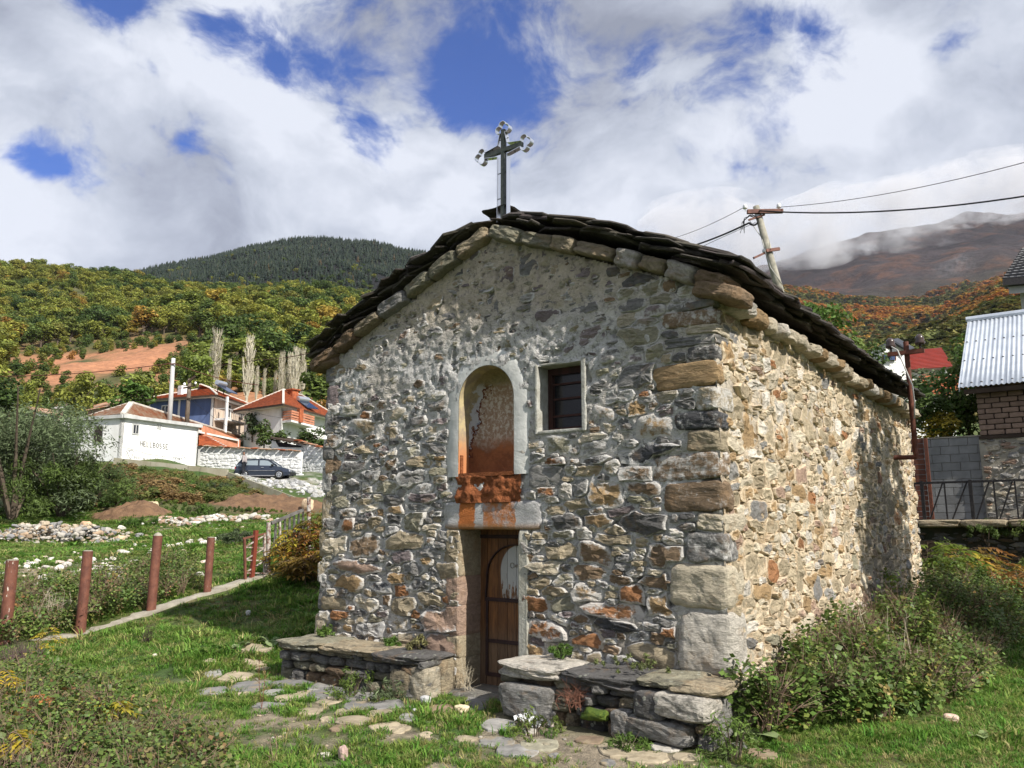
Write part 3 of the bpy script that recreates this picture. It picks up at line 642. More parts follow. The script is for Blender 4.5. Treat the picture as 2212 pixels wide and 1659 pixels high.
def scol(y, z, r):
    ks = ['cream', 'tan', 'pale', 'ochre', 'olive', 'pink', 'grey', 'rust', 'slate']
    c = palette(ks[r.choice(9, p=[.25, .36, .13, .10, .03, .05, .04, .02, .02])]) * r.uniform(.8, 1.15)
    st = float(sm(fbm(np.array([[y * .9, 0, z * .25]]), 3, 71)[0] + .9 * math.exp(-((y - 5.6) / 1.1) ** 2) * float(sm(2.6 - z, 0, 1)), .42, .8))  # grey streaks, plus dappled tree shade painted into the low rear stones
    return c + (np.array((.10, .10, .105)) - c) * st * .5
sw = empty('side_wall', (CX1, 4, 0)); sw.parent = chapel; sw.matrix_parent_inverse = pinv(chapel)
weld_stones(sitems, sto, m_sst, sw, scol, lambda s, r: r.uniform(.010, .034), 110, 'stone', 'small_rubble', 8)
us = np.unique(np.concatenate([np.arange(.0, CY1 + .01, .022), [CY1]])); vs = np.arange(-.15, WT + .02, .018)
def sh(U, V):
    P = np.stack([U * 0 + 3, U, V], -1)
    h = -.004 + fbm(P * 6, 4, 65) * .014 + fbm(P * 20, 4, 66) * .012
    return h - sm(fbm(P * 9 + 3, 3, 67), .36, .5) * .04
def smcol(U, V, h):
    P = np.stack([U * 0, U, V], -1); n = fbm(P * 1.1, 4, 68)
    a = np.array((.56, .43, .28)); b = np.array((.64, .57, .47)); c = a + (b - a) * np.clip(sm(V, 1.6, 2.6) * .8 + sm(n, 0, .5) * .4, 0, 1)[:, None]
    st = sm(fbm(np.stack([U * .9, U * 0, V * .25], -1), 3, 71) + .9 * np.exp(-((U - 5.6) / 1.1) ** 2) * sm(2.6 - V, 0, 1), .42, .8)  # the mortar colour takes the same streaks and painted tree shade
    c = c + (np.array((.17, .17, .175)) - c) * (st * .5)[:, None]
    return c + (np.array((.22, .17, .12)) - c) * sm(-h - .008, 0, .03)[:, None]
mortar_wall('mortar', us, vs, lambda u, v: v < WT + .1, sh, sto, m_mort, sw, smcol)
# far walls and a backing so that no light leaks
b = MB(); b.box((CX0 + .02, .62, -.3), (CX0 + .1, CY1, 3.4)); b.box((CX0, CY1 - .1, -.3), (CX1 - .02, CY1, 3.4)); b.box((CX1 - .16, .05, -.3), (CX1 - .09, CY1 - .12, 3.4))
b.box((CX0 + .02, .06, -.3), (DX0 - .09, .60, 3.36)); b.box((DX1 + .01, .08, -.3), (CX1 - .17, .60, WZ0 - .02)); b.box((WX1 + .02, .08, WZ0), (CX1 - .17, .60, 3.38)); b.box((DX1 + .01, .45, WZ0), (WX0 - .01, .60, 3.3))
b.box((DX0 - .005, .06, DZ1 + .003), (DX1 + .005, .60, 2.08)); b.box((DX0, .40, 2.1), (DX1 - .005, .6, 3.3))
b.prism([(CX0 + .02, .5, 3.37), (CX1 - .17, .5, 3.39), (XR, .5, 4.36)], (0, .2, 0)); b.build('wall_core', m_mort, chapel, usecol=False)
# ---- corner stones at the near right corner: blocks that show both faces
qs = [  # bottom, top, length along facade, length along side, colour, proud
 (.50, .98, .44, .42, 'pale', .07), (.98, 1.33, .50, .36, 'cream', .06), (1.33, 1.57, .34, .30, 'slate', .02), (1.57, 1.72, .24, .46, 'cream', .03), (1.72, 1.97, .52, .20, 'brown', .02), (1.97, 2.19, .60, .18, 'brown', .0),
 (2.19, 2.37, .30, .28, 'tan', .015), (2.37, 2.52, .40, .22, 'black', .03), (2.52, 2.72, .20, .34, 'tan', .01), (2.72, 2.93, .56, .16, 'ochre', .02), (2.93, 3.06, .26, .20, 'dark', .0), (3.06, 3.15, .46, .30, 'slate', .0), (3.15, 3.23, .28, .34, 'cream', .04), (3.23, 3.36, .48, .16, 'brown', .035), (3.36, 3.43, .3, .14, 'slate', .05), (.06, .50, .46, .40, 'pale', .05)]
for k, (z0, z1, lf, ls, ck, pr) in enumerate(qs):
    col = palette(ck) * (1.0 if k % 2 else .9)
    rock('corner_stone', (CX1 - lf / 2 + .012 + pr * .35, ls / 2 - .018 - pr * .35, (z0 + z1) / 2), (lf, ls, (z1 - z0) * 1.0), m_fst, chapel, (random.uniform(-.02, .02), random.uniform(-.06, .06), random.uniform(-.05, .05)), 200 + k, 14, .075, 7, col)
for k, (z0, z1, lf, ck) in enumerate([(.45, .7, .2, 'cream'), (.72, .98, .22, 'slate'), (1.0, 1.25, .18, 'tan'), (1.27, 1.6, .24, 'tan'), (1.62, 1.95, .2, 'tan'), (1.97, 2.3, .17, 'grey'), (2.33, 2.6, .2, 'slate'), (2.62, 2.9, .18, 'grey'), (2.92, 3.2, .22, 'purple'), (3.22, 3.4, .2, 'slate')]):
    rock('corner_stone', (CX0 + lf / 2 - .05 + random.uniform(-.02, .02), .14, (z0 + z1) / 2), (lf, .34, z1 - z0), m_fst, chapel, (0, 0, 0), 230 + k, 8, .06, 7, palette(ck))
# ---- the niche: plaster hood, painted recess, broken ledge
m_plast = simple('rough_lime_plaster', (.60, .60, .575), (.47, .47, .445), 3.0, .92, bs=.55, bd=.012, bscale=22, detail=8)
NC, NZ, NR = -4.675, 2.82, .335
def arcpts(r, n=24, zb=2.09): return [(NC - r, zb)] + [(NC + r * math.cos(a), NZ + r * math.sin(a)) for a in np.linspace(math.pi, 0, n)] + [(NC + r, zb)]
hb = MB(); prof = [(0.0, .33), (0.0, .30), (.002, .022), (.010, .023), (.06, .019), (.11, .014), (.15, .004), (.19, -.02)]
n_s = 64; A = []
def path(t, off):   # t 0..1 along the arch, off outward from the opening edge
    Ls = [NZ - 2.09, math.pi * NR, NZ - 2.09]; T = t * sum(Ls)
    if T < Ls[0]: return NC - NR - off, 2.09 + T
    if T < Ls[0] + Ls[1]: a = math.pi - (T - Ls[0]) / NR; return NC + (NR + off) * math.cos(a), NZ + (NR + off) * math.sin(a)
    return NC + NR + off, NZ - (T - Ls[0] - Ls[1])
V = []; 
for i in range(n_s + 1):
    for j, (off, h) in enumerate(prof[2:]):
        x, z = path(i / n_s, off); wob = .035 * float(fbm(np.array([[x * 6, z * 6, j > 3]]), 3, 5)[0]) * (j >= 3)
        x, z = path(i / n_s, off + wob); V.append((x, -(h + .004 * float(fbm(np.array([[x * 12, z * 12, 3.]]), 3, 6)[0])), z))
m_ = len(prof) - 2
F = [(i * m_ + j, (i + 1) * m_ + j, (i + 1) * m_ + j + 1, i * m_ + j + 1) for i in range(n_s) for j in range(m_ - 1)]
hood = obj('niche_surround', V, F, m_plast, chapel, smooth=True)
# recess: side walls sweep into a half vault, flat back
m_fresco, q = material('flaking_fresco', .9)
x, y, z = q.sep(q.pos)
nb = q.noise(q.pos, 6, 8, .65, .3); nf = q.noise(q.pos, 34, 6, .7); nl = q.noise(q.pos, 2.4, 4, .5)
nb = q.math('ADD', q.math('MULTIPLY', nb, .7), q.math('MULTIPLY', nf, .3)); rustc = q.mix(q.ramp(nb, .38, .62), (.36, .135, .055), (.22, .08, .035)); pale_ = q.mix(q.ramp(nf, .40, .56), (.56, .49, .42), (.33, .22, .15))
hgt = q.math('ADD', z, q.math('MULTIPLY', nb, .5))
c = q.mix(q.ramp(hgt, 2.60, 2.78), rustc, pale_)
c = q.mix(q.ramp(q.math('ADD', hgt, q.math('MULTIPLY', x, .2)), 2.36, 2.56), c, q.mix(q.ramp(nf, .44, .52), pale_, rustc))
xf = q.math('ADD', x, q.math('MULTIPLY', y, .78))
lft = q.math('SUBTRACT', q.math('ADD', q.math('MULTIPLY', q.math('SUBTRACT', z, 2.35), .33), q.math('MULTIPLY', q.math('SUBTRACT', q.noise(q.pos, 7, 6, .7), .5), .45)), q.math('ADD', xf, 4.87))
c = q.mix(q.ramp(lft, -.012, .0), c, (.13, .04, .02)); blue = q.mix(q.ramp(nl, .42, .55), (.20, .30, .46), (.52, .52, .54))
c = q.mix(q.ramp(lft, .022, .034), c, blue); c = q.mix(q.ramp(lft, .10, .13), c, q.mix(q.ramp(nf, .4, .6), (.40, .33, .20), (.30, .25, .16)))
c = q.mix(q.ramp(z, 2.98, 3.06), c, q.mix(q.ramp(nf, .4, .6), (.24, .20, .11), (.33, .27, .15)))
setc(q, c); bump(q, q.math('ADD', nb, q.math('MULTIPLY', nf, .4)), .6, .02)
rb = []; RF = []; N1 = 48
ks_ = [(0.0, .022), (.0, .0), (-.005, -.15), (-.02, -.26), (-.06, -.30)]
for i in range(N1 + 1):
    for off, h in ks_: x_, z_ = path(i / N1, off); rb.append((x_, -h, z_))
nk = len(ks_); RF = [(i * nk + j, (i + 1) * nk + j, (i + 1) * nk + j + 1, i * nk + j + 1) for i in range(N1) for j in range(nk - 1)]
c0 = len(rb); rb.append((NC, .315, 2.7)); RF += [(i * nk + nk - 1, (i + 1) * nk + nk - 1, c0) for i in range(N1)] + [(N1 * nk + nk - 1, nk - 1, c0)]
obj('niche_recess', rb, RF, m_fresco, chapel, smooth=True)
m_soffit, q = material('painted_niche_reveal', .9)
x, y, z = q.sep(q.pos); nb = q.noise(q.pos, 9, 7, .65)
c = q.mix(q.ramp(q.math('ADD', z, q.math('MULTIPLY', nb, .35)), 2.42, 2.78), (.46, .19, .08), q.mix(q.ramp(nb, .4, .6), (.44, .36, .20), (.30, .24, .17)))
setc(q, c); bump(q, nb, .4, .01)
rv = [(x_ - (.003 if x_ > NC else -.003), y_, z_) for i in range(N1 + 1) for (x_, y_, z_) in [(rb[i * nk][0], -.021, rb[i * nk][2]), (rb[i * nk + 2][0], .13, rb[i * nk + 2][2])]]
obj('niche_reveal', rv, [(2 * i, 2 * i + 2, 2 * i + 3, 2 * i + 1) for i in range(N1)], m_soffit, chapel, smooth=True)
m_terra, q = material('orange_clay_render', .95, spec=.1)
nb = q.noise(q.pos, 11, 8, .7, .4); nf = q.noise(q.pos, 50, 5, .7)
setc(q, q.mix(q.ramp(nb, .35, .6), (.33, .12, .05), (.20, .07, .03))); bump(q, q.math('ADD', nb, q.math('MULTIPLY', nf, .5)), 1.0, .04)
led = MB(); led.box((NC - .325, -.02, 2.085), (NC + .325, .33, 2.12)); led.build('niche_ledge', m_terra, chapel)
us = np.arange(-5.045, -4.235, .012); vs = np.arange(1.835, 2.115, .012)
def lh(U, Vv): P = np.stack([U, U * 0, Vv], -1); return .015 + fbm(P * 9, 5, 91) * .05 + fbm(P * 30, 3, 92) * .012 - .10 * sm(Vv, 2.09, 2.12) + .02 * sm(2.0 - Vv, 0, .1)
def ragged(u, v): P = np.stack([u, u * 0, v], -1); e = fbm(P * 9, 3, 93) * .03; return (u > -5.03 + e) & (u < -4.25 + e)
mortar_wall('broken_render', us, vs, ragged, lh, fto, m_terra, chapel)
sj = MB(); sj.box((-5.05, .0, 2.1), (-4.995, .04, 2.3)); sj.build('render_patch', m_terra, chapel)
# ---- lintel with painted stripes
m_lint, q = material('bush_hammered_lintel', .92)
x, y, z = q.sep(q.pos); nb = q.noise(q.pos, 9, 7, .7); nf = q.noise(q.pos, 70, 5, .7)
xs = q.math('ADD', x, q.math('MULTIPLY', q.math('SUBTRACT', nb, .5), .09))
def band(a, b): return q.math('MULTIPLY', q.ramp(xs, a, a + .012), q.ramp(xs, b + .012, b))
o1 = q.math('MAXIMUM', band(-4.995, -4.80), band(-4.70, -4.36))
lc = q.mix(q.ramp(nb, .35, .65), (.50, .49, .48), (.38, .37, .37))
lc = q.mix(band(-4.995, -4.80), lc, (.46, .15, .04)); lc = q.mix(q.math('MULTIPLY', band(-4.70, -4.33), q.ramp(nb, .68, .40)), lc, (.44, .17, .06))
lc = q.mix(q.math('MULTIPLY', q.ramp(z, 1.66, 1.59), .7), lc, (.36, .20, .085))
setc(q, lc); bump(q, q.math('ADD', nf, q.math('MULTIPLY', nb, .6)), 1.0, .02)
V, F = rockmesh((1.15, .40, .262), 301, 16, .03, 16); V = V + np.array((-4.615, .176, 1.716))
obj('lintel', V, F, m_lint, chapel, smooth=True, loc=(-4.615, .16, 1.716))
# ---- window: plaster reveal, timber frame, bars, wire mesh, dark room behind
m_cem0 = simple('dirty_pale_cement', (.46, .455, .42), (.30, .29, .25), 7, .95, bs=.9, bd=.02, bscale=24, detail=8)
win = empty('window', ((WX0 + WX1) / 2, 0, WZ0)); win.parent = chapel; win.matrix_parent_inverse = pinv(chapel)
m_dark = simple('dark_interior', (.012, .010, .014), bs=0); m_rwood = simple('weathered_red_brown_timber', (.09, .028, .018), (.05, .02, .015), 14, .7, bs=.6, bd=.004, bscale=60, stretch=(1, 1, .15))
fr = MB(); e = .032
for (a, b_) in (((WX0 - e, -.026, WZ0 - e), (WX0, .22, WZ1 + .02)), ((WX1, -.030, WZ0 - e), (WX1 + .045, .22, WZ1 + .03)), ((WX0, -.024, WZ0 - e), (WX1, .22, WZ0)), ((WX0, -.010, WZ1), (WX1, .22, WZ1 + .025))): fr.box(a, b_)
V, F = [], []
o_ = fr.build('plaster_reveal', m_cem0, win)
bv = o_.modifiers.new('round', 'BEVEL'); bv.width = .01; bv.segments = 2
t = MB(); y0 = .155
t.box((WX0 + .002, y0, WZ0 + .002), (WX0 + .05, y0 + .05, WZ1 - .002)); t.box((WX1 - .05, y0, WZ0 + .002), (WX1 - .002, y0 + .05, WZ1 - .002)); t.box((WX0 + .05, y0, WZ1 - .062), (WX1 - .05, y0 + .05, WZ1 - .002)); t.box((WX0 + .05, y0, WZ0 + .002), (WX1 - .05, y0 + .05, WZ0 + .04))
t.build('window_frame', m_rwood, win)
for zz in (WZ0 + .14, WZ0 + .30, WZ0 + .44):
    s_ = MB(); s_.box((WX0 + .05, y0 + .012, zz), (WX1 - .05, y0 + .035, zz + .018)); s_.build('glazing_bar', m_rwood, win)
m_wire = simple('rusty_wire', (.05, .045, .05), rough=.6, metal=.6, bs=0)
wm = MB()
for x_ in np.arange(WX0 + .01, WX1 - .01, .0125): wm.bar((x_, y0 - .012, WZ0 + .01), (x_, y0 - .012, WZ1 - .01), .0012)
for z_ in np.arange(WZ0 + .01, WZ1 - .01, .0125): wm.bar((WX0 + .01, y0 - .014, z_), (WX1 - .01, y0 - .014, z_), .0012)
o_ = wm.build('wire_mesh', m_wire, win)
m_pane, q = material('dusty_window_glass', .15, spec=.5); setc(q, (.012, .012, .016))
pn = MB(); pn.box((WX0 + .05, y0 + .04, WZ0 + .04), (WX1 - .05, y0 + .046, WZ1 - .06)); pn.build('pane', m_pane, win)
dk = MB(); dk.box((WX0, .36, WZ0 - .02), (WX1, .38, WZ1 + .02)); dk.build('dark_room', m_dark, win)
# ---- doorway and door
m_jamb = stone_material('door_jamb_stone', .50, (.50, .44, .36), (1, 1, 2), .8)
jr = np.random.default_rng(3)
for k, (z0, z1, c) in enumerate([(-.02, .40, 'tan'), (.40, .60, 'tan'), (.60, .88, 'pink'), (.88, 1.15, 'pink'), (1.15, 1.37, 'tan'), (1.37, 1.585, 'tan')]):
    V, F = rockmesh((.175, .52, z1 - z0 + .012), 320 + k, 9, .03, 12); V += np.array((DX0 - .078, .232, (z0 + z1) / 2)); cc_ = palette(c) * .95
    obj('jamb_stone', V, F, m_jamb, chapel, np.array([*cc_, .2]) * np.ones((len(V), 1)), loc=(DX0 - .078, .23, (z0 + z1) / 2))
m_cem = simple('grey_cement_render', (.40, .39, .34), (.30, .285, .235), 7, .95, bs=.8, bd=.015, bscale=28, detail=8)
V, F = rockmesh((.11, .50, 1.66), 340, 12, .010, 20); V += np.array((DX1 + .058, .215, .765)); obj('right_door_reveal', V, F, m_cem, chapel, smooth=True)
door = empty('door', (XR, .3, .1)); door.parent = chapel; door.matrix_parent_inverse = pinv(chapel)
m_plank, q = material('aged_door_planks', .6, spec=.4)
v = q.vmul(q.pos, (7, 1, .6)); g = q.noise(v, 9, 8, .65, .6); a = q.n('ShaderNodeAttribute', attribute_name='col').outputs[0]
x, y, z = q.sep(q.pos)
wc = q.mix(q.ramp(g, .35, .65), (.20, .085, .028), (.10, .042, .016))
wc = q.mix(q.math('MULTIPLY', q.ramp(z, .75, .45), .75), wc, q.mix(q.ramp(g, .35, .65), (.17, .115, .075), (.10, .065, .04)))
# old pale paint in the arched panel, worn off along the grain
dx = q.math('DIVIDE', q.math('SUBTRACT', x, -4.50), .235); dz = q.math('DIVIDE', q.math('SUBTRACT', z, 1.20), .24)
inn = q.math('ADD', q.math('MULTIPLY', dx, dx), q.math('MULTIPLY', q.math('MAXIMUM', dz, q.math('MULTIPLY', dz, .45)), q.math('MAXIMUM', dz, q.math('MULTIPLY', dz, .45))))
worn = q.noise(q.vmul(q.pos, (5, 1, .9)), 12, 7, .7, .3)
pm_ = q.math('MULTIPLY', q.ramp(inn, 1.05, .95), q.math('MULTIPLY', q.ramp(q.math('ADD', worn, q.math('MULTIPLY', q.math('SUBTRACT', z, .93), .9)), .52, .58), q.ramp(z, .90, .94)))
wc = q.mix(pm_, wc, (.46, .46, .45)); setc(q, q.mix(1.0, wc, a, 'MULTIPLY')); bump(q, g, .5, .006)
edges = [-4.985, -4.90, -4.77, -4.655, -4.545, -4.46, -4.375, -4.295]; DYp = .31
for k in range(7):
    s_ = MB(); sh_ = jr.uniform(.8, 1.15); s_.box((edges[k] + .0025, DYp + jr.uniform(-.002, .002), .13), (edges[k + 1] - .0025, DYp + .035, 1.585), col=(sh_, sh_, sh_)); s_.build('plank', m_plank, door, usecol=True)
m_iron = simple('dark_rusty_iron', (.055, .030, .028), (.035, .022, .022), 20, .65, .3, bs=.5, bd=.004, bscale=60)
def ibar(nm, a, b_): s_ = MB(); s_.box(a, b_); return s_.build(nm, m_iron, door)
yy = DYp - .014
ibar('iron_strap', (-4.985, yy, 1.50), (-4.295, yy + .008, 1.535)); ibar('iron_strap', (-4.92, yy, .905), (-4.295, yy + .008, .94)); ibar('iron_strap', (-4.88, yy, .52), (-4.295, yy + .008, .555)); ibar('iron_strap', (-4.90, yy, .215), (-4.295, yy + .008, .25))
ibar('iron_strap', (-4.905, yy - .003, .215), (-4.875, yy + .004, .92))
arc = MB(); P = [(-4.50 + .42 * math.cos(t) * -1, 0, 0) for t in (0,)]
pts = [(-4.905, yy, .94), (-4.89, yy, 1.10)] + [(-4.56 - .33 * math.cos(t), yy, 1.14 + .30 * math.sin(t)) for t in np.linspace(.12, 1.75, 14)]
for a_, b_ in zip(pts[:-1], pts[1:]): arc.bar(a_, b_, .010, .028, up=(0, 1, 0))
arc.build('arched_iron_band', m_iron, door)
# faint carved cross in the painted panel
cx_ = MB(); m_paint = simple('worn_grey_paint', (.36, .36, .35), (.20, .17, .15), 30, .8)
cx_.box((-4.512, yy + .004, 1.02), (-4.488, yy + .014, 1.33)); cx_.box((-4.58, yy + .003, 1.235), (-4.42, yy + .0135, 1.258))
for c_ in ((-4.5, 1.345), (-4.595, 1.247), (-4.405, 1.247), (-4.5, 1.01)):
    ring = [(c_[0] + .024 * math.cos(t), yy + .008, c_[1] + .024 * math.sin(t)) for t in np.linspace(0, 2 * math.pi, 11)]; cx_.tube(ring, .004, 5, False)
cx_.build('carved_cross', m_paint, door)
hd = MB(); hd.tube([(-4.45, yy - .02, .86), (-4.36, yy - .035, .96), (-4.30, yy - .03, 1.03)], .011, 8); hd.tube([(-4.45, yy + .01, .855), (-4.45, yy - .035, .855)], .02, 8); hd.build('door_latch', m_iron, door)
rock('threshold_stone', (-4.62, .12, .075), (.86, .56, .12), m_bench, chapel, (0, 0, .03), 350, 8, .05, 8, (.2, .19, .17))
# ---- roof: schist slates and the cornice stones beneath them
m_slate, q = material('old_schist_slate', .75, spec=.35)
a = q.n('ShaderNodeAttribute', attribute_name='col').outputs[0]; lam = q.noise(q.vmul(q.pos, (1, 1, 9)), 9, 8, .7, .5); gr = q.noise(q.pos, 30, 6, .7); li = q.noise(q.pos, 13, 5, .65)
f = q.ramp(q.math('ADD', lam, q.math('MULTIPLY', gr, .4)), .5, .95, .45, 1.6, False); c = q.mix(1.0, a, q.n('ShaderNodeCombineColor', inp={0: f, 1: f, 2: f}).outputs[0], 'MULTIPLY')
c = q.mix(q.math('MULTIPLY', q.ramp(li, .63, .70), .65), c, (.36, .35, .32)); setc(q, c); bump(q, lam, 1.0, .03)
m_corn = stone_material('porous_cornice_stone', .45, (.36, .32, .24), (1, 1, 1.5), 1.0)
roof = empty('roof', (XR, 4, 4.4)); roof.parent = chapel; roof.matrix_parent_inverse = pinv(chapel)
rs = np.random.default_rng(21); ang = math.atan(.42)
def slate_geo(u0, u1, v0, v1, th, lift, side, tilt):
    """u: distance down the slope from the ridge, v: along the building; lapped over the course below"""
    n = 12; V = []
    jit = rs.uniform(-.05, .05, n); cu, cv = (u0 + u1) / 2, (v0 + v1) / 2
    for lay in range(3):
        for k in range(n):
            t = 2 * math.pi * k / n; ex = (abs(math.cos(t)) ** 6 + abs(math.sin(t)) ** 6) ** (-1 / 6)
            u = cu + (u1 - u0) / 2 * ex * math.cos(t) + jit[k]; v = cv + (v1 - v0) / 2 * ex * math.sin(t) + jit[(k + 5) % n]
            k2 = (1.0, 1.03, .97)[lay]; u = cu + (u - cu) * k2; v = cv + (v - cv) * k2
            dn = lift + (0, th * .5, th)[lay] + (u - cu) * tilt + .012 * math.sin(v * 9 + u * 5 + lift * 70)
            x = XR + side * (u * math.cos(ang)) + side * dn * math.sin(ang); z = 4.60 - u * math.sin(ang) + (.065 if side > 0 else .035) * math.sin(math.pi * min(max(u / 2.7, 0), 1)) + dn * math.cos(ang)
            V.append((x, v, z))
    F = [tuple(range(n))[::-1], tuple(range(2 * n, 3 * n))] + [(l * n + k, l * n + (k + 1) % n, (l + 1) * n + (k + 1) % n, (l + 1) * n + k) for l in range(2) for k in range(n)]
    return V, F
stuff = MB(); nsl = 0
base = np.array((.062, .053, .046))
def slate_at(u0, u1, v0, v1, th, lift, side, tilt, main):
    global nsl
    V, F = slate_geo(u0, u1, v0, v1, th, lift, side, tilt); c = base * rs.uniform(.55, 1.5) * np.array((1, rs.uniform(.9, 1.05), rs.uniform(.8, 1.05)))
    if main and nsl < 290: nsl += 1; obj('slate', V, F, m_slate, roof, np.array([*c, 1]) * np.ones((len(V), 1)), loc=V[0])
    else: stuff.add(V, F, c)
SLS = {-1: 2.74, 1: 2.66}; SL = 2.80
for side in (-1, 1):
    SL = SLS[side]
    for layer in range(3):                                          # front rake: piled courses seen from below and in front
        u = -.02 + .13 * layer
        while u < SL - .12:
            du = rs.uniform(.30, .62); jut = rs.uniform(.06, .18) + .03 * layer
            slate_at(u, min(u + du, SL + .1), -jut, rs.uniform(.35, .6), rs.uniform(.016, .045), .012 + layer * .046 + rs.uniform(0, .02), side, rs.uniform(.0, .12), True); u += du * rs.uniform(.62, .85)
    for r_ in range(10):                                            # the slopes
        u = SL - .44 - (9 - r_) * .245; v = .25
        while v < CY1 - .25:
            dv_ = rs.uniform(.32, .66)
            slate_at(u, u + .46, v, v + dv_, rs.uniform(.025, .04), .11 + rs.uniform(0, .03), side, -.09, side > 0 and r_ > 7); v += dv_ * rs.uniform(.85, .95)
    for layer in range(3):                                          # eaves: piled slabs with ragged ends
        v = -.05
        while v < CY1 - .25:
            dv_ = rs.uniform(.30, .62); slate_at(SL - .55 - .06 * (2 - layer), SL - .10 + .03 * layer + rs.uniform(-.08, .05), v, v + dv_, rs.uniform(.028, .048), .005 + layer * .05 + rs.uniform(0, .012), side, .02, side > 0); v += dv_ * rs.uniform(.8, .95)
v = -.12
while v < CY1 - .5:                                                       # ridge slabs
    V, F = rockmesh((.34, .5, .03), nsl * 3 + int(v * 10), 8, .10, 5); V = V + np.array((XR + rs.uniform(-.04, .04), v + .36, 4.765 + rs.uniform(-.01, .02)))
    obj('slate', V, F, m_slate, roof, np.array([*(base * rs.uniform(.7, 1.6)), 1]) * np.ones((len(V), 1)), loc=V[0]); v += .50; nsl += 1
stuff.build('slate_courses', m_slate, roof, usecol=True)['kind'] = 'stuff'
cpal = ['olive', 'tan', 'brown', 'olive', 'grey', 'pale', 'tan']
for side in (-1, 1):                                                 # cornice along the two rakes
    u = .02
    while u < 2.55:
        du = rs.uniform(.22, .46); c_ = palette(cpal[rs.integers(7)]) * rs.uniform(.75, 1.0); h_ = rs.uniform(.12, .16)
        cx = XR + side * (u + du / 2) * math.cos(ang); cz = 4.50 - (u + du / 2) * math.sin(ang) + (.045 if side > 0 else .02) * math.sin(math.pi * u / 2.7)
        rock('cornice_stone', (cx, .06, cz), (du * .97, .36 + rs.uniform(-.02, .05), h_), m_corn, roof, (rs.uniform(-.05, .05), side * ang + rs.uniform(-.04, .04), 0), 400 + int(u * 90) + side, 10, .12, 7, c_ * .8); u += du
    v = .18
    while v < CY1 - .2:                                              # and under the eaves
        dv_ = rs.uniform(.22, .42); c_ = palette(['cream', 'ochre', 'tan', 'cream', 'pale'][rs.integers(5)]) * rs.uniform(.7, 1)
        rock('cornice_stone', (XR + side * ((2.26 if side > 0 else 2.34) + rs.uniform(-.02, .03)), v + dv_ / 2, 3.41 + rs.uniform(-.012, .012)), (.30, dv_ * .96, rs.uniform(.12, .16)), m_corn, roof, (0, rs.uniform(-.1, .1), rs.uniform(-.1, .1)), 500 + int(v * 50) + side * 7, 8, .13, 4, c_); v += dv_
rock('corner_cornice_stone', (-7.02, .10, 3.46), (.46, .44, .14), m_corn, roof, (0, -.12, .1), 561, 8, .08, 4, palette('brown') * .8)
rock('corner_cornice_stone', (-2.30, .08, 3.47), (.42, .42, .14), m_corn, roof, (0, .3, 0), 562, 8, .08, 5, palette('brown'))
bk = MB(); bk.prism([(XR - 2.4, .22, 3.42), (XR + 2.26, .22, 3.42), (XR + 2.26, .22, 3.50), (XR, .22, 4.56), (XR - 2.4, .22, 3.46)], (0, CY1 - .3, 0)); bk.build('roof_bed', m_slate, roof)
# ---- cross: flat bars with an outline ribbon that ends in trefoils
m_chrome, q = material('stainless_steel_ribbon', .28, 1.0); setc(q, (.80, .81, .83))
m_green = simple('dark_green_painted_steel', (.045, .055, .045), (.08, .085, .07), 25, .35, .2, bs=.1)
cross = empty('roof_cross', (-4.50, .0, 4.75)); cross.parent = chapel; cross.matrix_parent_inverse = pinv(chapel)
XC, YC, ZB, ZC, ZT = -4.495, .02, 4.60, 5.36, 5.585
cr_ = MB(); cr_.box((XC - .022, YC - .02, ZB), (XC + .022, YC + .02, ZT)); cr_.build('upright_bar', m_green, cross)
cr_ = MB(); cr_.box((XC - .235, YC - .022, ZC - .022), (XC - .0225, YC + .018, ZC + .022)); cr_.box((XC + .0225, YC - .022, ZC - .022), (XC + .235, YC + .018, ZC + .022)); cr_.build('cross_bar', m_green, cross)
def trefoil(cx, cz, d):      # outline from one side of the arm round three lobes to the other; d: direction of the arm
    dx_, dz_ = d; px_, pz_ = -dz_, dx_; o = []
    for (a, b, rr_, t0, t1) in ((.035, .045, .042, -150, 75), (.085, 0, .045, 115 - 180 + 0, 65), (.035, -.045, .042, -75, 150)):
        pass
    def lobe(a, b, r_, t0, t1, n=9):
        return [(a + r_ * math.cos(math.radians(t)), b + r_ * math.sin(math.radians(t))) for t in np.linspace(t0, t1, n)]
    l = lobe(.030, .044, .040, 200, 2, 12) + lobe(.074, 0, .041, 96, -96, 13) + lobe(.030, -.044, .040, -2, -200, 12)
    return [(cx + a * dx_ + b * px_, cz + a * dz_ + b * pz_) for a, b in l]
rib = []
def ribbon(pts, nm):
    V = []; y0_, y1_ = YC - .03, YC + .03
    for i, p in enumerate(pts):
        a = np.array(pts[max(i - 1, 0)]); b = np.array(pts[min(i + 1, len(pts) - 1)]); t = (b - a) / (np.linalg.norm(b - a) + 1e-9); nn_ = np.array((-t[1], t[0])) * .0022
        for s_, y in ((1, y0_), (1, y1_), (-1, y1_), (-1, y0_)): V.append((p[0] + s_ * nn_[0], y, p[1] + s_ * nn_[1]))
    F = [(i * 4 + k, (i + 1) * 4 + k, (i + 1) * 4 + (k + 1) % 4, i * 4 + (k + 1) % 4) for i in range(len(pts) - 1) for k in range(4)]
    obj(nm, V, F, m_chrome, cross)
g_ = .060
left = trefoil(XC - .235, ZC, (-1, 0)); right = trefoil(XC + .235, ZC, (1, 0)); top = trefoil(XC, ZT - .03, (0, 1))
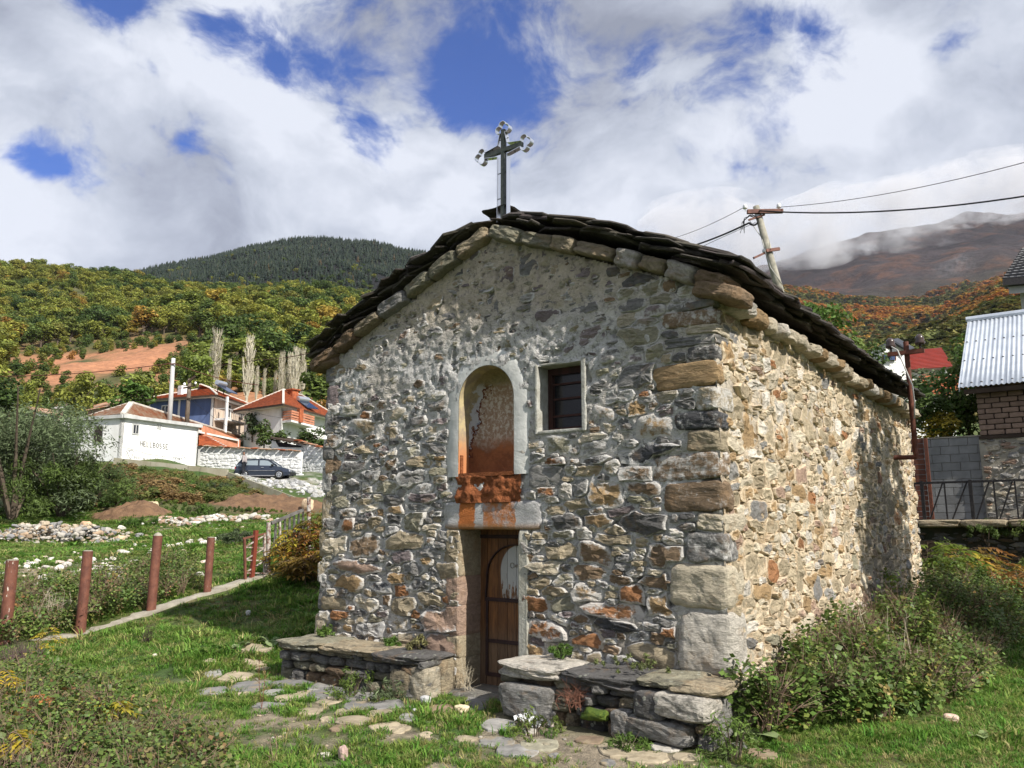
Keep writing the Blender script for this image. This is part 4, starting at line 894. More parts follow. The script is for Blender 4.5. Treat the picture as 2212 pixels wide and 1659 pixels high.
ribbon([(XC - g_, ZB), (XC - g_, ZC - g_)] + [(XC - g_ - .001, ZC - g_), (XC - .215, ZC - g_)] + left + [(XC - g_ - .001, ZC + g_), (XC - g_, ZC + g_)] + top + [(XC + g_, ZC + g_)] + right + [(XC + g_, ZC - g_), (XC + g_, ZB)], 'outline_ribbon') if False else None
arms = {'top': top, 'right': right[::1], 'left': left}
ribbon([(XC - g_, ZC + g_)] + [p for p in top] + [(XC + g_, ZC + g_)] if (top[0][0] < XC) else [(XC - g_, ZC + g_)] + top[::-1] + [(XC + g_, ZC + g_)], 'outline_ribbon')
rr2 = right if right[0][1] > ZC else right[::-1]; ribbon([(XC + g_, ZC + g_ - .001)] + rr2 + [(XC + g_, ZC - g_)], 'outline_ribbon')
ll2 = left if left[0][1] > ZC else left[::-1]; ribbon([(XC - g_, ZC + g_ - .001)] + ll2 + [(XC - g_, ZC - g_)], 'outline_ribbon')
ribbon([(XC - g_, ZC - g_), (XC - g_, ZB)], 'outline_ribbon'); ribbon([(XC + g_, ZC - g_), (XC + g_, ZB)], 'outline_ribbon')
sp = MB()
for zz in (4.85, 5.12, 5.48): sp.box((XC - g_, YC - .004, zz), (XC + g_, YC + .004, zz + .006))
for xx in (XC - .14, XC + .14): sp.box((xx, YC - .004, ZC - g_), (xx + .006, YC + .004, ZC + g_))
sp.build('spacer_pin', m_green, cross)
# ---- service mast pipe at the far corner
m_rust = simple('rust_brown_paint', (.16, .055, .032), (.09, .035, .024), 12, .7, .1, bs=.4, bd=.006, bscale=50)
mast = empty('service_mast', (-2.2, 7.5, 2.8)); mast.parent = chapel; mast.matrix_parent_inverse = pinv(chapel)
mx, my = -2.10, 7.5
def PX(px, py): return onX(px, py, mx)
bt = PX(1979, 987); tp = PX(1979, 759); my = bt[1]
pm = MB(); pm.tube([(mx - .30, my - .12, bt[2]), (mx, my, bt[2])], .035, 10); pm.tube([(mx, my, bt[2] - .02), (mx, my, tp[2])], .038, 12); pm.build('bent_pipe', m_rust, mast)
zb = PX(1979, 781)[2]
cb = MB(); cb.box((mx - .25, my - .10, zb - .03), (mx + .25, my - .045, zb + .03)); cb.build('crossarm', m_rust, mast)
m_porc, q = material('brown_glazed_insulator', .25, spec=.5); setc(q, (.06, .04, .035))
def insulator(x, y, z, s, m, par):
    i = MB(); i.tube([(x, y, z), (x, y, z + .05 * s)], .012 * s, 6); i.tube([(x, y, z + .05 * s), (x, y, z + .075 * s), (x, y, z + .10 * s), (x, y, z + .115 * s), (x, y, z + .15 * s), (x, y, z + .17 * s)], [.05 * s, .058 * s, .045 * s, .05 * s, .04 * s, .02 * s], 10); return i.build('insulator', m, par, smooth=True)
insulator(mx - .2, my - .07, zb + .03, 1.3, m_porc, mast); insulator(mx + .2, my - .07, zb + .03, 1.3, m_porc, mast)
m_cable = simple('pale_cable', (.50, .49, .46), bs=0, rough=.6)
cb = MB(); cb.tube([(mx - .2, my - .12, zb + .12), (mx - .1, my - .14, zb + .04), (mx - .02, my - .12, zb - .25), (mx + .05, my - .09, zb - .5), (mx + .055, my - .06, zb - .75), (mx + .03, my - .05, zb - 1.0)], .011, 6); cb.build('cable', m_cable, mast, smooth=True)
# ------------------------------------------------------------------ stone benches on either side of the door
def bench(label, x0, x1, yf, zt, zb, slabs, seed, endcols):
    r = np.random.default_rng(seed)
    b = empty('stone_bench', ((x0 + x1) / 2, yf / 2, zb), 0, label, 'bench', 'stone benches along the chapel front')
    for k, (a, c, th, dz, col, ov) in enumerate(slabs):
        rock('slab', ((a + c) / 2, yf / 2 - ov / 2 + .05, zt - th / 2 + dz), (c - a, abs(yf) + .12 + ov, th), m_bench, b, (r.uniform(-.02, .03), r.uniform(-.02, .02), r.uniform(-.03, .03)), seed * 10 + k, 14, .10, 5.5, palette(col))
    z = zb - .08; row = 0
    while z < zt - .10:
        h = r.uniform(.06, .11) if row else .13; h = min(h, zt - .055 - z); x = x0 + r.uniform(-.03, .03)
        while x < x1 - .05:
            wd = min(r.uniform(.10, .32), x1 - x + .02)
            rock('stone', (x + wd / 2, yf + .13 + r.uniform(-.02, .035), z + h / 2), (wd * .98, .30, h * 1.02), m_bench, b, (r.uniform(-.06, .06), r.uniform(-.06, .06), r.uniform(-.08, .08)), seed * 50 + int(x * 100) + row, 8, .12, 4.5, palette(['dark', 'grey', 'slate', 'olive', 'brown', 'tan'][r.integers(6)]) * r.uniform(.6, 1.1)); x += wd
        z += h; row += 1
    for k, (ex, ey, ez, sx, sy, sz, col) in enumerate(endcols):
        rock('stone', (ex, ey, ez), (sx, sy, sz), m_bench, b, (0, r.uniform(-.05, .05), r.uniform(-.05, .05)), seed * 70 + k, 8, .09, 6, palette(col))
    core = MB(); core.box((x0 + .06, yf + .16, zb - .2), (x1 - .06, .05, zt - .06)); core.build('rubble_core', m_mort, b)
bench('low lichened stone bench left of the chapel door, beneath the plain wall', -7.02, -5.04, -.45, .475, .14,
      [(-7.08, -6.35, .085, .0, 'olive', .06), (-6.42, -5.62, .075, -.005, 'tan', .04), (-5.70, -5.03, .10, -.015, 'dark', .02)], 31,
      [(-5.13, -.33, .20, .24, .26, .36, 'cream'), (-5.11, -.12, .22, .2, .22, .40, 'tan'), (-5.3, -.40, .18, .26, .14, .3, 'tan'), (-6.98, -.2, .2, .2, .4, .3, 'grey')])
bench('low mossy stone bench right of the chapel door, beneath the barred window', -4.14, -2.34, -.46, .52, .14,
      [(-4.20, -3.52, .12, .0, 'pale', .05), (-3.60, -2.86, .11, -.01, 'dark', .03), (-2.92, -2.50, .06, .0, 'olive', .03), (-2.66, -2.27, .085, -.01, 'tan', .04)], 37,
      [(-3.86, -.42, .23, .52, .30, .26, 'grey'), (-2.52, -.42, .36, .42, .34, .17, 'pale'), (-2.76, -.42, .34, .26, .3, .19, 'dark'), (-2.70, -.44, .18, .50, .28, .15, 'grey'), (-3.0, -.46, .18, .16, .2, .2, 'grey'), (-2.42, -.25, .25, .22, .36, .3, 'grey')])
moss = simple('bright_moss', (.10, .14, .02), (.05, .09, .015), 30, .95, bs=.8, bd=.02, bscale=60)
V, F = rockmesh((.22, .12, .08), 77, 8, .2, 3); V = V + np.array((-3.22, -.52, .22)); tag(obj('moss_cushion', V, F, moss, smooth=True, loc=(-3.22, -.52, .22)), 'bright green moss cushion at the foot of the right hand bench', 'moss')
# ------------------------------------------------------------------ flagstones of the path (picture places -> ground)
T4 = lambda x, y: ((500 + x / 4.424) * S_, (1560 + y / 4.424) * S_)
T5 = lambda x, y: ((1000 + x / 5.53) * S_, (1640 + y / 5.53) * S_)
fl = [(T4, a) for a in [(155, 548, 200, 80, 'grey'), (130, 745, 300, 75, 'slate'), (400, 590, 300, 90, 'tan'), (560, 690, 360, 100, 'slate'), (810, 760, 210, 80, 'grey'), (1010, 655, 400, 70, 'slate'), (480, 770, 140, 40, 'tan'), (1020, 815, 320, 80, 'tan'), (790, 900, 340, 50, 'slate'), (1140, 765, 130, 60, 'tan'), (1330, 700, 240, 70, 'grey'), (1430, 765, 380, 110, 'slate'), (1430, 862, 240, 46, 'tan'), (1200, 968, 250, 60, 'tan'), (1600, 975, 190, 56, 'tan'), (1755, 905, 290, 85, 'slate'), (1720, 1070, 400, 80, 'tan'), (1780, 790, 330, 100, 'grey'), (2090, 895, 290, 100, 'slate'), (2010, 985, 260, 66, 'tan'), (2060, 1140, 320, 80, 'tan'), (1530, 1155, 160, 70, 'brown'), (560, 430, 360, 60, 'tan'), (590, 270, 400, 90, 'tan'), (110, 410, 130, 40, 'tan'), (700, 500, 160, 36, 'tan'), (1390, 1055, 110, 40, 'tan'), (2190, 1190, 140, 60, 'tan')]]
fl += [(T5, a) for a in [(560, 740, 420, 110, 'brown'), (1060, 690, 330, 110, 'slate'), (1350, 960, 420, 140, 'grey'), (1330, 1195, 430, 110, 'grey'), (1560, 1310, 400, 140, 'slate'), (1840, 1215, 240, 90, 'olive'), (2070, 1225, 170, 100, 'olive'), (600, 945, 170, 60, 'brown'), (360, 1095, 170, 60, 'tan'), (50, 1000, 180, 90, 'tan'), (420, 1000, 130, 60, 'brown'), (120, 850, 260, 90, 'grey'), (2130, 1390, 150, 60, 'slate'), (1130, 590, 380, 90, 'slate'), (1790, 1040, 160, 60, 'pale'), (900, 1150, 300, 60, 'tan')]]
fl += [(Z8, a) for a in [(110, 1530, 190, 60, 'olive'), (560, 1560, 190, 80, 'tan'), (730, 1600, 230, 60, 'tan'), (850, 1540, 160, 50, 'pale'), (510, 1632, 80, 30, 'slate'), (400, 1500, 150, 40, 'brown'), (1320, 1440, 250, 90, 'brown'), (1390, 1580, 150, 60, 'brown'), (1270, 1530, 80, 30, 'slate'), (960, 1600, 150, 40, 'tan'), (40, 1570, 120, 50, 'grey'), (640, 1470, 190, 30, 'grey')]]
m_flag, q = material('worn_flagstone', .85, spec=.3); a = q.n('ShaderNodeAttribute', attribute_name='col').outputs[0]; n = q.noise(q.pos, 8, 9, .7, .4)
f = q.ramp(n, .3, .7, .65, 1.3, False); c = q.mix(1.0, a, q.n('ShaderNodeCombineColor', inp={0: f, 1: f, 2: f}).outputs[0], 'MULTIPLY'); c = q.mix(q.ramp(q.noise(q.pos, 5, 5, .6), .56, .70), c, (.27, .22, .15)); setc(q, c); bump(q, n, .5, .02)
FLAG = []; fr_ = np.random.default_rng(6)
for k, (zf, (x, y, w_px, h_px, ck)) in enumerate(fl):
    sc = {T4: 4.424, T5: 5.53, Z8: 2.304}[zf]; px, py = zf(x, y); c = hit(px, py); l = hit(px - w_px / sc * S_ / 2, py); r = hit(px + w_px / sc * S_ / 2, py); t = hit(px, py - h_px / sc * S_ / 2); b_ = hit(px, py + h_px / sc * S_ / 2)
    if c[1] > -.1 and c[0] > -5.2: continue
    A = np.linalg.norm(r - l) / 2 * 1.16; B = np.linalg.norm(b_ - t) / 2 * 1.22; B = min(B, A * 1.3)
    n = 12; V = []; zc = float(gz(c[0], c[1])); ph = fr_.uniform(0, 6); jit = fr_.uniform(.86, 1.08, n)
    for lay, (s_, dz) in enumerate([(1.03, -.05), (1.0, .004), (.95, .010), (.5, .012)]):
        for i in range(n):
            th = 2 * math.pi * i / n; ex = (abs(math.cos(th)) ** 3 + abs(math.sin(th)) ** 3) ** (-1 / 3.) * jit[i]
            p = c[:2] + RT[:2] * A * ex * math.cos(th) * s_ + HF[:2] * B * ex * math.sin(th) * s_; V.append((p[0], p[1], max(zc, float(gz(p[0], p[1]))) + dz + .004 * math.sin(3 * th + ph)))
    V.append((c[0], c[1], zc + .012)); F = [(l_ * n + i, l_ * n + (i + 1) % n, (l_ + 1) * n + (i + 1) % n, (l_ + 1) * n + i) for l_ in range(3) for i in range(n)] + [(3 * n + i, 3 * n + (i + 1) % n, 4 * n) for i in range(n)]
    cc = palette(ck) * fr_.uniform(.8, 1.1) + .02
    o = obj('flagstone', V, F, m_flag, ground, np.array([*cc, 1]) * np.ones((len(V), 1)), False, loc=(c[0], c[1], zc)); FLAG.append((c[0], c[1], A, B))
# ------------------------------------------------------------------ loose stones and scraps in the grass
m_loose = simple('pale_fieldstone', (1, 1, 1), scale=9, bs=.6, bd=.02, bscale=25, attr=True)
def loose(px, py, wpx, hpx, col, label, cat='stone', name='loose_stone', seed=0, amp=.14):
    c = hit(px, py); d = np.linalg.norm(c - CAM); W_ = wpx / 1720 * d; H_ = hpx / 1720 * d
    V, F = rockmesh((W_, W_ * .8, H_ * 1.15), 600 + seed, 6, amp, 3.5); R = np.array(Euler((0, 0, seed * 1.3)).to_matrix()); V = V @ R.T + c + (0, 0, H_ * .38)
    tag(obj(name, V, F, m_loose, None, np.array([*col, 1]) * np.ones((len(V), 1)), loc=c), label, cat)
loose(996, 1537, 28, 13, (.60, .50, .34), 'cream stone lying before the threshold of the chapel door'); loose(918, 1519, 20, 15, (.40, .40, .40), 'grey stone on the path below the left bench')
loose(1198, 1572, 18, 12, (.45, .38, .34), 'brown and white stone beside the crumpled white litter', seed=3); loose(2055, 1558, 25, 13, (.62, .45, .36), 'pinkish rounded stone alone in the grass at far right', seed=5)
loose(741, 1640, 20, 26, (.42, .30, .26), 'upright reddish stone fragment in the foreground grass', seed=7); loose(536, 1328, 9, 9, (.62, .60, .58), 'small white stone in the shaded grass left of the chapel', seed=8)
loose(334, 1422, 10, 9, (.55, .50, .42), 'small cream stone in the grass near the second rusty post', seed=9); loose(703, 1633, 22, 7, (.6, .55, .48), 'flat pale stone left of the upright reddish fragment', seed=10)
loose(714, 1512, 14, 7, (.60, .5, .4), 'small flat stone on the path edge left of the bench', seed=12); loose(896, 1540, 10, 9, (.55, .55, .56), 'small white pebble on the path under the left bench', seed=13)
lt = MB(); c0 = hit(1155, 1567); lr = np.random.default_rng(8)
for k in range(46):
    p = c0 + np.array([lr.normal(0, .06), lr.normal(0, .035), .02 + abs(lr.normal(0, .02))]); n_ = lr.normal(0, 1, (3, 3)) * .028; lt.add([p, p + n_[0], p + n_[0] + n_[1], p + n_[1]], [(0, 1, 2, 3)])
m_paper = simple('crumpled_white_plastic', (.72, .73, .76), (.5, .5, .52), 30, .5, bs=.2); tag(lt.build('litter', m_paper), 'crumpled white plastic litter by the left end of the right bench', 'litter')
# ------------------------------------------------------------------ rusty posts on their kerb
FX = -11.2
m_post, q = material('rusty_red_oxide_pipe', .62, spec=.35); n = q.noise(q.pos, 9, 9, .75); n2 = q.noise(q.vmul(q.pos, (1, 1, .3)), 34, 5, .7)
c = q.mix(q.ramp(n, .35, .65), (.11, .042, .030), (.19, .075, .048)); a = q.n('ShaderNodeAttribute', attribute_name='col').outputs[0]
c = q.mix(q.math('MULTIPLY', q.ramp(n2, .60, .66), a), c, (.62, .55, .48)); setc(q, c); bump(q, q.math('ADD', n, n2), .6, .008)
m_conc = simple('weathered_concrete', (.36, .33, .27), (.26, .235, .19), 6, .95, bs=.7, bd=.015, bscale=30, detail=8)
def fy(px, py): return onX(px, py, FX)
P_ = [((8, 1400), (27, 1210), .072, 'stout rusty post at the left picture edge, its paint flaking white', 1.0), ((172, 1378), (190, 1190), .066, 'rusty post with concrete top, second from the left edge', .0), ((325, 1327), (341, 1157), .066, 'rusty post with a domed concrete top, tallest in the middle of the row', .0), ((447, 1285), (456, 1161), .058, 'shorter rusty post with a pale flaked stripe, fourth of the row', .25)]
for k, (b_, t_, r_, lab, fl_) in enumerate(P_):
    B = fy(*b_); T = fy(*t_); pr = empty('fence_post', B, 0, lab, 'post', 'rusty posts along the kerb')
    m = MB(); m.tube([B - (0, 0, .15), B * .5 + T * .5, T], r_, 20, False, col=(fl_, fl_, fl_)); o = m.build('pipe', m_post, pr, smooth=True, usecol=True)
    m = MB(); m.tube([T - (0, 0, .06), T + (0, 0, .006), T + (0, 0, .035 if k == 2 else .012), T + (0, 0, .05 if k == 2 else .014)], [r_ * .93, r_ * .93, r_ * .6, r_ * .1], 16); m.build('concrete_fill', m_conc, pr, smooth=False)
B = fy(543, 1252); T = fy(553, 1145); lp = empty('fence_post', B, 0, 'slim square red post leaning before the rusty gate', 'post', 'rusty posts along the kerb'); m = MB(); m.bar(B - (0, 0, .1), T, .062, .062, up=(1, 0, 0), col=(0, 0, 0)); m.build('square_tube', simple('red_oxide_paint', (.20, .045, .025), (.15, .035, .02), 12, .55, bs=.3), lp)
m = MB(); kr = np.random.default_rng(12); ys = np.arange(-2.3, 3.6, .12); L_, R__ = [], []
kv = []
for y in ys:
    z = float(np.interp(y, [-2.3, -1.4, -.45, .5, 1.4, 2.2, 2.9, 3.6], [.0, .13, .17, .385, .59, .77, .83, 1.05])); w0, w1 = FX - .13 + kr.uniform(-.012, .012), FX + .13 + kr.uniform(-.012, .012); z += .045; kv.append([(w0, y, z - .4), (w0, y, z + kr.uniform(-.01, .012)), (FX + .02, y, z + kr.uniform(-.006, .012)), (w1, y, z - kr.uniform(0, .02)), (w1 + .01, y, z - .4)])
nk = 5; V = [p for r_ in kv for p in r_]; F = [(i * nk + j, (i + 1) * nk + j, (i + 1) * nk + j + 1, i * nk + j + 1) for i in range(len(ys) - 1) for j in range(nk - 1)] + [(0, 1, 2, 3, 4), tuple((len(ys) - 1) * nk + k for k in range(5))]
kerb = obj('kerb', V, F, m_conc); tag(kerb, 'cracked concrete kerb under the row of rusty posts', kind='structure')
# ------------------------------------------------------------------ rusty gate leaf and lattice fence
m_rbar = simple('flaking_white_over_rust', (.50, .47, .44), (.16, .07, .045), 16, .7, .1, bs=.4, bd=.004, bscale=60, detail=8); m_dbar = simple('dark_weathered_iron', (.09, .085, .08), (.20, .19, .18), 14, .6, .3, bs=.4)
gt = empty('rusty_gate', fy(530, 1255), 0, 'narrow rusty gate leaf with zigzag bars behind the square red post', 'gate')
g0b, g0t, g1b, g1t = fy(530, 1257), fy(528, 1163), fy(572, 1243), fy(571, 1152)
def pbar(nm, a, b_, w, mt, par): m = MB(); m.bar(a, b_, w); return m.build(nm, mt, par)
g1b = g0b + (g1b - g0b) * 1.0
pbar('stile', g0b, g0t, .034, m_post, gt); pbar('stile', g1b, g1t, .036, m_rbar, gt); pbar('top_rail', g0t + (0, -.03, 0), g1t + (0, .03, 0), .03, m_post, gt)
zz = np.linspace(.95, .06, 7)
for k in range(6):
    A_ = g0b + (g0t - g0b) * zz[k]; B_ = g1b + (g1t - g1b) * zz[k]; A2 = g0b + (g0t - g0b) * zz[k + 1]; B2 = g1b + (g1t - g1b) * zz[k + 1]
    pbar('zigzag_bar', A_ if k % 2 else B_, B2 if k % 2 else A2, .018, m_rbar, gt)
fe = empty('lattice_fence', fy(580, 1240), 0, 'weathered iron lattice fence between the gate and the chapel, half overgrown', 'fence')
st_ = [fy(580, 1242), fy(580, 1128)]; pp = MB(); pp.tube([st_[0], st_[1]], .035, 10); pp.build('post', m_rbar, fe)
e1b, e1t = fy(668, 1215), fy(667, 1073); pp = MB(); pp.tube([e1b, e1t], .035, 10); pp.build('post', m_rbar, fe)
tA, tB = fy(586, 1130), fy(655, 1101); bA, bB = fy(586, 1200), fy(660, 1172); pbar('top_rail', tA, tB, .045, m_dbar, fe); pbar('bottom_rail', bA, bB, .03, m_dbar, fe); pbar('post', fy(606, 1225), fy(604, 1120), .03, m_rbar, fe)
for k in range(7):
    f0, f1 = (k + .3) / 7, (k + .95) / 7; pbar('lattice_bar', tA + (tB - tA) * f1, bA + (bB - bA) * f0, .020, m_dbar, fe); pbar('lattice_bar', tA + (tB - tA) * f1, bA + (bB - bA) * f1, .020, m_dbar, fe)
# ------------------------------------------------------------------ the village on the left
def wallmat(name, c, c2=None, bs=.35): return simple(name, c, c2 or tuple(x * .76 for x in c), 1.6, .9, bs=bs, bd=.02, bscale=6, detail=9, stretch=(1, 1, .35))
m_white = wallmat('whitewash', (.80, .80, .79), (.70, .69, .67)); m_blue = wallmat('blue_render', (.11, .16, .32)); m_cream = wallmat('cream_render', (.62, .50, .40)); m_coral = wallmat('coral_render', (.60, .25, .15)); m_trim = wallmat('white_trim', (.80, .79, .77)); m_gray = wallmat('grey_plaster', (.50, .50, .49))
m_tile = simple('terracotta_roof_tile', (.40, .115, .045), (.24, .065, .03), 3.2, .85, bs=.5, bd=.05, bscale=5, attr=False); m_otile = simple('old_weathered_roof_tile', (.36, .16, .085), (.42, .33, .25), 2.2, .9, bs=.7, bd=.05, bscale=7, detail=8)
m_glassd, q = material('dark_window_glass', .12, spec=.6); setc(q, (.02, .022, .03)); m_ridge = simple('ridge_mortar', (.60, .56, .50), bs=.4)
m_tank, q = material('brushed_tank', .35, .8); setc(q, (.55, .58, .62)); m_solar, q = material('solar_collector', .12, .2, .6); setc(q, (.03, .045, .08)); m_dwood = simple('dark_timber', (.06, .04, .028), bs=.3)
def unit(v): return v / np.linalg.norm(v)
class House:
    """footprint from three eave corners A (left), B (nearest), C (right); eave height from B"""
    def __init__(s, label, A, B, C, base, cat='house', name='house', group=None):
        s.ez = B[2]; s.A, s.B, s.C = [np.array([*p[:2], s.ez]) for p in (A, B, C)]; s.D = s.A + s.C - s.B; s.base = base
        s.root = empty(name, (s.B[0], s.B[1], base), 0, label, cat, group)
        s.ab = unit(s.A - s.B); s.cb = unit(s.C - s.B)
    def walls(s, mA, mC=None, top=None):
        t = (top or s.ez); up = lambda p, z: np.array([p[0], p[1], z])
        for (p, q_, m, nm) in ((s.A, s.B, mA, 'wall'), (s.B, s.C, mC or mA, 'wall'), (s.C, s.D, mC or mA, 'wall'), (s.D, s.A, mA, 'wall')):
            inn = unit((s.A + s.C) / 2 - (p + q_) / 2) * .2; inn[2] = 0
            b = MB(); b.prism([up(p, s.base), up(q_, s.base), up(q_, t), up(p, t)], inn); b.build(nm, m, s.root)
    def P(s, face, t, z, out=.0):
        p, d, n = (s.B, s.ab * np.linalg.norm(s.A - s.B), -s.cb) if face == 'A' else (s.B, s.cb * np.linalg.norm(s.C - s.B), -s.ab)
        r = p + d * t + n * out; return np.array([r[0], r[1], z])
    def opening(s, face, t0, t1, z0, z1, mf=None, name='window', bars=0, glass=None):
        mf = mf or m_trim; fw_ = .09; d = (s.P(face, t1, z0) - s.P(face, t0, z0)); Ld = np.linalg.norm(d); e = fw_ * (t1 - t0) / Ld
        f = MB()
        for (a, b_, c, dd) in ((t0 - e, t0, z0 - fw_, z1 + fw_), (t1, t1 + e, z0 - fw_, z1 + fw_), (t0, t1, z1, z1 + fw_), (t0, t1, z0 - fw_, z0)):
            f.prism([s.P(face, a, c, .0), s.P(face, b_, c, .0), s.P(face, b_, dd, .0), s.P(face, a, dd, .0)], s.P(face, 0, 0, .05) - s.P(face, 0, 0))
        w = f.build(name, mf, s.root)
        g = MB(); g.prism([s.P(face, t0, z0, .004), s.P(face, t1, z0, .004), s.P(face, t1, z1, .004), s.P(face, t0, z1, .004)], s.P(face, 0, 0, .012) - s.P(face, 0, 0)); g.build('pane', glass or m_glassd, w)
        if bars:
            b = MB()
            for k in range(bars): t = t0 + (t1 - t0) * (k + .5) / bars; b.bar(s.P(face, t, z0, .07), s.P(face, t, z1, .07), .025)
            for z in (z0 + .1, (z0 + z1) / 2, z1 - .1): b.bar(s.P(face, t0, z, .07), s.P(face, t1, z, .07), .025)
            b.build('window_bars', m_dwood, w)
        else:
            b = MB(); tm = (t0 + t1) / 2; b.bar(s.P(face, tm, z0, .03), s.P(face, tm, z1, .03), .06); b.build('mullion', mf, w)
    def hip(s, rise, over, mat, ridge=.35, rows=14, name='roof', fascia=None, flat=0.0):
        O = [];
        for p in (s.A, s.B, s.C, s.D):
            c = (s.A + s.C) / 2; O.append(None)
        u, v = s.ab, s.cb; la, lc = np.linalg.norm(s.A - s.B), np.linalg.norm(s.C - s.B)
        e = s.B - u * over - v * over; A2 = e + u * (la + 2 * over); C2 = e + v * (lc + 2 * over); D2 = A2 + v * (lc + 2 * over); B2 = e
        LA, LC = la + 2 * over, lc + 2 * over
        if LC >= LA: r0 = B2 + u * LA / 2 + v * LA * ridge; r1 = B2 + u * LA / 2 + v * (LC - LA * ridge)
        else: r0 = B2 + v * LC / 2 + u * LC * ridge; r1 = B2 + v * LC / 2 + u * (LA - LC * ridge)
        z = np.array((0, 0, 1.0)); r0 = r0 + z * rise; r1 = r1 + z * rise
        if LC >= LA: planes = [(A2, B2, r0, r0), (B2, C2, r1, r0), (C2, D2, r1, r1), (D2, A2, r0, r1)]
        else: planes = [(A2, B2, r0, r1), (B2, C2, r0, r0), (C2, D2, r1, r0), (D2, A2, r1, r1)]
        rt = empty(name, (B2[0], B2[1], s.ez)); rt.parent = s.root; rt.matrix_parent_inverse = pinv(s.root)
        for (p, q_, a, b_) in planes:                                # lapped rows of tiles
            m = MB(); nrm = np.cross(q_ - p, b_ - p); nrm = nrm / (np.linalg.norm(nrm) + 1e-9); nrm = nrm if nrm[2] > 0 else -nrm
            for k in range(rows):
                t0, t1 = k / rows, (k + 1.12) / rows; t1 = min(t1, 1)
                L0, L1 = p + (b_ - p) * t0, p + (b_ - p) * t1; R0, R1 = q_ + (a - q_) * t0, q_ + (a - q_) * t1
                m.add([L0 + nrm * .10, R0 + nrm * .10, R1 + nrm * .03, L1 + nrm * .03, L0 + nrm * .02, R0 + nrm * .02], [(0, 1, 2, 3), (4, 5, 1, 0)])
            m.build('tile_slope', mat, rt)
        m = MB(); F_ = fascia or m_dwood
        for (p, q_) in ((A2, B2), (B2, C2), (C2, D2), (D2, A2)): m.bar(p - z * .04, q_ - z * .04, .06, .16)
        m.build('eaves_board', F_, rt)
        m = MB(); m.prism([A2 - z * .05, B2 - z * .05, C2 - z * .05, D2 - z * .05], -z * .04); m.build('soffit', m_trim, rt)
        m = MB()
        for (p, q_) in ((B2, r0), (A2, r0 if LC >= LA else r1), (C2, r1 if LC >= LA else r0), (D2, r1), (r0, r1)):
            if np.linalg.norm(q_ - p) > .1: m.bar(p + z * .10, q_ + z * .10, .20, .10)
        m.build('ridge_cap', m_ridge, rt); s.roof = rt; s.r0, s.r1 = r0, r1
        return rt
def solar(parent, p, d, s=1.0):
    d = unit(np.array([d[0], d[1], 0])); n = np.array([-d[1], d[0], 0]); e = empty('solar_water_heater', p); e.parent = parent; e.matrix_parent_inverse = pinv(parent)
    m = MB(); m.tube([p + (0, 0, 1.0 * s) - n * .75 * s, p + (0, 0, 1.0 * s) - n * .7 * s, p + (0, 0, 1.0 * s) + n * .7 * s, p + (0, 0, 1.0 * s) + n * .75 * s], [.2 * s, .32 * s, .32 * s, .2 * s], 14); m.build('tank', m_tank, e, smooth=False)
    m = MB(); a = p + (0, 0, .75 * s); m.prism([a - n * .8 * s, a + n * .8 * s, a + n * .8 * s + d * 1.7 * s - (0, 0, .95 * s), a - n * .8 * s + d * 1.7 * s - (0, 0, .95 * s)], (0, 0, .08)); m.build('collector', m_solar, e)
    m = MB(); m.bar(p - n * .5 * s - (0, 0, .6), p - n * .5 * s + (0, 0, .8 * s), .06); m.bar(p + n * .5 * s - (0, 0, .6), p + n * .5 * s + (0, 0, .8 * s), .06); m.build('stand', m_dwood, e)
# white workshop with the scrawled wall
A, B, C = at(163, 905, 56.5), at(264.6, 899.5, 55), at(429, 923, 60.5)
wk = House('white flat fronted workshop with black scrawled lettering and a barred window', A, B, C, 5.2, 'workshop', 'workshop')
wk.walls(m_white)
zt = wk.ez
def face(px, py, f):   # picture place on one face of a house
    r = ray(px, py); p0 = f.B; n = np.cross(f.cb if f is wkC else f.ab, (0, 0, 1)); return None
def onface(h, fc, px, py, out=0.0):
    r = ray(px, py); d = h.ab if fc == 'A' else h.cb; n = np.cross(d, (0, 0, 1.0)); n = unit(n); other = -h.cb if fc == 'A' else -h.ab
    if n @ other < 0: n = -n
    t = ((h.B - CAM) @ n + out) / (r @ n); return CAM + r * t
def tz(h, fc, px, py):
    p = onface(h, fc, px, py); d = (h.A - h.B) if fc == 'A' else (h.C - h.B); return ((p - h.B) @ d) / (d @ d), p[2]
def op(h, fc, x0, y0, x1, y1, **k):
    (t0, z0), (t1, z1) = tz(h, fc, x0, y1), tz(h, fc, x1, y0); h.opening(fc, min(t0, t1), max(t0, t1), min(z0, z1), max(z0, z1), **k)
op(wk, 'A', 203, 920, 224, 955, bars=7, mf=m_gray, glass=m_glassd); op(wk, 'C', 287, 918.5, 298.5, 935, mf=m_gray); op(wk, 'C', 341, 919, 346, 923, mf=m_gray)
m = MB(); n_ = -wk.ab * .12
for (p, q_) in ((wk.B - wk.ab * .12 - wk.cb * .12, wk.C - wk.ab * .12 + wk.cb * .1), ): m.bar(p + (0, 0, .02), q_ + (0, 0, .02), .42, .24)
m.bar(wk.A + wk.ab * .1 - wk.cb * .08, wk.B - wk.ab * .2 - wk.cb * .08, .30, .24); m.build('parapet_cornice', m_gray, wk.root)
m = MB(); m.prism([wk.A + (0, 0, .06), wk.B + (0, 0, .06), wk.C + (0, 0, .06), wk.D + (0, 0, .06)], (0, 0, .06)); m.build('flat_roof', m_gray, wk.root)
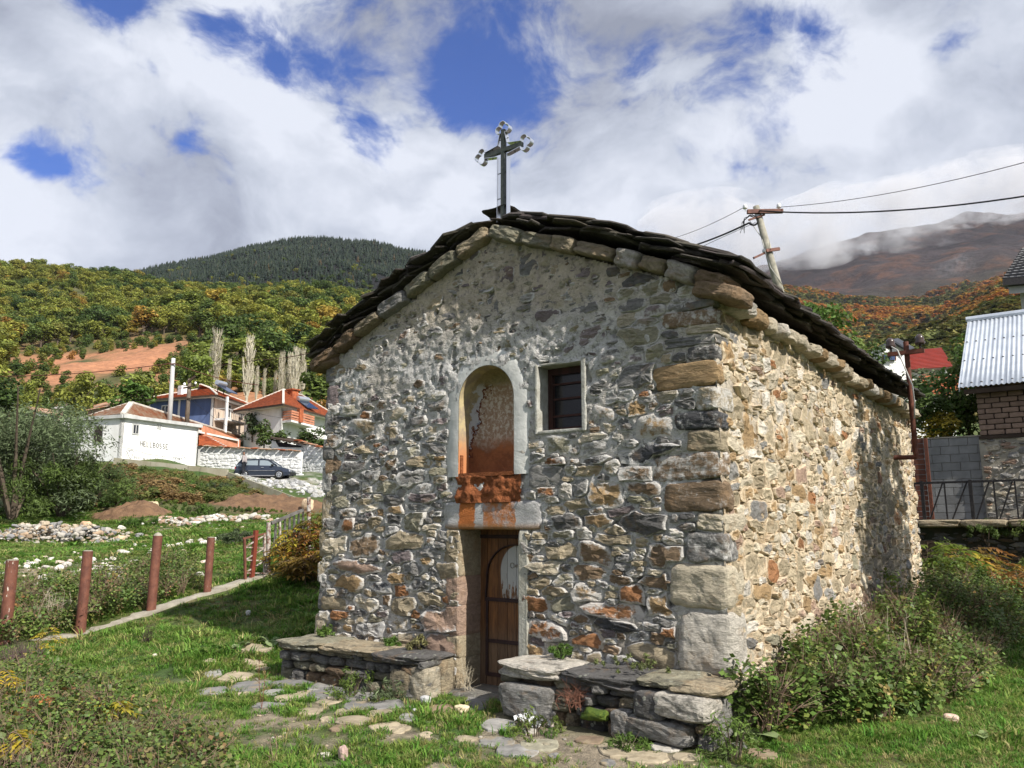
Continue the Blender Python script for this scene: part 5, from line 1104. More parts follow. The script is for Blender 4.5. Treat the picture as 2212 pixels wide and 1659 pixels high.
# lettering, written as strokes on the wall
FONT = {'H': [[(0, 0), (0, 1)], [(.7, 0), (.7, 1)], [(0, .5), (.7, .5)]], 'E': [[(.7, 1), (0, 1), (0, 0), (.7, 0)], [(0, .5), (.55, .5)]], 'L': [[(0, 1), (0, 0), (.6, 0)]], 'B': [[(0, 0), (0, 1), (.5, .95), (.6, .75), (.5, .55), (0, .5)], [(.5, .55), (.68, .28), (.5, .03), (0, 0)]],
 'O': [[(.35, 0), (.05, .2), (0, .5), (.05, .8), (.35, 1), (.62, .8), (.68, .5), (.62, .2), (.35, 0)]], 'S': [[(.62, .9), (.3, 1), (.05, .8), (.1, .58), (.5, .45), (.6, .2), (.35, 0), (.02, .08)]], 'C': [[(.62, .9), (.3, 1), (.05, .75), (.05, .3), (.3, 0), (.6, .1)]], 'e': [[(.62, .95), (.3, .9), (.08, .7), (.05, .35), (.25, .08), (.6, .05)], [(.08, .5), (.45, .52)]],
 'F': [[(.65, 1), (0, 1), (0, 0)], [(0, .52), (.5, .52)]], 'R': [[(0, 0), (0, 1), (.5, .95), (.6, .75), (.5, .55), (0, .5)], [(.25, .5), (.65, 0)]], 'T': [[(0, 1), (.7, 1)], [(.35, 1), (.35, 0)]], 'I': [[(.2, 0), (.2, 1)]], 'P': [[(0, 0), (0, 1), (.5, .95), (.6, .75), (.5, .5), (0, .45)]], 'Y': [[(0, 1), (.35, .5), (.7, 1)], [(.35, .5), (.35, 0)]], 'N': [[(0, 0), (0, 1), (.6, 0), (.6, 1)]], 'U': [[(0, 1), (0, .2), (.3, 0), (.6, .2), (.6, 1)]], 'i': [[(.2, 0), (.2, .6)]],
 'v': [[(0, .6), (.3, 0), (.6, .6)]]}
m_black = simple('black_spray_paint', (.03, .03, .035), bs=0); m_gpaint = simple('thin_grey_scrawl', (.15, .15, .16), bs=0)
def strokes(mb, pts, wpx): 
    Q = [onface(wk, 'C', x, y, .012) for x, y in pts]; wd = wpx / 1720 * 57
    for a, b_ in zip(Q[:-1], Q[1:]):
        if np.linalg.norm(b_ - a) > 1e-4: mb.bar(a, b_, .006, wd, up=wk.ab)
def text(s_, x0, y0, x1, y1, h, wpx, mt, nm='lettering'):
    mb = MB(); n = len(s_)
    for k, ch in enumerate(s_):
        if ch == ' ': continue
        ox = x0 + (x1 - x0) * k / n; oy = y0 + (y1 - y0) * k / n; adv = (x1 - x0) / n * .95
        for st in FONT[ch]: strokes(mb, [(ox + a * adv, oy - b_ * h + a * (y1 - y0) / n) for a, b_ in st], wpx)
    return mb.build(nm, mt, wk.root)
text('HELLBOSSE', 303.5, 962.5, 365, 970.5, 10.5, 2.3, m_black)
hb_ = MB(); strokes(hb_, [(277, 981), (273, 974), (276, 970), (279, 973), (281, 976)], 1.5); strokes(hb_, [(279, 974), (283, 971), (288, 974), (286, 984), (281, 991), (277, 983), (275, 977)], 1.5); hb_.build('heart_drawing', m_gpaint, wk.root)
text('PFFFIN', 290, 991, 314, 995, 6, 1.1, m_gpaint); text('LIiCRUvIiY', 318, 994, 373, 1001, 7, 1.1, m_gpaint); text('IFORTI', 375, 992, 399, 996, 5, 1.1, m_gpaint); text('ENF', 376, 1000, 392, 1003, 5, 1.1, m_gpaint)
dm = MB(); strokes(dm, [(265, 965), (290, 971), (318, 980), (350, 985), (372, 988), (400, 988)], .7); strokes(dm, [(371, 1002), (373, 990), (380, 983), (388, 981), (396, 984), (402, 992), (403, 1003)], .7); strokes(dm, [(265, 972), (272, 979), (276, 990)], .7); strokes(dm, [(351, 985), (352, 1000)], .6); dm.build('scrawled_lines', m_gpaint, wk.root)
# long house behind it, its old tiled roof running to the right
apx, apx2 = at(284, 869, 58.5), at(610 / 1.1573, 944.5, 76); e0, e1 = wk.B + (0, 0, .3) + wk.ab * .3, at(1491 / 2.91 / 1.1573 + 86.4, 946, 70)
lh_ = empty('long_house', (apx[0], apx[1], 6), 0, 'long low coral house with weathered brown tiles behind the white workshop', 'house')
eA, eB, eC = at(172, 904, 58.5), at(266, 893, 56), at(513, 949, 72); eD = eA + (eC - eB)
rt = empty('roof', eB); rt.parent = lh_; rt.matrix_parent_inverse = pinv(lh_)
def rows(p, q_, b_, a, n, mat, nm, par, step=.09):
    m = MB(); nrm = np.cross(q_ - p, b_ - p); nrm = nrm / np.linalg.norm(nrm); nrm = nrm if nrm[2] > 0 else -nrm
    for k in range(n):
        t0, t1 = k / n, min((k + 1.15) / n, 1); L0, L1 = p + (b_ - p) * t0, p + (b_ - p) * t1; R0, R1 = q_ + (a - q_) * t0, q_ + (a - q_) * t1
        m.add([L0 + nrm * step, R0 + nrm * step, R1 + nrm * .02, L1 + nrm * .02, L0, R0], [(0, 1, 2, 3), (4, 5, 1, 0)])
    return m.build(nm, mat, par)
rows(eB, eC, apx, apx2, 12, m_otile, 'tile_slope', rt); rows(eA, eB, apx, apx, 9, m_otile, 'tile_slope', rt); bkp = eA + (apx2 - apx); rows(bkp, eA, apx2, apx, 8, m_otile, 'tile_slope', rt)
m = MB(); m.bar(eB, apx, .35, .16); m.bar(apx, apx2, .30, .14); m.bar(eA, apx, .22, .12); m.bar(eB, eC, .14, .16); m.bar(apx2, eC, .2, .12); m.build('ridge_cap', m_ridge, rt)
m = MB(); c0, c1 = at(435, 930, 66), at(512, 950, 71.5); inn = np.array([.15, .25, 0]); m.prism([[*c0[:2], 5], [*c1[:2], 5], [*c1[:2], c1[2]], [*c0[:2], c0[2] + .4]], inn); m.build('wall', m_coral, lh_)
m = MB(); m.bar([*at(511, 950, 71.3)[:2], 5], at(511, 950, 71.3), .3); m.bar(at(430, 933, 65.5), at(514, 951, 71), .18, .14); m.build('trim', m_trim, lh_)
lo = empty('low_tiled_shed', at(430, 960, 63), 0, 'low shed with bright orange corrugated tiles between the workshop and the garden wall', 'shed')
pa, pb, pc, pd = at(429, 940, 66), at(449, 944, 66), at(492, 967, 63.5), at(429, 960.5, 62.3)
rows(pd, pc, pa, pb, 8, m_tile, 'tile_slope', lo, .12)
m = MB(); m.prism([[*pd[:2], 6], [*pc[:2], 6], [*pc[:2], pc[2] - .15], [*pd[:2], pd[2] - .1]], (.3, .6, 0)); m.build('wall', m_gray, lo); m = MB(); m.bar(pb, pc, .22, .12); m.build('ridge_cap', m_ridge, lo)
# tin lean-to at its left, ruined roofs behind
m_tin = simple('grey_sheet_metal', (.42, .44, .47), (.33, .34, .36), 2, .45, .5, bs=.2)
ln = empty('tin_lean_to', at(140, 985, 57), 0, 'lean-to with pale sheet metal roof against the workshop', 'lean-to'); p = [at(104, 972, 56), at(164, 967, 56), at(164, 940, 57.5), at(143, 947, 57.6)]
for k in range(4):
    m = MB(); t0, t1 = k / 4, (k + .97) / 4; m.prism([p[0] + (p[1] - p[0]) * t0, p[0] + (p[1] - p[0]) * t1, p[3] + (p[2] - p[3]) * t1, p[3] + (p[2] - p[3]) * t0], (0, 0, .05 + .02 * (k % 2))); m.build('metal_sheet', m_tin, ln)
m = MB(); m.prism([[*p[0][:2], 5], [*p[1][:2], 5], p[1] - (0, 0, .25), p[0] - (0, 0, .2)], (.2, .4, 0)); m.build('wall', m_gray, ln)
def rough_roof(label, pts, sag, mat, n, name='ruined_roof', wall=None):
    e = empty(name, pts[0], 0, label, 'roof'); r = np.random.default_rng(int(abs(pts[0][0]) * 10)); a, b_, c, d = pts
    for k in range(n):
        m = MB(); t0, t1 = k / n, (k + 1.2) / n; t1 = min(t1, 1); j = lambda: r.normal(0, sag, 3)
        m.prism([a + (d - a) * t0 + j(), b_ + (c - b_) * t0 + j(), b_ + (c - b_) * t1 + j(), a + (d - a) * t1 + j()], (0, 0, .08)); m.build('tile_row', mat, e)
    if wall: m = MB(); m.prism([[*a[:2], a[2] - 3], [*b_[:2], b_[2] - 3], b_ - (0, 0, .1), a - (0, 0, .1)], (.2, .4, 0)); m.build('wall', wall, e)
    return e
rough_roof('collapsing tiled roof with grey metal sheet behind the workshop roof', [at(190, 885, 66), at(262, 873, 66), at(255, 862, 70), at(212, 874, 70)], .12, m_otile, 6, wall=m_dwood)
rough_roof('sagging orange roof of a half hidden house at far left', [at(75, 888, 64), at(150, 905, 62), at(112, 885, 70), at(56, 878, 70)], .06, m_otile, 6, wall=m_white)
m = MB(); m.tube([at(144, 908, 61), at(144, 907, 60.9)], .0); 
d_ = at(147, 917, 60); m = MB(); V = [];  
for i in range(5):
    for k in range(16): t = 2 * math.pi * k / 16; rr_ = i / 4 * .62; V.append(d_ + RT * rr_ * math.cos(t) + UP * rr_ * math.sin(t) - FW * (rr_ ** 2 * .35))
dish = empty('satellite_dish', d_, 0, 'white satellite dish left of the white workshop', 'satellite dish')
obj('dish', V, [(i * 16 + k, i * 16 + (k + 1) % 16, (i + 1) * 16 + (k + 1) % 16, (i + 1) * 16 + k) for i in range(4) for k in range(16)], m_white, dish, smooth=True); m = MB(); m.bar(d_ - (0, 0, 1.6), d_ + HF * .1, .06); m.bar(d_, d_ - FW * .5, .03); m.build('mount', m_gray, dish)
# blue two-storey house
bh = House('two storey blue house with red hipped roof, white trim and balcony', at(322, 862, 74.5), at(462, 857, 72), at(549, 884, 80), 8.5)
bh.walls(m_blue, m_cream); bh.hip(1.9, .8, m_tile, ridge=.62, rows=13); op(bh, 'A', 350, 876.5, 364, 892); op(bh, 'C', 487, 876, 498, 899); op(bh, 'C', 518, 887, 524, 903, mf=m_dwood)
m = MB(); 
for t in (0.0, .5, 1.0): m.prism([bh.P('A', min(t, .97), 8.6, .0), bh.P('A', min(t, .97) + .03, 8.6, .0), bh.P('A', min(t, .97) + .03, bh.ez, 0), bh.P('A', min(t, .97), bh.ez, 0)], bh.P('A', 0, 0, .05) - bh.P('A', 0, 0))
m.build('corner_pilaster', m_trim, bh.root)
def balcony(h, fc, t0, t1, z, dep, mrail, solid=False, name='balcony'):
    e = empty(name, h.P(fc, t0, z)); e.parent = h.root; e.matrix_parent_inverse = pinv(h.root)
    m = MB(); m.prism([h.P(fc, t0, z), h.P(fc, t1, z), h.P(fc, t1, z, dep), h.P(fc, t0, z, dep)], (0, 0, .18)); m.build('slab', m_trim, e)
    m = MB()
    if solid:
        for zz in (.28, .5, .74, .95): m.bar(h.P(fc, t0, z + zz, dep), h.P(fc, t1, z + zz, dep), .05, .16); m.bar(h.P(fc, t0, z + zz, 0), h.P(fc, t0, z + zz, dep), .05, .16)
    else:
        m.bar(h.P(fc, t0, z + 1.05, dep), h.P(fc, t1, z + 1.05, dep), .06); m.bar(h.P(fc, t0, z + 1.05, 0), h.P(fc, t0, z + 1.05, dep), .05)
        for k in range(13): t = t0 + (t1 - t0) * k / 12; m.bar(h.P(fc, t, z + .15, dep), h.P(fc, t, z + 1.05, dep), .03)
    m.build('railing', mrail, e); return e
balcony(bh, 'C', .04, .55, tz(bh, 'C', 480, 912)[1], 1.3, m_gray); m = MB(); m.bar(bh.P('C', .55, 8.6, 1.3), bh.P('C', .55, bh.ez, 1.3), .3); m.bar(bh.P('C', .04, 8.6, 1.3), bh.P('C', .04, bh.ez, 1.3), .2); m.build('column', m_trim, bh.root)
solar(bh.root, bh.B + bh.cb * 2.6 + bh.ab * .9 + (0, 0, .9), -bh.ab, .85)
m = MB(); c = at(393, 858, 74.5); m.box((c[0] - .3, c[1] - .3, c[2] - .5), (c[0] + .3, c[1] + .3, c[2] + 1.1)); m.build('chimney', m_trim, bh.root)
# white two-storey house
wh = House('two storey white house with hipped orange roof and striped balcony', at(530, 878, 73), at(609, 878, 70), at(724, 909, 80), 8.0)
wh.walls(m_white); wh.hip(2.3, .9, m_tile, ridge=.60, rows=14); op(wh, 'C', 632, 888, 641, 905, mf=m_dwood); op(wh, 'C', 660, 900, 669, 915, mf=m_dwood)
balcony(wh, 'C', .02, .42, tz(wh, 'C', 640, 920)[1], 1.2, m_coral, True); m = MB(); pz = tz(wh, 'C', 640, 920)[1]; m.bar(wh.P('C', .16, pz + .1, 1.22), wh.P('C', .16, pz + 1.35, 1.22), .42); m.build('balcony_pillar', m_tile, wh.root)
solar(wh.root, wh.B + wh.cb * 4.2 + wh.ab * .4 + (0, 0, .5), -wh.ab, .85); m = MB(); c = at(633, 852, 74.5); m.box((c[0] - .35, c[1] - .35, c[2] - 1), (c[0] + .35, c[1] + .35, c[2] + .4)); m.box((c[0] - .5, c[1] - .5, c[2] + .4), (c[0] + .5, c[1] + .5, c[2] + .5)); m.build('chimney', m_tile, wh.root)
# whitewashed garden wall, built of stones, with tile coping
m_wst = simple('whitewashed_stone', (.78, .78, .78), (.58, .58, .58), 3.0, .9, bs=.8, bd=.05, bscale=5, detail=8)
def gardenwall(label, a, b_, zb, sd, fill):
    e = empty('garden_wall', a, 0, label, 'wall', 'whitewashed garden walls'); L_ = np.linalg.norm((b_ - a)[:2]); d = np.array([*(b_ - a)[:2], 0]) / L_; n = np.array([d[1], -d[0], 0]); n = n if n @ (CAM - a) > 0 else -n
    m = MB(); m.prism([[*a[:2], zb], [*b_[:2], zb], b_, a], -n * .4); m.build('wall_core', m_wst, e)
    V, F = rockmesh((1, .16, 1), sd, 3, .12, 5); me = [mesh('stone', rockmesh((1, .14, 1), sd + k, 3, .14, 4.5)[0], F, m_wst, None, False) for k in range(4)]
    r = np.random.default_rng(sd); z = zb + .1; cnt = 0; st = MB()
    ang_ = math.atan2(d[1], d[0])
    while z < max(a[2], b_[2]) - .08:
        h_ = r.uniform(.13, .34); s_ = r.uniform(0, .3)
        while s_ < L_ - .1:
            w_s = r.uniform(.25, .65); zz = a[2] + (b_[2] - a[2]) * s_ / L_
            if z + h_ < zz:
                p = a + d * (s_ + w_s / 2) + n * .01; loc = (p[0], p[1], z + h_ / 2 + r.uniform(-.06, .06))
                if cnt < fill: link('stone', me[r.integers(4)], e, loc, (0, r.uniform(-.16, .16), ang_), (w_s * r.uniform(.8, 1.15), r.uniform(.7, 1.1), h_ * r.uniform(.8, 1.25))); cnt += 1
                else:
                    Vk, Fk = rockmesh((w_s * .97, .14, h_ * .97), cnt + 3, 2, .12, 4.5); R = np.array(Euler((0, 0, ang_)).to_matrix()); st.add(Vk @ R.T + loc, Fk); cnt += 1
            s_ += w_s
        z += h_
    if st.n: st.build('small_stones', m_wst, e)['kind'] = 'stuff'
    nt_ = int(L_ / .55)
    for k in range(nt_):
        p = a + (b_ - a) * (k + .5) / nt_; m = MB(); V, F = rockmesh((.56, .62, .10), sd + k, 3, .1, 5); R = np.array(Euler((0, r.uniform(-.08, .08), ang_)).to_matrix()); m.add(V @ R.T + p + n * .08 + (0, 0, .05 + r.uniform(-.02, .03)), F); m.build('coping_tile', m_otile if k % 4 else m_tile, e)
gardenwall('long whitewashed stone wall with tile coping behind the dark car', at(427, 964, 62.5), at(650, 975, 61), 5.2, 800, 250)
gardenwall('second whitewashed wall, higher at its left end, next to the chapel corner', at(640, 952, 63.5), at(730, 976, 61), 5.0, 840, 150)
bx = empty('outbuilding', at(600, 950, 64), 0, 'small white outbuilding with dark open front under a mono-pitch roof', 'outbuilding'); m = MB(); a, b_ = at(587, 951, 64), at(652, 962, 63); m.prism([[*a[:2], 6], [*b_[:2], 6], b_ - (0, 0, .1), a], HF * 3); m.build('wall', m_white, bx)
m = MB(); m.prism([at(596, 953, 63.9), at(652, 963, 62.9), at(650, 966, 62.9), at(597, 965, 63.9)], -HF * .04); m.build('dark_opening', m_dark, bx); m = MB(); m.prism([at(584, 947, 63.6), at(660, 961, 62.6), at(665, 955, 66), at(590, 942, 67)], (0, 0, .12)); m.build('roof', m_dwood, bx)
# concrete retaining wall of the lane
m_rw = simple('board_marked_concrete', (.42, .39, .31), (.30, .27, .19), .8, .95, bs=.6, bd=.04, bscale=4, stretch=(1, 1, .5), detail=8)
rw = empty('retaining_wall', at(491, 1030, 50), 0, 'low concrete retaining wall below the lane, sloping down at its right end', 'wall'); n = HF * .3
a, b_, c, d = at(245, 988, 52), at(491, 1013.5, 50), at(491.5, 1019, 49.8), at(652, 1079, 45.5)
for k in range(3): t0, t1 = k / 3 + .002, (k + 1) / 3 - .002; p, q_ = a + (b_ - a) * t0, a + (b_ - a) * t1; m = MB(); m.prism([[*p[:2], 3.2], [*q_[:2], 3.2], q_, p], n); m.build('panel', m_rw, rw)
for k in range(2): t0, t1 = k / 2 + .002, (k + 1) / 2 - .002; p, q_ = c + (d - c) * t0, c + (d - c) * t1; m = MB(); m.prism([[*p[:2], 1.8], [*q_[:2], 1.8], q_, p], n); m.build('panel', m_rw, rw)
# ------------------------------------------------------------------ car and the man behind it
def loft(mb, secs, col=None):
    n = len(secs[0]); V = [p for s in secs for p in s]; F = [(i * n + k, (i + 1) * n + k, (i + 1) * n + (k + 1) % n, i * n + (k + 1) % n) for i in range(len(secs) - 1) for k in range(n)] + [tuple(range(n)), tuple((len(secs) - 1) * n + k for k in range(n))[::-1]]; mb.add(V, F, col)
m_car, q = material('dark_blue_grey_car_paint', .25, .3, .6); setc(q, (.035, .045, .07)); m_tyre = simple('tyre_rubber', (.02, .02, .02), bs=0); m_rim, q = material('alloy_rim', .3, .8); setc(q, (.55, .56, .58)); m_cglass, q = material('car_glass', .08, spec=.7); setc(q, (.22, .26, .29)); m_bk = simple('black_trim', (.02, .02, .022), bs=0, rough=.5); m_red = simple('tail_lamp', (.4, .02, .02), rough=.3, bs=0)
cp = at(573, 1034.8, 58.5); cz = cp[2]; car = empty('parked_car', (cp[0], cp[1], cz), 0, 'dark blue grey three door hatchback parked against the whitewashed wall', 'car')
CXd = RT; CYd = HF
def cpt(x, y, z): return np.array([cp[0], cp[1], cz]) + CXd * x + CYd * y + np.array((0, 0, z))
xs_ = [(-2.0, .42, .80), (-1.96, .30, .92), (-1.80, .24, .98), (-1.0, .20, .97), (.4, .20, .94), (.95, .20, .92), (1.5, .22, .80), (1.86, .26, .70), (2.0, .36, .60)]
sec = []
for x, zb_, zt_ in xs_: w_c = .82 * (1 - .10 * (abs(x) / 2) ** 4); sec.append([cpt(x, -w_c + .03, zb_), cpt(x, -w_c, (zb_ + zt_) / 2), cpt(x, -w_c + .06, zt_), cpt(x, w_c - .06, zt_), cpt(x, w_c, (zb_ + zt_) / 2), cpt(x, w_c - .03, zb_)])
m = MB(); loft(m, sec); o = m.build('body', m_car, car, smooth=False)
gh = [(-1.93, .95, .66), (-1.62, 1.36, .58), (-1.2, 1.41, .57), (.05, 1.41, .56), (.36, 1.36, .58), (1.02, .92, .68)]
m = MB(); loft(m, [[cpt(x, -(.74), .90), cpt(x, -w_c, z), cpt(x, w_c, z), cpt(x, .74, .90)] for x, z, w_c in gh]); m.build('cabin_glass', m_cglass, car)
m = MB()
for x0, z0, x1, z1, y0, y1 in [(-1.93, .95, -1.62, 1.37, .70, .595), (-1.62, 1.37, .05, 1.42, .595, .58), (.05, 1.42, .36, 1.37, .58, .59), (.36, 1.37, 1.02, .93, .59, .70), (-1.25, .95, -1.3, 1.39, .73, .60), (-.30, .95, -.34, 1.40, .73, .60)]:
    for sg in (-1, 1): m.bar(cpt(x0, sg * y0, z0), cpt(x1, sg * y1, z1), .075)
m.prism([cpt(-1.62, -.59, 1.385), cpt(.36, -.59, 1.385), cpt(.36, .59, 1.385), cpt(-1.62, .59, 1.385)], (0, 0, .045)); m.prism([cpt(-1.93, -.7, .94), cpt(-1.62, -.6, 1.36), cpt(-1.3, -.595, 1.38), cpt(-1.3, -.735, .94)], CYd * .01); m.build('roof_and_pillars', m_car, car)
for x in (-1.28, 1.22):
    for sg in (-1, 1):
        wq = empty('wheel', cpt(x, sg * .76, .30)); wq.parent = car; wq.matrix_parent_inverse = pinv(car)
        m = MB(); m.tube([cpt(x, sg * .66, .30), cpt(x, sg * .68, .30), cpt(x, sg * .82, .30), cpt(x, sg * .835, .30)], [.27, .30, .30, .27], 24); m.build('tyre', m_tyre, wq)
        m = MB(); m.tube([cpt(x, sg * .83, .30), cpt(x, sg * .842, .30)], [.205, .19], 20); m.build('rim', m_rim, wq)
        m = MB()
        for k in range(5): t = k * 2 * math.pi / 5 + .3; m.tube([cpt(x + .115 * math.cos(t), sg * .842, .30 + .115 * math.sin(t)), cpt(x + .115 * math.cos(t), sg * .847, .30 + .115 * math.sin(t))], .042, 8)
        m.build('rim_gap', m_bk, wq)
m = MB(); m.bar(cpt(-1.0, -.835, .58), cpt(.9, -.835, .58), .02, .03); m.bar(cpt(-.95, -.80, .215), cpt(.9, -.80, .215), .04, .06); m.build('side_moulding', simple('grey_moulding', (.25, .25, .27), bs=0), car)
m = MB(); m.bar(cpt(-.1, -.84, .80), cpt(.1, -.84, .80), .02, .035); m.build('door_handle', m_rim, car); m = MB(); m.box((0, 0, 0), (0, 0, 0)); 
m = MB(); V, F = rockmesh((.2, .16, .13), 3, 4, .05, 3); m.add(np.array([cpt(.72 + v[0], -.86 + v[1], .98 + v[2]) for v in V]), F); m.build('mirror', m_bk, car)
m = MB(); m.prism([cpt(1.93, -.8, .5), cpt(2.01, -.62, .5), cpt(2.0, -.6, .62), cpt(1.9, -.78, .64)], (0, 0, .02)); m.bar(cpt(1.96, -.7, .56), cpt(1.99, -.45, .56), .06, .13); m.build('headlight', m_rim, car); m = MB(); m.bar(cpt(-1.99, -.78, .78), cpt(-1.99, -.55, .78), .05, .16); m.build('tail_light', m_red, car)
m = MB(); m.bar(cpt(-2.03, -.7, .48), cpt(-2.03, .7, .48), .1, .2); m.bar(cpt(2.0, -.7, .4), cpt(2.0, .7, .4), .1, .18); m.build('bumper', m_bk, car)
# people
m_skin = simple('skin', (.36, .20, .14), bs=0, rough=.6); m_shirt = simple('pale_grey_shirt', (.42, .37, .37), bs=.3, bscale=12); m_trou = simple('dark_trousers', (.02, .022, .03), bs=.2); m_cap = simple('dark_flat_cap', (.06, .05, .05), bs=.2)
def figure(label, base, face, pose):
    root = empty('person', base, 0, label, 'person'); f = unit(np.array([*face, 0.])); s = np.array([-f[1], f[0], 0]); P = lambda a, b_, z: np.array(base) + f * a + s * b_ + np.array((0, 0, z))
    def skin(nm, vs, es, rad, mt):
        me = bpy.data.meshes.new(nm); me.from_pydata([tuple(P(*v)) for v in vs], es, []); me.materials.append(mt); o = link(nm, me, root)
        o.modifiers.new('skin', 'SKIN'); d = me.skin_vertices[0].data
        for i, r in enumerate(rad): d[i].radius = (r, r); d[i].use_root = i == 0
        sb = o.modifiers.new('sub', 'SUBSURF'); sb.levels = 1; sb.render_levels = 1; return o
    skin('body', pose['v'], pose['e'], pose['r'], m_skin)
    skin('shirt', pose['sv'], pose['se'], pose['sr'], m_shirt); skin('trousers', pose['tv'], pose['te'], pose['tr'], m_trou)
    V, F = rockmesh((.17, .15, .22), 5, 6, .02, 2.3); hp = P(*pose['head']); obj('head', V + hp, F, m_skin, root, smooth=True)
    V, F = rockmesh((.24, .19, .07), 6, 6, .02, 2.6); obj('flat_cap', V + hp + f * .02 + (0, 0, .09), F, m_cap, root, smooth=True)
    m = MB(); m.tube([hp + f * .075 + (0, 0, -.005), hp + f * .115 + (0, 0, -.03)], [.01, .018], 6); m.build('nose', m_skin, root)
    m = MB(); m.tube([P(-.03, .1, .04), P(.14, .1, .035)], [.05, .035], 8); m.tube([P(-.03, -.1, .04), P(.14, -.1, .035)], [.05, .035], 8); m.build('shoes', m_bk, root); return root
stand = dict(v=[(0, 0, 1.38), (.02, 0, 1.50), (-.02, .26, .86), (.01, .27, .78), (-.02, -.26, .86), (.01, -.27, .78)], e=[(0, 1), (2, 3), (4, 5)], r=[.06, .05, .045, .035, .045, .035],
 sv=[(-.02, 0, .92), (-.02, 0, 1.15), (0, 0, 1.36), (0, 0, 1.42), (0, .19, 1.37), (-.05, .24, 1.10), (-.02, .26, .90), (0, -.19, 1.37), (-.05, -.24, 1.10), (-.02, -.26, .90)], se=[(0, 1), (1, 2), (2, 3), (2, 4), (4, 5), (5, 6), (2, 7), (7, 8), (8, 9)], sr=[.16, .165, .15, .07, .075, .058, .05, .075, .058, .05],
 tv=[(-.02, 0, .95), (-.02, .09, .86), (.0, .11, .48), (-.03, .11, .10), (-.02, -.09, .86), (.02, -.11, .48), (-.02, -.11, .10)], te=[(0, 1), (1, 2), (2, 3), (0, 4), (4, 5), (5, 6)], tr=[.15, .11, .08, .065, .11, .08, .065], head=(.05, 0, 1.60))
pb_ = at(524.5, 1041, 57.6); figure('man in pale shirt, dark trousers and cap standing behind the car', (pb_[0], pb_[1], max(pb_[2], float(gz(pb_[0], pb_[1])))), (-RT[0] * .9 + .1, -RT[1] * .9 + .2), stand)
m = MB(); V, F = rockmesh((.2, .2, .25), 9, 4, .03, 2.3); m.add(np.array([cpt(.35 + v[0], -.3 + v[1], 1.12 + v[2]) for v in V]), F); tag(m.build('person', m_skin, None), 'driver sitting behind the wheel of the dark hatchback', 'person')
# ------------------------------------------------------------------ terrace and buildings on the right
TY = 13.0; ZTER = 1.74
m_soil = simple('dark_terrace_soil', (.06, .05, .035), (.03, .035, .02), 5, .95, bs=.8, bd=.03, bscale=20)
m = MB(); m.box((-3.4, TY + .3, -.3), (14, 40, ZTER - .02)); tag(m.build('terrace', m_soil), 'raised earth terrace behind the chapel', kind='structure')
m_dstone = stone_material('shaded_dark_stone', .40, (.22, .22, .2), (1, 1, 2), .9)
tw = empty('terrace_wall', (-1, TY, .2), 0, 'dark rough stone terrace wall with earth lip under the black railing', 'wall')
r = np.random.default_rng(14); m = MB(); m.box((-3.3, TY + .12, -.3), (8, TY + .35, ZTER - .02)); m.build('core', m_soil, tw)
ti = layout(-3.2, 4.0, .0, 1.5, lambda x, z: x > -9, [], [(.2, 120), (.13, 400), (.08, 800), (.05, 700)], lambda x, z: 1.2, res=.025, K=14, seed=31)
def tto(x, z, h): return np.stack([x, TY + .12 - h, z], 1)
weld_stones(ti, tto, m_dstone, tw, lambda x, z, r: palette(['dark', 'grey', 'brown', 'slate'][r.integers(4)]) * r.uniform(.5, .9), lambda s, r: r.uniform(.03, .07), 120, 'stone', 'small_stones', 33)
for k in range(9):
    x = -3.2 + k * .85; rock('coping_stone', (x + .42, TY + .12, ZTER - .05), (.86, .5, .16), m_dstone, tw, seed=650 + k, n=6, amp=.08, p=6, col=palette('tan') * .8)
# black railing
RY = TY + .05; m_blk = simple('black_painted_iron', (.025, .024, .026), (.045, .04, .04), 20, .5, .4, bs=.2)
rl = empty('railing', (-1.5, RY, ZTER), 0, 'black iron railing with zigzag bars before the grey block wall', 'railing')
def ry(px, py): return onY(px, py, RY)
tp0, tp1 = ry(1985, 1041), ry(2300, 1036); bt0, bt1 = ry(1985, 1122), ry(2300, 1126); ztop = (tp0[2] + tp1[2]) / 2; zbot = ZTER + .10; ztop = ry(2060, 1041)[2]; zbot = ry(2060, 1123)[2]
def rbar(nm, x0, z0, x1, z1, w): m = MB(); m.bar((x0, RY, z0), (x1, RY, z1), w, up=(0, 1, 0)); return m.build(nm, m_blk, rl)
xs = lambda px: ry(px, 1080)[0]
rbar('top_rail', xs(1975), ztop, xs(2400), ztop, .045); rbar('bottom_rail', xs(1975), zbot, xs(2400), zbot, .04)
for px in (1994, 2099, 2230, 2345): rbar('post', xs(px), zbot - .12, xs(px), ztop + .04, .065)
for px in (2043, 2055 + 95, 2196, 2262, 2305): rbar('bar', xs(px), zbot, xs(px), ztop, .03)
for (a, b_) in ((2005, 2040), (2053, 2093), (2105, 2141), (2155, 2192), (2205, 2228), (2240, 2262)): rbar('diagonal_bar', xs(a), zbot, xs(b_), ztop, .028)
# brown corrugated gate post beside the chapel corner
m = MB(); y_ = 14.2; xa, xb = onY(1984, 1000, y_)[0], onY(2003, 1000, y_)[0]; zt_ = onY(1995, 946, y_)[2]
gp = empty('brown_metal_gate', (xb, y_, ZTER), 0, 'rust brown profiled metal gate edge between the chapel corner and block wall', 'gate')
m.box((xb - .03, y_ - .03, ZTER - .1), (xb + .04, y_ + .04, zt_)); m.build('gate_post', m_rust, gp)
for k in range(16): m = MB(); z0 = ZTER + k * (zt_ - ZTER) / 16; m.prism([(xa - .8, y_, z0), (xa - .8, y_ + .05, z0 + .05), (xa - .8, y_, z0 + (zt_ - ZTER) / 16 - .01)], (xb - xa + .75, 0, 0)); m.build('ribbed_panel', m_rust, gp)
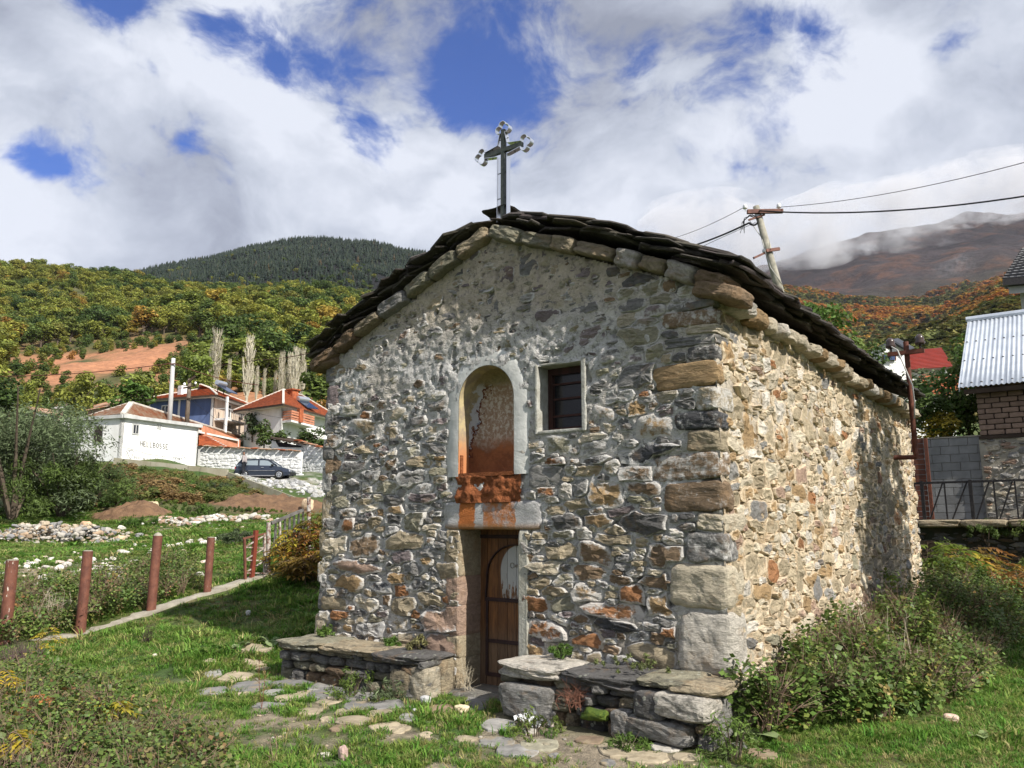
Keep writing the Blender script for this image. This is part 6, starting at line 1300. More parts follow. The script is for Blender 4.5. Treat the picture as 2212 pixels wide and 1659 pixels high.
# cinder block wall
BY = 16.0
m_block, q = material('grey_cinder_block', .95); a = q.n('ShaderNodeAttribute', attribute_name='col').outputs[0]; n = q.noise(q.pos, 3, 6, .6); f = q.ramp(n, .3, .7, .75, 1.2, False); c = q.mix(1.0, a, q.n('ShaderNodeCombineColor', inp={0: f, 1: f, 2: f}).outputs[0], 'MULTIPLY'); setc(q, c); bump(q, q.noise(q.pos, 60, 4, .7), .5, .01)
bw = empty('block_wall', (-2.2, BY, ZTER), 0, 'grey cinder block wall between the brown gate and the adobe barn', 'wall')
x0, x1 = onY(1995, 1000, BY)[0] - .6, onY(2127, 1000, BY)[0]; zt_ = onY(2060, 945, BY)[2]
m = MB(); m.box((x0, BY + .03, ZTER - .1), (x1, BY + .2, zt_ - .01)); m.build('mortar', m_conc, bw)
z = zt_; row = 0; r = np.random.default_rng(15)
while z > ZTER - .1:
    x = x0 - (.2 if row % 2 else 0)
    while x < x1 - .02:
        xa, xb = max(x + .006, x0), min(x + .394, x1); sh_ = r.uniform(.85, 1.1)
        if xb - xa > .05: m = MB(); m.box((xa, BY + r.uniform(-.003, .004), z - .195), (xb, BY + .18, z - .006), col=(.22 * sh_, .22 * sh_, .22 * sh_)); m.build('block', m_block, bw, usecol=True)
        x += .40
    z -= .20; row += 1
m = MB(); m.box((x0, BY - .02, zt_), (x1, BY + .22, zt_ + .03)); m.build('cap', m_conc, bw)
# adobe barn with stone base and corrugated roof
bx0 = onY(2112, 900, BY - .1)[0]; zad = onY(2160, 938, BY - .1)[2]; ze = onY(2110, 838, BY - .1)[2]; YB = BY - .1
barn = empty('barn', (bx0, YB, ZTER), 0, 'adobe brick barn on a fieldstone base under a grey corrugated roof', 'barn')
m_adobe, q = material('adobe_brick', .95); a = q.n('ShaderNodeAttribute', attribute_name='col').outputs[0]; n = q.noise(q.pos, 9, 7, .7); f = q.ramp(n, .3, .7, .75, 1.2, False); setc(q, q.mix(1.0, a, q.n('ShaderNodeCombineColor', inp={0: f, 1: f, 2: f}).outputs[0], 'MULTIPLY')); bump(q, n, .6, .02)
m_mud = simple('dark_mud_joint', (.055, .038, .03), bs=.5); m = MB(); m.box((bx0 + .03, YB + .04, ZTER - .1), (7, YB + .4, ze + .1)); m.box((bx0 + .03, YB + .3, ZTER - .1), (bx0 + .4, YB + 5, ze + .1)); m.build('wall', m_mud, barn)
z = zad; row = 0; hb_ = (ze - zad) / 9.0
while z < ze + .05:
    x = bx0 + (0 if row % 2 else -.18)
    while x < 3.6:
        w_b = r.uniform(.30, .37); xa = max(x, bx0); c_ = np.array((.24, .165, .125)) * r.uniform(.85, 1.12)
        if x + w_b > bx0 + .06:
            V, F = rockmesh((x + w_b - xa - .015, .14, hb_ - .016), int(r.integers(999)), 3, .03, 12); V = V + np.array(((xa + x + w_b) / 2, YB + .07 + r.uniform(-.008, .008), z + hb_ / 2)); obj('brick', V, F, m_adobe, barn, np.array([*c_, 1]) * np.ones((len(V), 1)), loc=V[0])
        x += w_b
    z += hb_; row += 1
m = MB(); m.box((bx0 - .02, YB - .02, zad - .09), (7, YB + .1, zad - .01)); m.build('timber_course', m_dwood, barn)
bi = layout(bx0, 3.0, ZTER - .05, zad - .09, lambda x, z: x > -99, [], [(.22, 60), (.15, 300), (.09, 500), (.06, 500), (.035, 500)], lambda x, z: 1.1, res=.02, K=16, seed=41)
m_bst = stone_material('barn_fieldstone', .5, (.42, .40, .36), (1, 1, 2), .8)
weld_stones(bi, lambda x, z, h: np.stack([x, YB + .02 - h, z], 1), m_bst, barn, lambda x, z, r: palette(['grey', 'pale', 'slate', 'cream', 'pink'][r.integers(5)]) * r.uniform(.7, 1.05), lambda s, r: r.uniform(.02, .05), 110, 'stone', 'small_stones', 43)
m = MB(); m.box((bx0 - .03, YB + .018, ZTER - .1), (3.1, YB + .10, zad - .09)); m.build('base_mortar', m_conc, barn)
m_zinc, q = material('galvanised_corrugated_sheet', .42, .35, .5); n = q.noise(q.pos, 2.5, 6, .6); setc(q, q.mix(q.ramp(n, .35, .65), (.56, .60, .66), (.46, .50, .56)))
e0 = onY(2070, 837, YB - .35); t0 = onY(2097, 692, YB + 3.2); slope = (t0[2] - e0[2]) / 3.55
rt = empty('roof', e0); rt.parent = barn; rt.matrix_parent_inverse = pinv(barn)
xL = (e0[0] + t0[0]) / 2; xL = e0[0]
for sh in range(4):
    V = []; F = []; nx_ = 100; xa = e0[0] + sh * 1.0; 
    for j, (yv, zv) in enumerate(((YB - .35 - .012 * (sh % 2), e0[2]), (YB + 1.4, e0[2] + slope * 1.75 + .004), (YB + 3.2, t0[2]))):
        xo = 0.0
        for i in range(nx_ + 1): x = xa + i * 1.04 / nx_; V.append((x, yv, zv + .014 * math.sin(2 * math.pi * x / .105) + .004 * (sh % 2)))
    F = [(j * (nx_ + 1) + i, j * (nx_ + 1) + i + 1, (j + 1) * (nx_ + 1) + i + 1, (j + 1) * (nx_ + 1) + i) for j in range(2) for i in range(nx_)]
    o = obj('corrugated_sheet', V, F, m_zinc, rt, smooth=True); md = o.modifiers.new('thick', 'SOLIDIFY'); md.thickness = .004
m = MB(); m.tube([(e0[0] - .04, YB + 3.2, t0[2] + .03), (8, YB + 3.2, t0[2] + .03)], .09, 8); m.bar((e0[0] + .01, YB - .35, e0[2] - .05), (e0[0] + .01, YB + 3.2, t0[2] - .05), .02, .12); m.build('ridge_flashing', m_zinc, rt)
nails = MB()
for fr_x in np.arange(.06, 3.6, .21):
    for yv in (YB - .2, YB + .9, YB + 1.9): nails.tube([(e0[0] + fr_x, yv, e0[2] + (yv - YB + .35) * slope + .01), (e0[0] + fr_x, yv, e0[2] + (yv - YB + .35) * slope + .035)], [.03, .018], 6)
nails.build('roof_screw', m_blk, rt)
m = MB(); m.box((e0[0] + .1, YB - .3, e0[2] - .16), (8, YB - .2, e0[2] - .05)); m.build('purlin', m_dwood, rt)
# corner of a dark tiled house beyond the barn
hq = empty('dark_roofed_house', at(2190, 640, 34), 0, 'corner of a house with black tiles and grey post above the barn', 'house'); a, b_, c, d = at(2166, 607, 34), at(2300, 596, 33), at(2330, 500, 38), at(2209, 540, 38)
m_btile = simple('black_glazed_tile', (.02, .02, .024), (.035, .035, .04), 3, .45, bs=.2); m_btop = simple('worn_tile_edge', (.25, .25, .26), bs=0)
for k in range(12): m = MB(); t = k / 12; p0, p1 = a + (d - a) * t, b_ + (c - b_) * t; u0, u1 = a + (d - a) * (t + .09), b_ + (c - b_) * (t + .09); m.add([p0 + (0, 0, .16), p1 + (0, 0, .16), u1 + (0, 0, .05), u0 + (0, 0, .05), p0, p1], [(0, 1, 2, 3), (4, 5, 1, 0)]); m.build('tile_row', m_btile, hq)
for k in range(12):
    t = k / 12; p0, p1 = a + (d - a) * t, b_ + (c - b_) * t; m = MB()
    for j in range(9): s0 = (j + .15) / 9; s1 = (j + .7) / 9; m.bar(p0 + (p1 - p0) * s0 + (0, 0, .17), p0 + (p1 - p0) * s1 + (0, 0, .17), .10, .05)
    m.build('tile_edges', m_btop, hq)
m = MB(); m.bar(a + (0, 0, -.08), b_ + (0, 0, -.08), .3, .3); m.build('eaves_board', m_blk, hq); m = MB(); m.prism([at(2178, 618, 34.1), at(2300, 608, 33), at(2300, 596, 36), at(2190, 606, 36)], (0, 0, -.35)); m.build('soffit', m_gray, hq)
m = MB(); p = at(2212, 620, 34.6); m.bar((p[0], p[1], 2), p, .35); m.build('post', m_gray, hq)
# red roofed house and terracotta wall
rh = empty('red_roofed_house', at(1990, 800, 70), 0, 'white house with bright red metal tile roof and blue gable window beyond the chapel', 'house')
m_redt = simple('red_metal_tile', (.26, .035, .022), (.20, .03, .02), 1.5, .5, bs=.1)
q4 = [at(1945, 800, 66), at(2058, 792, 68), at(2033, 751, 73), at(1962, 757, 72)]; rows(q4[0], q4[1], q4[3], q4[2], 15, m_redt, 'tile_slope', rh, .10)
m = MB(); m.bar(q4[0] - (0, 0, .1), q4[1] - (0, 0, .1), .25, .2); m.build('eaves_board', m_dwood, rh)
m = MB(); w0, w1 = at(1948, 803, 66.6), at(2052, 797, 68.6); m.prism([[*w0[:2], 6], [*w1[:2], 6], w1, w0], HF * 4); m.build('wall', m_white, rh)
m = MB(); g = [at(1905, 800, 64), at(1953, 800, 64.5), at(1954, 752, 64.5), at(1928, 737, 64.2), at(1906, 748, 64)]; g[0][2] = g[1][2] = 8; m.prism(g, HF * 5); m.build('gable_wall', m_white, rh)
m = MB(); m.bar(at(1896, 752, 63.6), at(1927, 736, 63.8), .3, .14); m.bar(at(1927, 736, 63.8), at(1962, 757, 64), .3, .14); m.prism([at(1927, 735, 63.8), at(1962, 756, 64), at(1975, 752, 70), at(1940, 732, 70)], (0, 0, .1)); m.prism([at(1896, 751, 63.6), at(1927, 735, 63.8), at(1940, 732, 70), at(1905, 748, 70)], (0, 0, .1)); m.build('dark_gable_roof', simple('dark_slate_roof', (.05, .055, .07), bs=.2), rh)
m = MB(); m.prism([at(1907, 778, 63.8), at(1935, 779, 64.1), at(1935, 765, 64.1), at(1907, 764, 63.8)], -HF * .1); w_o = m.build('window', simple('brown_window_frame', (.12, .05, .03), bs=0), rh)
m_bg, q = material('sky_reflecting_glass', .1, spec=.8); setc(q, (.03, .05, .12))
m = MB(); m.prism([at(1909, 776.5, 63.6), at(1920.5, 777, 63.7), at(1920.5, 766.5, 63.7), at(1909, 766, 63.6)], -HF * .05); m.prism([at(1922, 777, 63.7), at(1933, 777.5, 63.8), at(1933, 766.5, 63.8), at(1922, 766, 63.7)], -HF * .05); m.build('pane', m_bg, w_o)
m = MB(); m.prism([at(1990, 813, 66.3), at(2018, 811, 66.8), at(2018, 805, 66.8), at(1990, 807, 66.3)], -HF * .15); m.build('window', simple('brown_lintel', (.2, .1, .07), bs=0), rh)
tb = empty('terracotta_brick_wall', at(2000, 830, 45), 0, 'orange hollow brick wall below the red roofed house', 'wall'); m_ob = simple('hollow_brick', (.42, .13, .06), (.34, .10, .05), 3, .9, bs=.3)
p0, p1 = at(1985, 812, 45), at(2100, 806, 46); dz = at(1985, 812, 45)[2] - at(1985, 850, 45)[2]
for rr_ in range(7):
    for k in range(9):
        t0, t1 = (k + .04 + .5 * (rr_ % 2)) / 9, (k + .96 + .5 * (rr_ % 2)) / 9; t1 = min(t1, 1.0); 
        if t0 > .97: continue
        z_ = -dz * rr_ / 6; m = MB(); m.prism([p0 + (p1 - p0) * t0 + (0, 0, z_), p0 + (p1 - p0) * t1 + (0, 0, z_), p0 + (p1 - p0) * t1 + (0, 0, z_ - dz / 6 * .86), p0 + (p1 - p0) * t0 + (0, 0, z_ - dz / 6 * .86)], HF * .2); m.build('brick', m_ob, tb)
m = MB(); m.prism([p0 + HF * .05, p1 + HF * .05, p1 + HF * .05 - (0, 0, dz * 1.3), p0 + HF * .05 - (0, 0, dz * 1.3)], HF * .1); m.build('mortar', m_conc, tb)
# ------------------------------------------------------------------ poles and wires
m_cpole = simple('lichened_concrete_pole', (.36, .34, .28), (.22, .21, .17), 5, .9, bs=.6, bd=.015, bscale=22); m_crust = simple('rust_steel_channel', (.20, .10, .075), (.12, .06, .05), 9, .7, .3, bs=.3); m_wire2 = simple('black_cable', (.02, .02, .022), bs=0); m_steel, q = material('galvanised_steel_band', .4, .7); setc(q, (.5, .52, .55))
m_wpor, q = material('white_porcelain', .2, spec=.6); setc(q, (.75, .75, .74)); m_woodp = simple('weathered_wooden_pole', (.20, .16, .12), (.10, .08, .065), 8, .9, bs=.6, bd=.02, bscale=20, stretch=(1, 1, .2))
W1 = 22.0; up_ = empty('utility_pole', at(1700, 700, W1), 0, 'leaning concrete utility pole with rusty crossarm behind the chapel roof', 'utility pole')
m = MB(); m.tube([at(1722, 760, W1), at(1676, 600, W1), at(1633, 445, W1)], [.135, .115, .09], 14); m.build('pole', m_cpole, up_, smooth=True)
m = MB(); m.bar(at(1614, 457, W1 - .14), at(1691, 455.5, W1 - .14), .10, .115); m.build('crossarm', m_crust, up_)
def ins(p, s, m_, par): m = MB(); m.tube([p, p + (0, 0, .09 * s)], .012, 6); m.tube([p + (0, 0, .06 * s), p + (0, 0, .08 * s), p + (0, 0, .11 * s), p + (0, 0, .125 * s), p + (0, 0, .17 * s), p + (0, 0, .19 * s)], [.03 * s, .062 * s, .05 * s, .058 * s, .045 * s, .02 * s], 12); return m.build('insulator', m_, par, smooth=True)
ins(at(1610, 456, W1 - .1), 1.15, m_wpor, up_); ins(at(1683, 454, W1 - .1), 1.15, m_wpor, up_)
m = MB()
for (px, py) in ((1636.5, 466.5), (1655, 541)): p = at(px, py, W1); m.tube([p - UP * .035, p + UP * .035], .112 if py > 500 else .1, 14)
m.build('steel_band', m_steel, up_)
m = MB(); m.bar(at(1617, 475, W1 - .1), at(1652, 463, W1 - .1), .05); m.bar(at(1655, 541, W1 - .15), at(1684, 537, W1 - .1), .06, .09); m.bar(at(1628, 557, W1 - .3), at(1654, 545, W1 - .1), .06, .06); m.build('bracket', m_crust, up_)
def wire(label, pts, rad, name='overhead_wire', mt=None, sag=0.0, group=None, n=14):
    P = []
    for a, b_ in zip(pts[:-1], pts[1:]):
        for t in np.linspace(0, 1, n, endpoint=False): q_ = a + (b_ - a) * t; P.append(q_ - np.array((0, 0, 4 * sag * t * (1 - t))))
    P.append(pts[-1]); m = MB(); m.tube(P, rad, 5); o = m.build(name, mt or m_wire2, None, smooth=True); tag(o, label, 'wire', group); return o
wire('thick black cable running right from the leaning pole crossarm', [at(1640, 455, W1 - .2), at(2300, 409, W1 - 5)], .022, sag=.25); wire('thin wire rising right from the insulator of the leaning pole', [at(1684, 447, W1 - .1), at(2300, 326, W1 - 7)], .009, sag=.2)
wire('thin wire from the left insulator down behind the slate roof', [at(1608, 447, W1 - .1), at(1440, 518, 30)], .009, sag=.1); wire('thick dark service cable from the leaning pole toward the slate roof', [at(1640, 476, W1), at(1618, 481, W1), at(1440, 545, 28)], .028, sag=.1); wire('second thin wire beside the thick service cable', [at(1632, 480, W1), at(1560, 512, 25), at(1500, 540, 28)], .008)
m = MB(); rr = np.random.default_rng(4)
for k in range(6): c = at(1613, 480, W1); m.tube([at(1638, 470 + k, W1), at(1620 + rr.uniform(-4, 4), 462 + rr.uniform(-2, 6), W1 - .1), at(1603 + rr.uniform(-5, 5), 474 + rr.uniform(-4, 6), W1), at(1598 + rr.uniform(-2, 10), 500 + rr.uniform(-10, 4), W1)], .010, 5)
m.build('loose_cable_ends', m_wire2, up_, smooth=True); m = MB(); m.tube([at(1620, 478, W1), at(1645, 512, W1), at(1652, 540, W1 - .2), at(1665, 578, W1 - .2), at(1690, 615, W1 - .2)], .014, 5); m.build('down_cable', m_cable, up_, smooth=True)
wp = empty('utility_pole', at(370, 909, 62), 0, 'tall pale round concrete pole rising behind the white workshop', 'utility pole'); m = MB(); m.tube([at(365, 925, 62), at(374.6, 773.5, 62)], [.19, .15], 14); m.build('pole', m_gray, wp, smooth=True); m = MB(); m.bar(at(366, 786, 61.8), at(380, 785, 61.8), .08); m.build('bracket', m_crust, wp)
dp = empty('utility_pole', at(404, 914, 64), 0, 'short dark wooden pole with crossarms right of the pale pole', 'utility pole'); m = MB(); m.tube([at(403, 922, 64), at(410, 818, 64)], [.19, .14], 10); m.build('pole', m_woodp, dp, smooth=True); m = MB(); m.bar(at(396, 838, 63.8), at(424, 832, 63.8), .1); m.bar(at(405, 826, 63.8), at(422, 812, 63.8), .16); m.bar(at(397, 860, 63.8), at(415, 860, 63.8), .1); m.build('crossarm', m_dwood, dp); ins(at(398, 836, 63.7), 2, m_wpor, dp); ins(at(422, 832, 63.7), 1.6, m_wpor, dp)
fp = empty('utility_pole', at(124, 930, 66), 0, 'small distant pole with crossarm at far left, before the wooded slope', 'utility pole'); m = MB(); m.tube([at(124, 935, 66), at(124.5, 878, 66)], .14, 8); m.build('pole', m_cpole, fp); m = MB(); m.bar(at(112, 881, 65.8), at(136, 880, 65.8), .12); m.build('crossarm', m_gray, fp)
m_rw_ = simple('rust_red_cable', (.12, .04, .03), bs=0)
wire('rusty red cable crossing the hillside left of the pale pole', [at(-60, 812, 70), at(374, 784, 62)], .035, mt=m_rw_, sag=.35); wire('rusty red cable running right from the pale pole to the white house', [at(374, 784, 62), at(560, 831, 76)], .035, mt=m_rw_, sag=.3); wire('dark cable from the pale pole up to the chapel eave', [at(440, 790, 60), at(560, 776, 45), at(714, 752, 24)], .014, mt=m_rw_, sag=.1)
wire('thin upper wire from the far pole to the dark pole', [at(124, 881, 66), at(398, 836, 63.7)], .012, sag=.5); wire('thin lower wire from the far pole to the workshop', [at(40, 886, 68), at(330, 852, 64)], .010, sag=.4); wire('thin wire from the dark pole across the blue house', [at(422, 832, 63.7), at(640, 905, 68)], .014, sag=.6); wire('thin wire from the dark pole across the white wall', [at(410, 860, 63.7), at(587, 968, 62)], .012, sag=.4)
# ------------------------------------------------------------------ foliage
def leafmat(name, stops, rough=.6, trans=.35, use_inst=False, tint=None):
    m = bpy.data.materials.new(name); m.use_nodes = True; t = m.node_tree; t.nodes.clear(); q = NT(t)
    inst = q.n('ShaderNodeObjectInfo').outputs['Random']; a = q.n('ShaderNodeAttribute', attribute_name='col').outputs[0]; geo = q.n('ShaderNodeNewGeometry')
    c = q.cr(inst, stops); rnd = geo.outputs['Random Per Island']; f = q.ramp(rnd, 0, 1, .62, 1.4, False)
    c = q.mix(1.0, c, a, 'MULTIPLY'); c = q.mix(1.0, c, q.n('ShaderNodeCombineColor', inp={0: f, 1: f, 2: f}).outputs[0], 'MULTIPLY')
    p = q.n('ShaderNodeBsdfPrincipled', inp={0: c, 'Roughness': rough, 'Specular IOR Level': .25}); tr = q.n('ShaderNodeBsdfTranslucent', inp={0: c})
    mx_ = q.n('ShaderNodeMixShader', inp={0: trans, 1: p.outputs[0], 2: tr.outputs[0]}); q.n('ShaderNodeOutputMaterial', inp={0: mx_.outputs[0]}); return m
PROTO = bpy.data.collections.new('prototypes')                      # not linked: only feeds the scatterings
def proto(o):
    for c in list(o.users_collection): c.objects.unlink(o)
    PROTO.objects.link(o); return o
def leafcloud(N, centre, radii, size, seed, shell=.55, flat=.4, droop=0.0, cols=None, aspect=.55):
    r = np.random.default_rng(seed); d = r.normal(0, 1, (N, 3)); d /= np.linalg.norm(d, axis=1)[:, None]; rad = r.uniform(shell, 1.0, N) ** .7
    C = np.asarray(centre) + d * rad[:, None] * np.asarray(radii)
    return leaves(C, d, size, r, flat, cols, aspect)
def leaves(C, d, size, r, flat=.4, cols=None, aspect=.55):
    N = len(C); n = d * .8 + r.normal(0, .6, (N, 3)); n[:, 2] = np.abs(n[:, 2]) + flat; n /= np.linalg.norm(n, axis=1)[:, None]
    t = np.cross(n, r.normal(0, 1, (N, 3))); t /= np.linalg.norm(t, axis=1)[:, None]; b = np.cross(n, t); s = size * r.uniform(.6, 1.35, N)[:, None]
    A = C - t * s * .5; B = C + b * s * .5 * aspect - n * s * .06; D = C + t * s * .5 - n * s * .16; E = C - b * s * .5 * aspect - n * s * .06
    V = np.stack([A, B, D, E], 1).reshape(-1, 3); F = np.arange(4 * N).reshape(N, 4)
    c = np.ones((N, 3)) * r.uniform(.7, 1.25, (N, 1)) if cols is None else cols
    return V, F, np.repeat(c, 4, 0)
def treemesh(name, mat, seed, N=520, size=.16, blobs=9, h=1.0, trunkmat=None, crown=.36, base=.28):
    """unit-height broadleaf tree: several leaf masses round a forked trunk"""
    r = np.random.default_rng(seed); Vs, Fs, Cs, n = [], [], [], 0
    for k in range(blobs):
        a = r.uniform(0, 6.28); rr_ = r.uniform(.0, .30) * (1 if k else 0); z = r.uniform(base + .1, .88) if k else .62; s_ = crown * r.uniform(.38, .62) * (1.25 if k == 0 else 1)
        V, F, C = leafcloud(N // blobs, (rr_ * math.cos(a) * (1.2 - z * .5), rr_ * math.sin(a) * (1.2 - z * .5), z), (s_, s_, s_ * .8), size, seed * 31 + k)
        sh_ = r.uniform(.8, 1.2); Vs.append(V); Fs.append(F + n); Cs.append(C * sh_); n += len(V)
    return mesh(name, np.concatenate(Vs), np.concatenate(Fs), mat, np.concatenate(Cs))
m_bark = simple('grey_brown_bark', (.13, .10, .075), (.08, .06, .045), 6, .95, bs=.5)
def trunkmesh(seed, h=.6, r0=.03):
    r = np.random.default_rng(seed); m = MB(); m.tube([(0, 0, -.08), (.01, 0, .2), (r.uniform(-.03, .03), r.uniform(-.03, .03), h)], [r0, r0 * .8, r0 * .3], 6)
    for k in range(5): a = r.uniform(0, 6.28); z = r.uniform(.2, .45); m.tube([(0, 0, z), (.16 * math.cos(a), .16 * math.sin(a), z + .2), (.27 * math.cos(a), .27 * math.sin(a), z + .33)], [r0 * .5, r0 * .3, r0 * .1], 5)
    return mesh('trunk', np.concatenate(m.v), m.f, m_bark)
def gn_scatter(name, P, scale, rot, idx, protos, label, parent=None):
    """one object: prototypes instanced on its points"""
    for o in protos: proto(o)
    coll = bpy.data.collections.new('scatter_' + name)
    for k, o in enumerate(protos): o.name = '%03d_%s' % (k, name); coll.objects.link(o)
    me = bpy.data.meshes.new(name); me.vertices.add(len(P)); me.vertices.foreach_set('co', np.asarray(P, float).ravel())
    for nm, ty, d in (('sc', 'FLOAT_VECTOR', scale), ('ro', 'FLOAT_VECTOR', rot)): a = me.attributes.new(nm, ty, 'POINT'); a.data.foreach_set('vector', np.asarray(d, np.float32).ravel())
    a = me.attributes.new('ix', 'INT', 'POINT'); a.data.foreach_set('value', np.asarray(idx, np.int32))
    o = bpy.data.objects.new(name, me); COL.objects.link(o); g = bpy.data.node_groups.new(name, 'GeometryNodeTree'); g.is_modifier = True
    g.interface.new_socket('Geometry', in_out='INPUT', socket_type='NodeSocketGeometry'); g.interface.new_socket('Geometry', in_out='OUTPUT', socket_type='NodeSocketGeometry')
    N_ = g.nodes; i_ = N_.new('NodeGroupInput'); o_ = N_.new('NodeGroupOutput'); m2p = N_.new('GeometryNodeMeshToPoints'); iop = N_.new('GeometryNodeInstanceOnPoints'); ci = N_.new('GeometryNodeCollectionInfo')
    ci.inputs['Collection'].default_value = coll; ci.inputs['Separate Children'].default_value = True; ci.inputs['Reset Children'].default_value = True
    def na(nm, ty): x = N_.new('GeometryNodeInputNamedAttribute'); x.data_type = ty; x.inputs['Name'].default_value = nm; return x.outputs['Attribute']
    L_ = g.links.new; L_(i_.outputs[0], m2p.inputs['Mesh']); L_(m2p.outputs[0], iop.inputs['Points']); L_(ci.outputs[0], iop.inputs['Instance']); iop.inputs['Pick Instance'].default_value = True
    L_(na('ix', 'INT'), iop.inputs['Instance Index']); L_(na('ro', 'FLOAT_VECTOR'), iop.inputs['Rotation']); L_(na('sc', 'FLOAT_VECTOR'), iop.inputs['Scale']); L_(iop.outputs[0], o_.inputs[0])
    md = o.modifiers.new('scatter', 'NODES'); md.node_group = g; tag(o, label, kind='stuff'); return o
# --- hillside trees
G_OL = [(0, (.21, .24, .045)), (.35, (.28, .28, .05)), (.6, (.17, .22, .045)), (.90, (.27, .26, .05)), (.97, (.36, .26, .05)), (1, (.36, .17, .05))]
G_DK = [(0, (.06, .10, .028)), (.5, (.09, .135, .032)), (.85, (.12, .16, .035)), (1, (.20, .20, .045))]
m_lol = leafmat('olive_autumn_leaves', G_OL); m_ldk = leafmat('dark_green_leaves', G_DK)
TREES = [treemesh('crown', m_lol, 100 + k, N=1100, size=.088, blobs=11 + k % 4) for k in range(4)] + [treemesh('crown', m_ldk, 120 + k, N=1100, size=.088, blobs=11 + k) for k in range(2)]
BUSH = [treemesh('crown', m_lol if k % 2 else m_ldk, 140 + k, N=800, size=.12, blobs=9, crown=.5, base=.0) for k in range(3)]
TRK = [trunkmesh(k) for k in range(3)]
def surf(PT, i, j): return PT[0][i, j]
rt_ = np.random.default_rng(77)
def samp(PT, n, pw, jmax=1.0):
    V, D, S = PT; N_, M_ = D.shape; fi = rt_.uniform(0, N_ - 1.01, n); fj = rt_.uniform(0, 1, n) ** pw * jmax * (M_ - 1.01); i, j = fi.astype(int), fj.astype(int); a, b = (fi - i)[:, None], (fj - j)[:, None]
    P = V[i, j] * (1 - a) * (1 - b) + V[i + 1, j] * a * (1 - b) + V[i, j + 1] * (1 - a) * b + V[i + 1, j + 1] * a * b; return P, D[i, j], 1106 + 1748 * S[i, 0]
Pc, Dc, pc_ = samp(HILL, 13500, .75); nz_ = fbm(Pc / 30.0, 3, 81) + fbm(Pc / 9.0, 2, 82) * .4
bare = np.exp(-((pc_ - 190) / 220) ** 2 - ((Dc - 200) / 60) ** 2); U1, U2, U3 = rt_.uniform(0, 1, (3, len(Pc)))
kp = (pc_ < 1350) & (pc_ > -700) & ~((pc_ > 440) & (pc_ < 690) & (Dc < 150)) & (U1 > bare * 1.22 - nz_ * .6) & ~((Dc < 140) & (U2 < .35))
cand = [(Pc[k], (rt_.uniform(1.8, 3.6) if (Dc[k] < 190 and U3[k] < .85) or bare[k] > .3 else 3.5 + 7.5 * rt_.uniform() ** 1.6), Dc[k], pc_[k], bool((Dc[k] < 190 and U3[k] < .85) or bare[k] > .3)) for k in np.nonzero(kp)[0][:7600]]
vis = [k for k, c in enumerate(cand) if -20 < c[3] < 720]
vis.sort(key=lambda k: -cand[k][1] / cand[k][2]); main_set = set(vis[:150])
P, SCL, RO, IX = [], [], [], []
tl = {0: 'olive and yellow autumn tree on the wooded hillside', 1: 'dark green tree on the wooded hillside', 2: 'low scrub bush on the red earth slope'}
grp = {0: 'autumn trees on the hillside', 1: 'dark green trees on the hillside', 2: 'low bushes on the hillside'}
for k, (p, h_, D, px, small) in enumerate(cand):
    wid = h_ * rt_.uniform(.8, 1.5); rz = rt_.uniform(0, 6.28)
    if small: me_i = 6 + rt_.integers(3)
    else: dk_ = float(fbm(p[None] / 38.0, 3, 85)[0]) > .06 + .12 * rt_.normal(); me_i = 4 + rt_.integers(2) if dk_ else rt_.integers(4)
    if k in main_set:
        kind = 2 if me_i >= 6 else (0 if me_i < 4 else 1)
        t = empty('hillside_bush' if kind == 2 else 'hillside_tree', p, rz, tl[kind], 'bush' if kind == 2 else 'tree', grp[kind]); t.scale = (wid, wid, h_)
        for me, nm in (((TREES + BUSH)[me_i], 'crown'), (TRK[k % 3], 'trunk')): o = bpy.data.objects.new(nm, me); COL.objects.link(o); o.parent = t
    else: P.append(p - (0, 0, .1)); SCL.append((wid, wid, h_)); RO.append((rt_.uniform(-.1, .1), rt_.uniform(-.1, .1), rz)); IX.append(me_i)
prs = [bpy.data.objects.new('t', me) for me in TREES + BUSH]
gn_scatter('hillside_wood', P, SCL, RO, IX, prs, 'mass of autumn trees and scrub covering the hillside')
# --- pines
def pinemesh(seed, mat):
    r = np.random.default_rng(seed); V, F, n = [], [], 0
    for t in range(7):
        z0 = .08 + t * .125; rr_ = .20 * (1 - t / 7.6); k_ = 9
        V.append((0, 0, z0 + .26)); c = n; n += 1
        for k in range(k_): a = k * 6.283 / k_ + r.uniform(-.2, .2); q_ = rr_ * r.uniform(.65, 1.15); V.append((q_ * math.cos(a), q_ * math.sin(a), z0 + r.uniform(-.04, .04)))
        F += [(c, n + k, n + (k + 1) % k_) for k in range(k_)]; n += k_
    me = bpy.data.meshes.new('pine'); me.from_pydata(V, [], F); a_ = me.color_attributes.new('col', 'FLOAT_COLOR', 'POINT'); a_.data.foreach_set('color', np.ones(len(V) * 4, np.float32)); me.materials.append(mat); return me
m_pine = leafmat('dark_pine_needles', [(0, (.006, .014, .009)), (.7, (.010, .020, .010)), (.97, (.018, .028, .012)), (1, (.06, .038, .015))], trans=.1)
pines = [bpy.data.objects.new('p', pinemesh(k, m_pine)) for k in range(3)] + [bpy.data.objects.new('p', TREES[4]), bpy.data.objects.new('p', TREES[1])]
Pc, Dc, pc_ = samp(PHILL, 26000, .6); nz_ = fbm(Pc / 90.0, 2, 83); U1, U2 = rt_.uniform(0, 1, (2, len(Pc)))
kp = (pc_ < 1250) & (pc_ > -500) & (np.exp(-((pc_ - 820) / 70) ** 2 - ((Dc - 900) / 160) ** 2) < .2 + U1); Pc, Dc, nz_, U2 = Pc[kp], Dc[kp], nz_[kp], U2[kp]; n_ = len(Pc)
